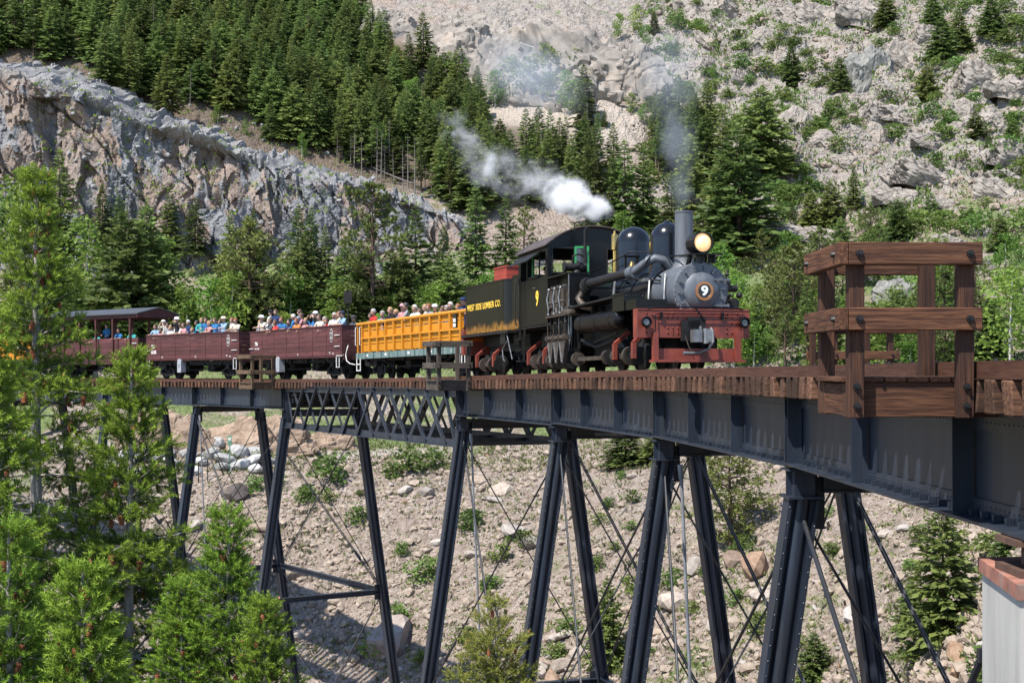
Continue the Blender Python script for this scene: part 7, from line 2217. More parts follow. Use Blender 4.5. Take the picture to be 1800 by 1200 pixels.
# --- shrubs dotted on the mountain, at the foot of it and on the slope below the viaduct
nb = 0
tries = 0
SCRUB = []
while nb < 280 and tries < 9000:
    tries += 1
    x, y = rnd.uniform(1130, 1820), rnd.uniform(-20, 430)
    den = 0.5 + 0.5 * float(fbm(np.array([x / 60.0 + y / 90.0]), np.array([y / 60.0 - x / 200.0]), 0, 3, 91)[0]) * 2.0
    if x > 1560 and y > 100 + (1800 - x) * .1: den += .2
    if 1480 < x < 1740 and 230 < y < 350: den -= .5
    if rnd.random() > den: continue
    q = hit2(x, y)
    if q is None: continue
    h = rnd.uniform(.8, 2.3)
    if nb % 5 > 2:
        SCRUB.append((q.x, q.y, q.z - .12, h * .8)); nb += 1
        continue
    reg = ('near the top edge' if y < 70 else 'in the upper part' if y < 170 else 'in the middle' if y < 290 else 'in the lower part') + (' left of the dry waterfall' if x < 1270 else ' left of the grey outcrop' if x < 1450 else ' around the pale slabs' if x < 1620 else ' towards the right edge')
    plant('bush', (q.x, q.y, q.z - .12), h, '%s green shrub on the bare mountainside %s' % ('low' if h < 1.5 else 'tall', reg), 'shrubs on the mountainside', rnd.uniform(1.3, 2.0))
    nb += 1
for k in range(34):
    x, y = rnd.uniform(1230, 1810), rnd.uniform(440, 640)
    q = hit2(x, y)
    plant('bush', (q.x, q.y, q.z - .1), rnd.uniform(.9, 2.0), 'green shrub in the trackside thicket %s' % ('right of the smokebox' if x < 1400 else 'behind the near platform' if x < 1600 else 'at the right edge'), 'shrubs along the track', rnd.uniform(1.0, 1.5))
for k in range(14):
    x, y = rnd.uniform(300, 900), rnd.uniform(590, 648)
    q = hit2(x, y)
    plant('bush', (q.x, q.y, q.z - .1), rnd.uniform(.7, 1.6), 'green shrub behind the passenger cars', 'shrubs behind the cars', rnd.uniform(1.0, 1.5))
SL = [(580, 845, 45, 'round green shrub on the terrace under the lattice truss'), (720, 830, 40, 'wide green shrub patch right of the lattice truss foot'), (760, 820, 32, 'green shrub next to the wide patch under the truss'), (690, 840, 28, 'small shrub left of the wide patch under the truss'), (450, 865, 28, 'shrub by the boulders left of the second trestle'), (630, 920, 30, 'shrub on the slope inside the braced trestle'), (752, 1020, 40, 'bright green shrub between two near trestles'), (830, 930, 34, 'shrub beside the grey dead brush under the viaduct'), (1055, 920, 20, 'small bright shrub under the girder'), (1110, 1040, 30, 'bright green shrub beside the pale trestle leg'), (880, 985, 30, 'pale shrub on the slope behind the turnbuckle'), (1000, 1110, 26, 'small shrub low on the slope'), (540, 880, 26, 'little shrub inside the tall trestle'), (700, 1090, 30, 'shrub near the orange boulder'), (1050, 1000, 24, 'tuft like shrub between trestle legs'), (920, 960, 30, 'shrub in the middle of the slope'), (1245, 1010, 22, 'shrub under the spreading pine'), (1310, 965, 26, 'shrub in the shade of the spreading pine'), (1600, 1000, 20, 'shrub left of the bright green spruce'), (660, 1150, 36, 'shrub at the lower edge under the truss'), (860, 1040, 30, 'shrub above the young fir tip')]
for x, y, hp, lab in SL:
    q = hit2(x, y)
    plant('bush', (q.x, q.y, q.z - .1), hp / 2500 * q.y * 1.05, lab, 'shrubs on the slope below', 1.35)

for k in range(54):
    x, y = rnd.uniform(330, 1780), rnd.uniform(800, 1190)
    q = hit2(x, y)
    if q is None or q.y > 112: continue
    plant('bush', (q.x, q.y, q.z - .08), rnd.uniform(.45, 1.0), 'little green bush on the gravel %s %s' % ('high under the girders' if y < 900 else 'half way down' if y < 1040 else 'near the bottom', 'behind the left trestles' if x < 560 else 'inside the lattice span' if x < 800 else 'behind the middle trestles' if x < 1180 else 'behind the right trestles'), 'little bushes on the slope below', rnd.uniform(1.2, 1.7))
_bv = np.array([v.co for v in LIB['bush'][0][0].vertices]); _V = []
for (x, y, z, h) in SCRUB:
    a = rnd.uniform(0, 6.28); R_ = np.array([[math.cos(a), -math.sin(a), 0], [math.sin(a), math.cos(a), 0], [0, 0, 1]])
    _V.append((_bv * np.array([h * 1.6, h * 1.6, h])) @ R_.T + np.array([x, y, z]))
_V = np.concatenate(_V)
link('mountain_scrub', tri_mesh('mountain_scrub', _V, np.arange(len(_V)).reshape(-1, 4), M_BUSH, False, {'tip': np.random.RandomState(4).rand(len(_V))}), kind='stuff', label='low scrub merging in patches on the mountainside')
# ground cover: grass tufts and small herbs on the slopes (nobody could count them)
def tufts(name, n, xr, yr, mat, hmin, hmax, want, label, seed, blades=5):
    r = np.random.RandomState(seed)
    L = LF()
    got = 0
    for _ in range(n * 6):
        if got >= n: break
        x, y = r.uniform(*xr), r.uniform(*yr)
        q = hit2(x, y)
        if q is None: continue
        if r.rand() > want(q): continue
        got += 1
        c = np.array(q)
        hh = r.uniform(hmin, hmax)
        for b in range(blades):
            d = unit(np.array([r.uniform(-.8, .8), r.uniform(-.8, .8), r.uniform(.5, 1.2)]))
            L.quad(c + r.normal(0, hh * .35, 3) * np.array([1, 1, .1]), d, unit(r.normal(0, 1, 3)), hh * r.uniform(.6, 1.2), hh * r.uniform(.2, .45), r.rand())
    return link(name, L.mesh(name, mat), kind='stuff', label=label)
def wn(q, s, sc):
    return float(fbm(np.array([q.x / sc]), np.array([q.y / sc]), 0, 3, s)[0])
tufts('grass', 4500, (200, 1800), (770, 1200), M_GRASS, .12, .34, lambda q: .25 + 1.4 * max(0, wn(q, 201, 6)), 'short grass tufts scattered on the gravelly slope', 5)
tufts('dry_weeds', 900, (200, 1800), (780, 1200), M_SAGE, .2, .5, lambda q: .2 + 1.2 * max(0, wn(q, 205, 5)), 'grey dry weeds on the slope', 6)
tufts('terrace_grass', 1500, (150, 1150), (770, 830), M_GRASS, .15, .4, lambda q: .9, 'grass along the path under the viaduct', 7)
tufts('mountain_undergrowth', 4500, (1130, 1800), (-10, 440), M_BUSH, .3, .9, lambda q: .15 + 1.8 * max(0, wn(q, 207, 9)), 'small green plants in the cracks of the mountainside', 8)
tufts('trackside_undergrowth', 2600, (0, 1800), (430, 650), M_BUSH, .2, .6, lambda q: .3 + 1.4 * max(0, wn(q, 209, 7)), 'leafy undergrowth between the trees behind the train', 9, 7)
tufts('shoulder_plants', 800, (60, 800), (112, 380), M_ASPEN, .2, .6, lambda q: .5 if 150 < q.y < 186 else 0, 'little green plants on the lip of the rock face', 10)

# --- rocks
def rock_mesh(seed, sub=2, flat=.75, mats=None):
    r = random.Random(seed)
    bm = bmesh.new(); bmesh.ops.create_icosphere(bm, subdivisions=sub, radius=.5)
    planes = []
    for _ in range(11):
        d = Vector((r.gauss(0, 1), r.gauss(0, 1), r.gauss(0, 1))).normalized()
        planes.append((d, r.uniform(.27, .44)))
    for v in bm.verts:
        for d, k in planes:
            e = v.co.dot(d) - k
            if e > 0: v.co -= d * e
        v.co *= 1 + r.uniform(-.03, .03)
        v.co.z *= flat; v.co.y *= .85
    me = bpy.data.meshes.new('rock'); bm.to_mesh(me); bm.free()
    me.materials.append(mats)
    return me
def rock_mat(name, a, b, c):
    n = NT(name)
    v = n.coord((1, 1, 1))
    oi = n.n('ObjectInfo')
    f = n.noise(v, 3.0, 6, .7); f2 = n.noise(v, 14, 4, .7)
    col = n.ramp(n.math('ADD', n.math('MULTIPLY', f, .7), n.math('MULTIPLY', f2, .3)), [(.3, a), (.5, b), (.72, c)])
    k = n.n('MapRange', ins={'Value': oi.outputs['Random'], 'To Min': .72, 'To Max': 1.22})
    sa = n.n('MapRange', ins={'Value': n.math('FRACT', n.math('MULTIPLY', oi.outputs['Random'], 5.7)), 'To Min': .55, 'To Max': 1.35})
    n.base(n.n('HueSaturation', ins={'Color': col, 'Value': k.outputs[0], 'Saturation': sa.outputs[0]}).outputs[0]).set(.92, 0, .15)
    n.bump(f2, .5, .05)
    return n.m
M_ROCK = rock_mat('tan_boulder', (0.16, 0.13, 0.105), (0.31, 0.26, 0.215), (0.45, 0.39, 0.335))
M_ROCKW = rock_mat('white_granite', (0.18, 0.18, 0.175), (0.33, 0.325, 0.31), (0.46, 0.45, 0.43))
M_ROCKO = rock_mat('orange_boulder', (0.13, 0.092, 0.07), (0.235, 0.172, 0.132), (0.34, 0.27, 0.215))
M_ROCKG = rock_mat('grey_stone', (0.12, 0.118, 0.115), (0.24, 0.235, 0.23), (0.36, 0.35, 0.335))
RK = [rock_mesh(200 + k, 2, rnd.uniform(.55, .85), M_ROCK) for k in range(7)]
RKW = [rock_mesh(220 + k, 2, rnd.uniform(.5, .7), M_ROCKW) for k in range(4)]
RKO = [rock_mesh(240 + k, 2, rnd.uniform(.6, .85), M_ROCKO) for k in range(3)]
def rock(me, p, s, label, group, sink=.25, sq=None):
    o = link('boulder', me, None, (p.x, p.y, p.z + s * (.35 - sink) * .6), (rnd.uniform(-.35, .35), rnd.uniform(-.35, .35), rnd.uniform(0, 6.28)), (s * rnd.uniform(.85, 1.3), s * rnd.uniform(.8, 1.1), s * rnd.uniform(.7, 1.05)) if sq is None else sq)
    return tag(o, label, 'boulder', group)
BIG = [(728, 850, 30, 0, 'rounded pale boulder on the slope below the truss'), (752, 868, 46, 0, 'large pale boulder pair, right one, under the truss'), (712, 862, 32, 0, 'large pale boulder left of the pair under the truss'), (772, 955, 40, 0, 'upright pale boulder beside the leg of the middle trestle'), (905, 935, 80, 0, 'broad flat boulder in the grey brush'), (870, 880, 34, 0, 'brown boulder behind the pale guy pipe'), (930, 960, 60, 0, 'blocky boulder right of the broad flat one'), (880, 865, 50, 0, 'tan boulder right of the middle trestle leg'),
       (690, 1130, 150, 2, 'huge orange tinted boulder between the trestles at the bottom'), (960, 1170, 60, 2, 'reddish brown block beside the trestle leg'), (985, 1120, 60, 0, 'pale block on top of the reddish one'), (1020, 1150, 70, 0, 'angular pale block right of the trestle leg'), (970, 1195, 50, 2, 'reddish block at the bottom edge'), (1225, 1000, 60, 0, 'tan boulder beside the pale trestle leg'), (1330, 1000, 100, 2, 'brown boulder in the shade below the spreading pine'), (1290, 990, 70, 2, 'brown boulder left of the shaded one below the pine'), (1190, 1060, 90, 0, 'ledge like boulder between the near trestles'),
       (1260, 1100, 60, 0, 'pale boulder right of the pale trestle leg'), (410, 870, 70, 2, 'orange brown boulder on the slope below the path'), (520, 1010, 50, 0, 'tan boulder by the strut'), (1500, 1080, 60, 0, 'boulder below the near trestle'), (1560, 940, 40, 0, 'pale boulder right of the near trestle'), (1590, 930, 44, 0, 'pale slab right of the near trestle'), (1680, 1150, 60, 2, 'orange boulder under the bright spruce'), (830, 975, 36, 0, 'small tan boulder below the brush'), (1110, 840, 30, 0, 'small boulder under the bushy spruce'), (1160, 880, 36, 0, 'small boulder left of the pale trestle leg'), (640, 985, 34, 0, 'small boulder inside the braced trestle'), (590, 1060, 50, 0, 'boulder above the lower strut'), (460, 930, 40, 0, 'boulder at the left of the tall trestle')]
for x, y, wp, kd, lab in BIG:
    q = hit2(x, y)
    rock(rnd.choice(RKO if kd == 2 else RK), q, wp / 2500 * q.y * 0.88, lab, 'boulders on the slope below')
for k, (x, y, wp) in enumerate([(355, 815, 34), (372, 800, 44), (395, 812, 48), (420, 800, 52), (440, 815, 46), (455, 795, 55), (470, 812, 40), (380, 785, 40), (408, 780, 46), (345, 830, 30), (390, 825, 36), (425, 820, 44), (450, 828, 34), (475, 785, 46), (225, 810, 60), (260, 805, 50), (285, 800, 55), (250, 835, 40), (215, 835, 50), (300, 815, 40), (190, 820, 45), (330, 800, 42)]):
    q = hit2(x, y)
    rock(rnd.choice(RKW), q, wp / 2500 * q.y * 1.15, 'white granite block in the heap beside the path at the left', 'white granite blocks by the path')
n = 0
while n < 210:
    x, y = rnd.uniform(250, 1800), rnd.uniform(790, 1200)
    q = hit2(x, y)
    if q is None or q.y > 112: continue
    s = .32 * rnd.paretovariate(2.2)
    rock(rnd.choice(RK if rnd.random() < .8 else RKO), q, min(s, 1.6), '%s stone on the slope %s %s' % ('large angular' if s > .6 else 'small angular', 'high up under the girders' if y < 900 else 'half way down' if y < 1040 else 'near the bottom', 'behind the left trestles' if x < 560 else 'inside the lattice span' if x < 800 else 'behind the middle trestles' if x < 1180 else 'behind the right trestles'), 'stones on the slope below')
    n += 1
def rubble(name, n, xr, yr, smin, smax, mat, want, label, seed):
    r = np.random.RandomState(seed)
    bm = bmesh.new(); bmesh.ops.create_icosphere(bm, subdivisions=1, radius=.5)
    bv = np.array([v.co for v in bm.verts]); bf = np.array([[v.index for v in f.verts] for f in bm.faces]); bm.free()
    V, F = [], []
    got = 0
    for _ in range(n * 5):
        if got >= n: break
        q = hit2(r.uniform(*xr), r.uniform(*yr))
        if q is None or r.rand() > want(q): continue
        s = smin * (1 + r.pareto(2.0)); s = min(s, smax)
        v = bv * (1 + r.uniform(-.28, .28, (len(bv), 1))) * np.array([r.uniform(.8, 1.4), r.uniform(.7, 1.1), r.uniform(.5, .9)]) * s
        for ax in range(2):
            a = r.uniform(0, 6.28); c_, s_ = math.cos(a), math.sin(a)
            Rm = np.array([[c_, -s_, 0], [s_, c_, 0], [0, 0, 1]]) if ax == 0 else np.array([[1, 0, 0], [0, math.cos(a * .08), -math.sin(a * .08)], [0, math.sin(a * .08), math.cos(a * .08)]])
            v = v @ Rm.T
        V.append(v + np.array(q) + np.array([0, 0, s * .12])); F.append(bf + len(bv) * got)
        got += 1
    return link(name, tri_mesh(name, np.concatenate(V), np.concatenate(F), mat), kind='stuff', label=label)
rubble('slope_rubble', 17000, (150, 1800), (785, 1200), .095, .75, M_ROCK, lambda q: .35 + 1.2 * max(0, wn(q, 301, 5)), 'loose rubble on the slope', 21)
rubble('lip_rubble', 1500, (0, 810), (100, 400), .12, .7, M_ROCKG, lambda q: .9 if 150 < q.y < 190 else 0, 'loose grey stones on the lip of the rock face', 24)
rubble('talus_rubble', 2200, (1100, 1800), (-10, 430), .25, 1.5, M_ROCK, lambda q: .25 + 1.0 * max(0, wn(q, 305, 12)), 'loose rocks on the mountainside', 22)
rubble('bank_rubble', 1500, (0, 820), (455, 560), .12, .6, M_ROCK, lambda q: .2 + 1.3 * max(0, wn(q, 307, 6)), 'loose stones on the bank below the rock face', 23)

# --- large outcrops on the mountain: broken rock masses half buried in the slope
def outcrop_mesh(seed, mat, n=70, rough=1.0):
    """rock mass bounded by many joint planes, softened and cracked"""
    r = np.random.RandomState(seed)
    u = np.linspace(0, 2 * PI, n * 2, endpoint=False)[None, :].repeat(n, 0)
    v = np.linspace(0.02, PI * .66, n)[:, None].repeat(n * 2, 1)
    D = np.stack([np.sin(v) * np.cos(u), np.sin(v) * np.sin(u), np.cos(v)], -1)
    w_ = D + 0.10 * np.stack([fbm(D[..., 0] * 2 + 9 * k, D[..., 1] * 2 + seed, D[..., 2] * 2, 3, seed + k) for k in range(3)], -1)
    rad = np.full(u.shape, 1.25)
    for k in range(46):
        nv = unit(r.normal(0, 1, 3)); h = r.uniform(.72, 1.02)
        dt = w_ @ nv
        rad = np.minimum(rad, np.where(dt > .05, h / np.maximum(dt, .05), 9))
    P = D * rad[..., None]
    # ledges and joints in steps, each block at its own depth
    h1, c1 = facets(P[..., 0] * 3.2 + .8 * P[..., 2] + 50 + seed, P[..., 2] * 2.6 + .5 * P[..., 1] + 50, seed, 1.2)
    h2, c2 = facets((P[..., 0] - P[..., 1] * .8) * 7 + 80, P[..., 2] * 6.5 + 80, seed + 5, 1.3)
    k = 1 + ((h1 - .5) * .13 + (h2 - .5) * .055) * rough + fbm(P[..., 0] * 5, P[..., 1] * 5, P[..., 2] * 5, 4, seed + 9) * .05 * rough
    cr = np.abs(fbm(P[..., 0] * 1.8 + seed, P[..., 1] * 1.8, P[..., 2] * 1.1, 4, seed + 13))
    k -= np.clip(.045 - cr, 0, 1) * 2.2 * rough
    P = P * k[..., None]
    idx = np.arange(n * 2 * n).reshape(n, n * 2)
    nx = np.roll(idx, -1, 1)
    q = np.stack([idx[:-1], idx[1:], nx[1:], nx[:-1]], -1).reshape(-1, 4)
    return tri_mesh('outcrop', P.reshape(-1, 3), q, mat)
def outcrop_mat(name, dark, mid_, light, warm):
    n = NT(name)
    c = n.coord((1, 1, 1), 'Object'); 
    f = n.noise(c, 2.0, 8, .68, .3); f2 = n.noise(c, 8, 7, .7); st = n.noise(n.coord((5, 5, .6)), 1.6, 4)
    col = n.ramp(n.math('ADD', n.math('MULTIPLY', f, .5), n.math('MULTIPLY', f2, .5)), [(.33, dark), (.48, mid_), (.66, light)])
    col = n.mix(n.ramp(f, [(.54, (0, 0, 0)), (.68, (1, 1, 1))]), col, n.mix(.5, col, warm))
    col = n.mix(n.math('MULTIPLY', n.ramp(st, [(.56, (0, 0, 0)), (.7, (1, 1, 1))]), .5), col, dark)
    n.base(col).set(.92, 0, .15)
    n.bump(n.math('ADD', f2, n.math('MULTIPLY', f, .5)), .8, .06)
    return n.m
M_OUT = outcrop_mat('pale_granite', (0.098, 0.087, 0.077), (0.245, 0.216, 0.187), (0.345, 0.309, 0.27), (0.28, 0.20, 0.145))
M_OUTG = outcrop_mat('grey_lichened_rock', (0.075, 0.075, 0.07), (0.18, 0.177, 0.16), (0.28, 0.275, 0.25), (0.22, 0.19, 0.14))
M_OUTT = outcrop_mat('tan_rock', (0.12, 0.085, 0.06), (0.28, 0.205, 0.15), (0.40, 0.32, 0.25), (0.30, 0.18, 0.11))
OM = [outcrop_mesh(300 + 7 * k, M_OUT, 90 if k < 2 else 60, .75 if k == 0 else 1.0) for k in range(4)] + [outcrop_mesh(340 + 7 * k, M_OUTG) for k in range(2)] + [outcrop_mesh(360 + 7 * k, M_OUTT) for k in range(2)]
OUT = [  # x, y of the middle, width, height, depth factor, mesh, label
 (945, 75, 400, 250, .5, 0, 'great pale granite dome above the aspen grove'), (1095, 105, 230, 220, .5, 1, 'dark streaked cliff at the right shoulder of the granite dome'), (790, 50, 220, 170, .6, 2, 'broken grey rock left of the granite dome'), (690, 25, 170, 120, .6, 3, 'layered pale ledges above the forest'), (1190, 120, 90, 90, .7, 3, 'pale buttress right of the granite dome'),
 (1530, 95, 130, 130, .6, 4, 'fractured grey outcrop left of the talus'), (1240, 165, 70, 60, .7, 1, 'dark stained ledge beside the dry waterfall'), (1300, 130, 80, 50, .6, 2, 'pale ledge high on the bare slope'), (1395, 200, 100, 90, .5, 3, 'blocky pale outcrop above the big dark fir'), (1640, 300, 210, 70, .6, 2, 'large pale slab sloping down to the right'), (1590, 340, 130, 50, .6, 0, 'pale slab ledge under the large slab'), (1460, 240, 130, 60, .6, 1, 'stepped pale outcrop in the middle of the slope'), (1540, 225, 90, 60, .6, 3, 'rounded pale boulder mass under the grey outcrop'),
 (1590, 500, 120, 90, .7, 5, 'angular grey outcrop framed by the near refuge platform'), (1520, 480, 60, 50, .7, 4, 'small grey rock beside the framed outcrop'), (1720, 460, 90, 60, .6, 0, 'pale rock right of the near platform'), (1350, 60, 120, 70, .6, 1, 'pale outcrop on the upper slope'), (1250, 30, 100, 60, .6, 0, 'pale outcrop at the upper edge'), (1450, 440, 110, 36, .6, 2, 'low pale ledge left of the near platform top'), (1700, 180, 70, 40, .6, 3, 'small pale ledge in the green gully'), (1325, 250, 70, 70, .5, 3, 'pale rib right of the dry waterfall'), (905, 345, 90, 34, .6, 2, 'pale rocks at the forest edge behind the steam'),
 (440, 752, 250, 130, .3, 6, 'tan rock cut below the railway grade at the left'), (290, 752, 220, 130, .3, 7, 'tan broken rock cut left of the second trestle'), (565, 768, 130, 70, .35, 6, 'low end of the tan rock cut')]
MORE = []
_r = random.Random(77)
for k in range(64):
    x, y = _r.uniform(1190, 1830), _r.uniform(-30, 420)
    if any(abs(x - e[0]) < e[2] * .5 and abs(y - e[1]) < e[3] * .5 for e in OUT): continue
    wp = _r.uniform(50, 165)
    reg = ('near the top edge' if y < 70 else 'in the upper part' if y < 170 else 'in the middle' if y < 290 else 'in the lower part') + (' left of the dry waterfall' if x < 1270 else ' left of the grey outcrop' if x < 1450 else ' around the pale slabs' if x < 1620 else ' towards the right edge')
    MORE.append((x, y, wp, wp * _r.uniform(.3, .65), .6, _r.choice((0, 1, 2, 3, 3, 2)), '%s rock rib of the mountainside %s' % ('broad pale' if wp > 100 else 'small pale', reg)))
for x, y, wp, hp, dp, k, lab in OUT + MORE:
    q = hit2(x, y + hp * .32)
    if q is None: continue
    sx, sz = wp / 2500 * q.y / 2, hp / 2500 * q.y / 1.5
    o = link('rock_outcrop', OM[k], None, (q.x, q.y + sx * dp * .55, q.z - sz * .15), (rnd.uniform(-.12, .12), (.38 if x > 1200 and y < 420 else 0) + rnd.uniform(-.12, .12), rnd.uniform(-.5, .5)), (sx, sx * dp, sz))
    tag(o, lab, 'rock', 'rock outcrops')
# ------------------------------------------------------------------ firs in front of the viaduct, close to the camera: limbs, twigs, needle shoots, cones
def needle_template(n=26):
    r = np.random.RandomState(3)
    out = []
    for k in range(n):
        u = 0.08 + 0.92 * k / n
        a = k * 2.399
        rad = np.array([0, math.cos(a), math.sin(a)])
        d = unit(np.array([0.75, 0, 0]) + rad * (1.0 if u < .85 else .45))
        ln = 0.30 * (1 if u > .2 else .7) * r.uniform(.85, 1.15)
        sd = unit(np.cross(d, r.normal(0, 1, 3))) * 0.036
        p = np.array([u, 0, 0])
        out += [p - sd, p + sd, p + d * ln]
    return np.array(out)
NEED = needle_template()

def frames(P, D):
    ref = np.where(np.abs(D[:, 2:3]) > .9, np.array([[1.0, 0, 0]]), np.array([[0, 0, 1.0]]))
    s = np.cross(D, ref); s /= np.linalg.norm(s, axis=1, keepdims=True) + 1e-9
    u = np.cross(s, D)
    return np.stack([D, s, u], 1)

def shoots_mesh(name, P, D, Ln, T, mat):
    P, D, Ln, T = map(np.array, (P, D, Ln, T))
    D = D / (np.linalg.norm(D, axis=1, keepdims=True) + 1e-9)
    F = frames(P, D)
    V = np.einsum('ka,nab->nkb', NEED, F) * Ln[:, None, None] + P[:, None, :]
    k = NEED.shape[0]
    u = np.clip(NEED[:, 0], 0, 1)
    tip = np.clip(T[:, None] * (0.35 + .65 * u[None, :]), 0, 1)
    n = len(P) * k
    return tri_mesh(name, V.reshape(-1, 3), np.arange(n).reshape(-1, 3), mat, False, {'tip': tip.ravel()})

def fir(seed, H, depth, slope, rmax, mat, spacing=.25, per=5, cones=40, shoot=.15, lush=1.0):
    """H: height of the whole trunk; only the top `depth` metres carry live branches.  Origin at the trunk's foot."""
    r = np.random.RandomState(seed)
    P, D, Ln, T = [], [], [], []
    limbs, cone_at, buds = [], [], LF()
    def add(p, d, l, t):
        P.append(p); D.append(d); Ln.append(l); T.append(t)
    z = H - .10
    while z > H - depth:
        dd = H - z
        R = min(rmax, slope * dd + .10) * r.uniform(.75, 1.2)
        n = per if dd > .5 else 4
        a0 = r.uniform(0, 6.28)
        for j in range(n):
            a = a0 + 6.283 * j / n + r.uniform(-.5, .5)
            L_ = R * r.uniform(.6, 1.18)
            rise0 = 0.95 - .50 * min(1, dd / 3.0) + r.uniform(-.15, .15) if dd < 2 else r.uniform(.0, .45)
            rad = np.array([math.cos(a), math.sin(a), 0]); tan = np.array([-math.sin(a), math.cos(a), 0])
            m = max(3, int(L_ / .085))
            pts = []
            p = np.array([0, 0, z])
            for k in range(m + 1):
                u = k / m
                sl = rise0 - 0.75 * u * (1 if dd > 1.2 else .25) + 0.85 * u * u * u
                pts.append(p.copy())
                p = p + unit(rad + tan * .12 * math.sin(3 * u + a) + np.array([0, 0, sl])) * L_ / m
            limbs.append((pts, .006 + .010 * L_))
            start = int(m * (.12 if dd < 2.5 else .38))
            for k in range(start, m + 1):
                u = k / m
                q = pts[k]; d = unit(pts[min(k + 1, m)] - pts[max(k - 1, 0)])
                if k == m:
                    for e in range(4):
                        add(q, unit(d + r.normal(0, .45, 3)), shoot * r.uniform(.8, 1.25), r.uniform(.6, 1))
                    if r.rand() < .25: buds.quad(q + d * .09, unit(d + r.normal(0, .3, 3)), unit(r.normal(0, 1, 3)), .045, .025, 1)
                    continue
                for sgn in (-1, 1):
                    if r.rand() > .85 * lush: continue
                    tl = (L_ * (1 - u) * .55 + .10) * r.uniform(.6, 1.15)
                    tl = min(tl, .55)
                    td = unit(d * .75 + sgn * np.cross(d, np.array([0, 0, 1.0])) * .9 + np.array([0, 0, r.uniform(-.25, .40)]))
                    ns = max(1, int(tl / .062))
                    for e in range(ns):
                        v = (e + .5) / ns
                        c = q + td * tl * v + np.array([0, 0, -.10 * tl * v * v])
                        last = e == ns - 1
                        if last:
                            for g in range(2): add(c, unit(td + r.normal(0, .42, 3) + np.array([0, 0, .30])), shoot * r.uniform(.8, 1.25), r.uniform(.55, 1))
                        else:
                            add(c, unit(td * .7 + r.normal(0, .6, 3) + np.array([0, 0, .25])), shoot * r.uniform(.7, 1.1), r.uniform(0, .35) + .3 * v * v)
                    if tl > .25: limbs.append(([q, q + td * tl * .9 + np.array([0, 0, -.08 * tl])], .0035))
                    if r.rand() < .05: buds.quad(q + td * (tl + .07), unit(td + r.normal(0, .3, 3)), unit(r.normal(0, 1, 3)), .05, .026, 1)
            if dd < 7 and r.rand() < cones / 130.0:
                cone_at.append(pts[int(m * r.uniform(.55, .95))] + np.array([0, 0, -.05]))
        z -= spacing * r.uniform(.55, 1.2)
    for e in range(6): add(np.array([0, 0, H - .08 * e]), unit(np.array([r.uniform(-.3, .3), r.uniform(-.3, .3), 1])), shoot * 1.1, .9)
    lm = MB()
    for pts, r0 in limbs:
        n = len(pts)
        st = max(1, n // 5)
        pp = [tuple(q) for q in pts[::st]]
        if len(pp) > 1: lm.tube(pp, [r0 * (1 - .8 * k / (len(pp) - 1)) for k in range(len(pp))], 5 if r0 > .006 else 3, False)
    tr = MB()
    zs = [0, H * .3, H * .55, H * .75, H * .88, H * .96, H]
    tr.tube([(r.uniform(-.03, .03), r.uniform(-.03, .03), q) for q in zs], [.012 + .0145 * (H - q) for q in zs], 10)
    return dict(foliage=shoots_mesh('foliage', P, D, Ln, T, mat), limbs=lm.mesh('limbs', M_BARKG, 60), trunk=tr.mesh('trunk', M_BARKG, 60), buds=buds.mesh('buds', M_BUD) if buds.v else None, cones=cone_at, H=H)

cm = MB()
for k in range(5):
    cm.lathe([(0.004, -.09 + .018 * k), (0.030 - .002 * abs(k - 2), -.078 + .018 * k), (0.020, -.066 + .018 * k)], 9)
CONE = cm.mesh('fir_cone', M_CONE)

FIRA = fir(1, 17.0, 10.2, .27, 1.65, M_FIRN, cones=60)
FIRB = fir(2, 12.0, 7.6, .27, 1.15, M_FIRN, cones=45)
FIRC = fir(3, 9.0, 4.2, .42, 1.3, M_FIRY, cones=30, lush=.8)
def put_fir(F, x, ytop, d, label, scale=1.0, rz=0.0, group='firs close to the camera', lean=0.0):
    top = W(x, ytop, d)
    o = thing('foreground_fir', label, 'fir tree', group, (top.x, top.y, top.z - F['H'] * scale), (0, lean, rz), scale)
    link('trunk', F['trunk'], o)
    link('limbs', F['limbs'], o)
    link('foliage', F['foliage'], o, kind='stuff')
    if F['buds']: link('buds', F['buds'], o, kind='stuff')
    for c in F['cones']:
        link('cone', CONE, o, tuple(c), (rnd.uniform(-.3, .3), rnd.uniform(-.3, .3), rnd.uniform(0, 6)), rnd.uniform(.8, 1.25))
    return o
put_fir(FIRA, 66, 312, 15.5, 'tallest foreground fir at the left with brown cones near its pointed top')
put_fir(FIRB, 232, 628, 15.0, 'foreground fir whose tip stands before the roofed car', .95, .8)
put_fir(FIRB, 398, 905, 13.0, 'foreground fir with tip beside the second trestle from the left', .8, 2.4)
put_fir(FIRB, 466, 1062, 12.0, 'short fir tip at the bottom right of the foreground firs', .7, 4.0)
put_fir(FIRA, 20, 930, 11.0, 'broad foreground fir filling the lower left corner', .85, 2.0)
put_fir(FIRB, 150, 1005, 10.5, 'bright foreground fir low in front of the tallest one', .9, 5.2)
put_fir(FIRB, 318, 1030, 13.0, 'foreground fir between the left corner and the trestle leg', .72, 3.1)
put_fir(FIRB, -30, 560, 14.0, 'foreground fir cut by the left frame edge', 1.0, 1.3)
put_fir(FIRC, 872, 1062, 17.0, 'yellowish young fir tip between the middle trestle legs at the bottom', .8, .4)

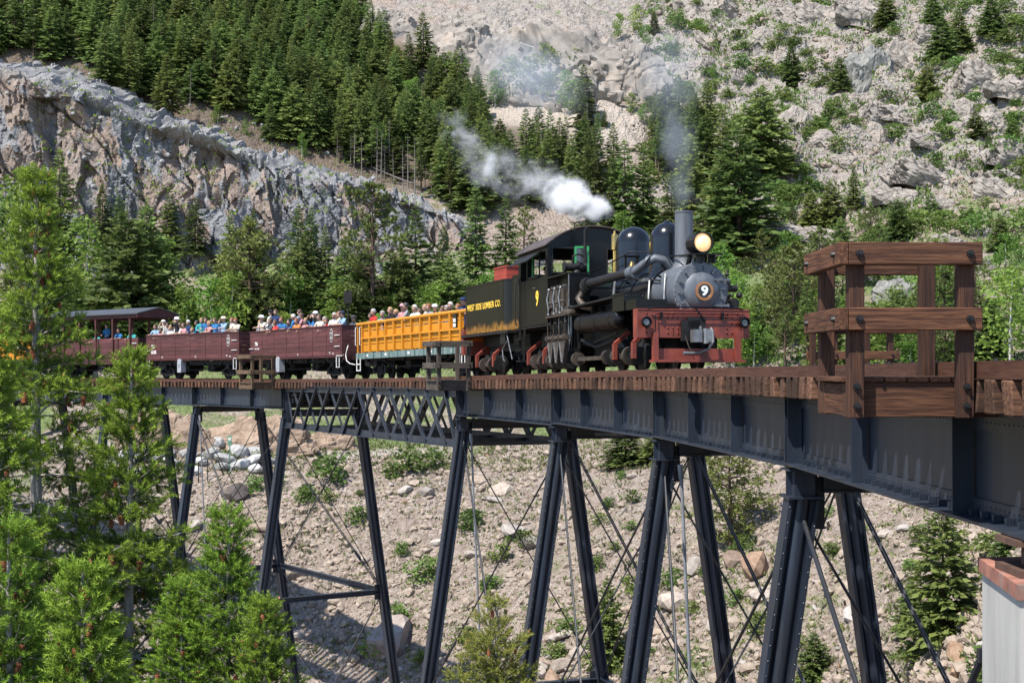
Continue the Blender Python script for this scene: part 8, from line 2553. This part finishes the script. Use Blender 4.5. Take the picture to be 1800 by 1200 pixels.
# ------------------------------------------------------------------ trackside pieces
def ground_thing(name, label, cat, x, y):
    q = hit2(x, y)
    return thing(name, label, cat, None, (q.x, q.y, q.z)), q
o, q = ground_thing('signal_post', 'dark trackside post with a small box on top behind the gondolas', 'post', 612, 640)
k = q.y / 2500
MB().cyl((0, 0, -.3), (0, 0, 125 * k), .07, n=8).build('pole', M_UNDER, o)
MB().box((0, -.02, 118 * k), (14 * k, .3, 22 * k)).build('signal_box', M_UNDER, o)
o, q = ground_thing('trail_sign', 'green signpost by the path under the viaduct', 'sign', 404, 834)
k = q.y / 2500
MB().box((0, 0, 34 * k), (.06, .06, 68 * k)).build('post', simple('green_post_paint', (.03, .10, .06), .6), o)
MB().box((0, -.05, 60 * k), (7 * k, .04, 17 * k)).build('sign_board', simple('green_sign_paint', (.10, .24, .16), .5), o)
MB().box((0, -.075, 63 * k), (4.5 * k, .01, 5 * k)).build('sign_panel', M_PALE, o)
o, q = ground_thing('hand_railing', 'bent pipe hand railing at the edge of the path', 'railing', 365, 848)
k = q.y / 2500
MB().tube([(-16 * k, 0, -.2), (-16 * k, 0, 36 * k), (-6 * k, 0, 42 * k), (8 * k, 0, 42 * k), (18 * k, .3, 36 * k), (26 * k, .6, 10 * k), (27 * k, .6, -.3)], .045, 7).build('rail', M_BLACKM, o)
MB().cyl((0, 0, -.3), (0, 0, 42 * k), .04, n=6).build('post', M_BLACKM, o)
# fallen and leaning trunks at the forest edge
for x, y, ln, a, lab in ((770, 345, 6, .5, 'fallen grey trunk lying at the forest edge above the rock face'), (735, 330, 6, -.75, 'dead trunk leaning across the bare forest edge')):
    q = hit2(x, y)
    if q:
        m = MB(); m.tube([(0, 0, 0), (0, 0, ln * .5), (.1, 0, ln)], [.16, .12, .04], 7)
        for e in range(8): m.tube([(0, 0, ln * (.2 + .09 * e)), (rnd.uniform(-.8, .8), rnd.uniform(-.6, .6), ln * (.25 + .09 * e))], [.03, .01], 4)
        t_ = m.build('fallen_trunk', M_SNAG, None, loc=(q.x, q.y, q.z + .2), rot=(0, a * 1.6, 0)); tag(t_, lab, 'dead trunk', 'dead trunks at the forest edge')
# dark water streak on the ledge
q = hit2(1268, 150)

# ------------------------------------------------------------------ steam and smoke
def vol_mat(name, col, dens, scale, thr, aniso=.2, soft=.18, body=.42):
    m = bpy.data.materials.new(name); m.use_nodes = True
    t = m.node_tree
    t.nodes.clear()
    N = lambda ty, **k: t.nodes.new('ShaderNode' + ty)
    out = N('OutputMaterial'); pv = N('VolumePrincipled')
    pv.inputs['Color'].default_value = col + (1,)
    pv.inputs['Anisotropy'].default_value = aniso
    tc = N('TexCoord')
    no = N('TexNoise'); no.inputs['Scale'].default_value = scale; no.inputs['Detail'].default_value = 5; no.inputs['Roughness'].default_value = .58; no.inputs['Distortion'].default_value = .5
    geo = N('NewGeometry'); t.links.new(geo.outputs['Position'], no.inputs['Vector'])
    # radial falloff and falloff along the plume (object space: unit ball)
    ln = N('VectorMath'); ln.operation = 'LENGTH'
    t.links.new(tc.outputs['Object'], ln.inputs[0])
    f = N('MapRange'); f.inputs['From Min'].default_value = 1.0; f.inputs['From Max'].default_value = .25
    t.links.new(ln.outputs['Value'], f.inputs['Value'])
    ad = N('Math'); ad.operation = 'ADD'
    fm = N('Math'); fm.operation = 'MULTIPLY'; fm.inputs[1].default_value = body
    t.links.new(f.outputs[0], fm.inputs[0])
    t.links.new(no.outputs['Fac'], ad.inputs[0]); t.links.new(fm.outputs[0], ad.inputs[1])
    mr = N('MapRange'); mr.inputs['From Min'].default_value = thr; mr.inputs['From Max'].default_value = thr + soft; mr.inputs['To Max'].default_value = dens
    t.links.new(ad.outputs[0], mr.inputs['Value'])
    mul = N('Math'); mul.operation = 'MULTIPLY'
    t.links.new(mr.outputs[0], mul.inputs[0]); t.links.new(f.outputs[0], mul.inputs[1])
    t.links.new(mul.outputs[0], pv.inputs['Density'])
    t.links.new(pv.outputs[0], out.inputs['Volume'])
    return m
_sph = bpy.data.meshes.new('puff')
_b = bmesh.new(); bmesh.ops.create_icosphere(_b, subdivisions=3, radius=1.0); _b.to_mesh(_sph); _b.free()
def puff(name, x, y, d, w_, h_, dep, mat, rot=0.0, label=None):
    me = _sph.copy(); me.materials.clear(); me.materials.append(mat)
    return link(name, me, None, W(x, y, d), (0, rot, 0), (w_ / 2500 * d / 2, dep, h_ / 2500 * d / 2), kind='stuff', label=label)
V_ST1 = vol_mat('thick_white_steam', (.99, .99, .99), 6.5, 2.2, .62, .0, .24)
V_ST2 = vol_mat('thin_white_steam', (.98, .98, .99), 1.35, 1.9, .60, .0, .24, .20)
V_ST3 = vol_mat('faint_white_steam', (.97, .98, 1.0), 1.3, 1.8, .56, .0, .22, .12)
V_SM = vol_mat('grey_blue_smoke', (.42, .46, .50), 1.1, 2.4, .56, .1, .34)
V_SM2 = vol_mat('faint_smoke', (.72, .79, .88), .22, 1.9, .56, .1, .3)
puff('steam', 1048, 366, 42.6, 80, 62, .55, V_ST1, .3, 'dense white steam leaving the whistle over the cab roof')
puff('steam', 1005, 350, 42.8, 130, 92, .8, V_ST1, .35, 'dense white steam blowing back over the cab roof')
puff('steam', 950, 320, 43.2, 190, 110, 1.1, V_ST2, .35, 'thinning white steam drifting back above the cab')
puff('steam', 870, 295, 44.0, 200, 100, 1.2, V_ST3, .5, 'torn wisp of steam behind the cab')
puff('steam', 808, 235, 45.0, 120, 80, .9, V_ST3, .8, 'small wisp of steam before the forest')
puff('smoke', 1197, 335, 36.2, 62, 100, .5, V_SM, 0, 'dark smoke just above the smokestack')
puff('smoke', 1190, 250, 36.3, 92, 190, .7, V_SM, -.05, 'grey smoke rising from the smokestack')
puff('smoke', 1175, 130, 36.4, 170, 260, 1.2, V_SM2, -.12, 'thinning smoke high above the smokestack')
puff('smoke', 930, 130, 46.0, 300, 170, 2.4, V_SM2, .4, 'faint bluish smoke drifting before the aspen grove')
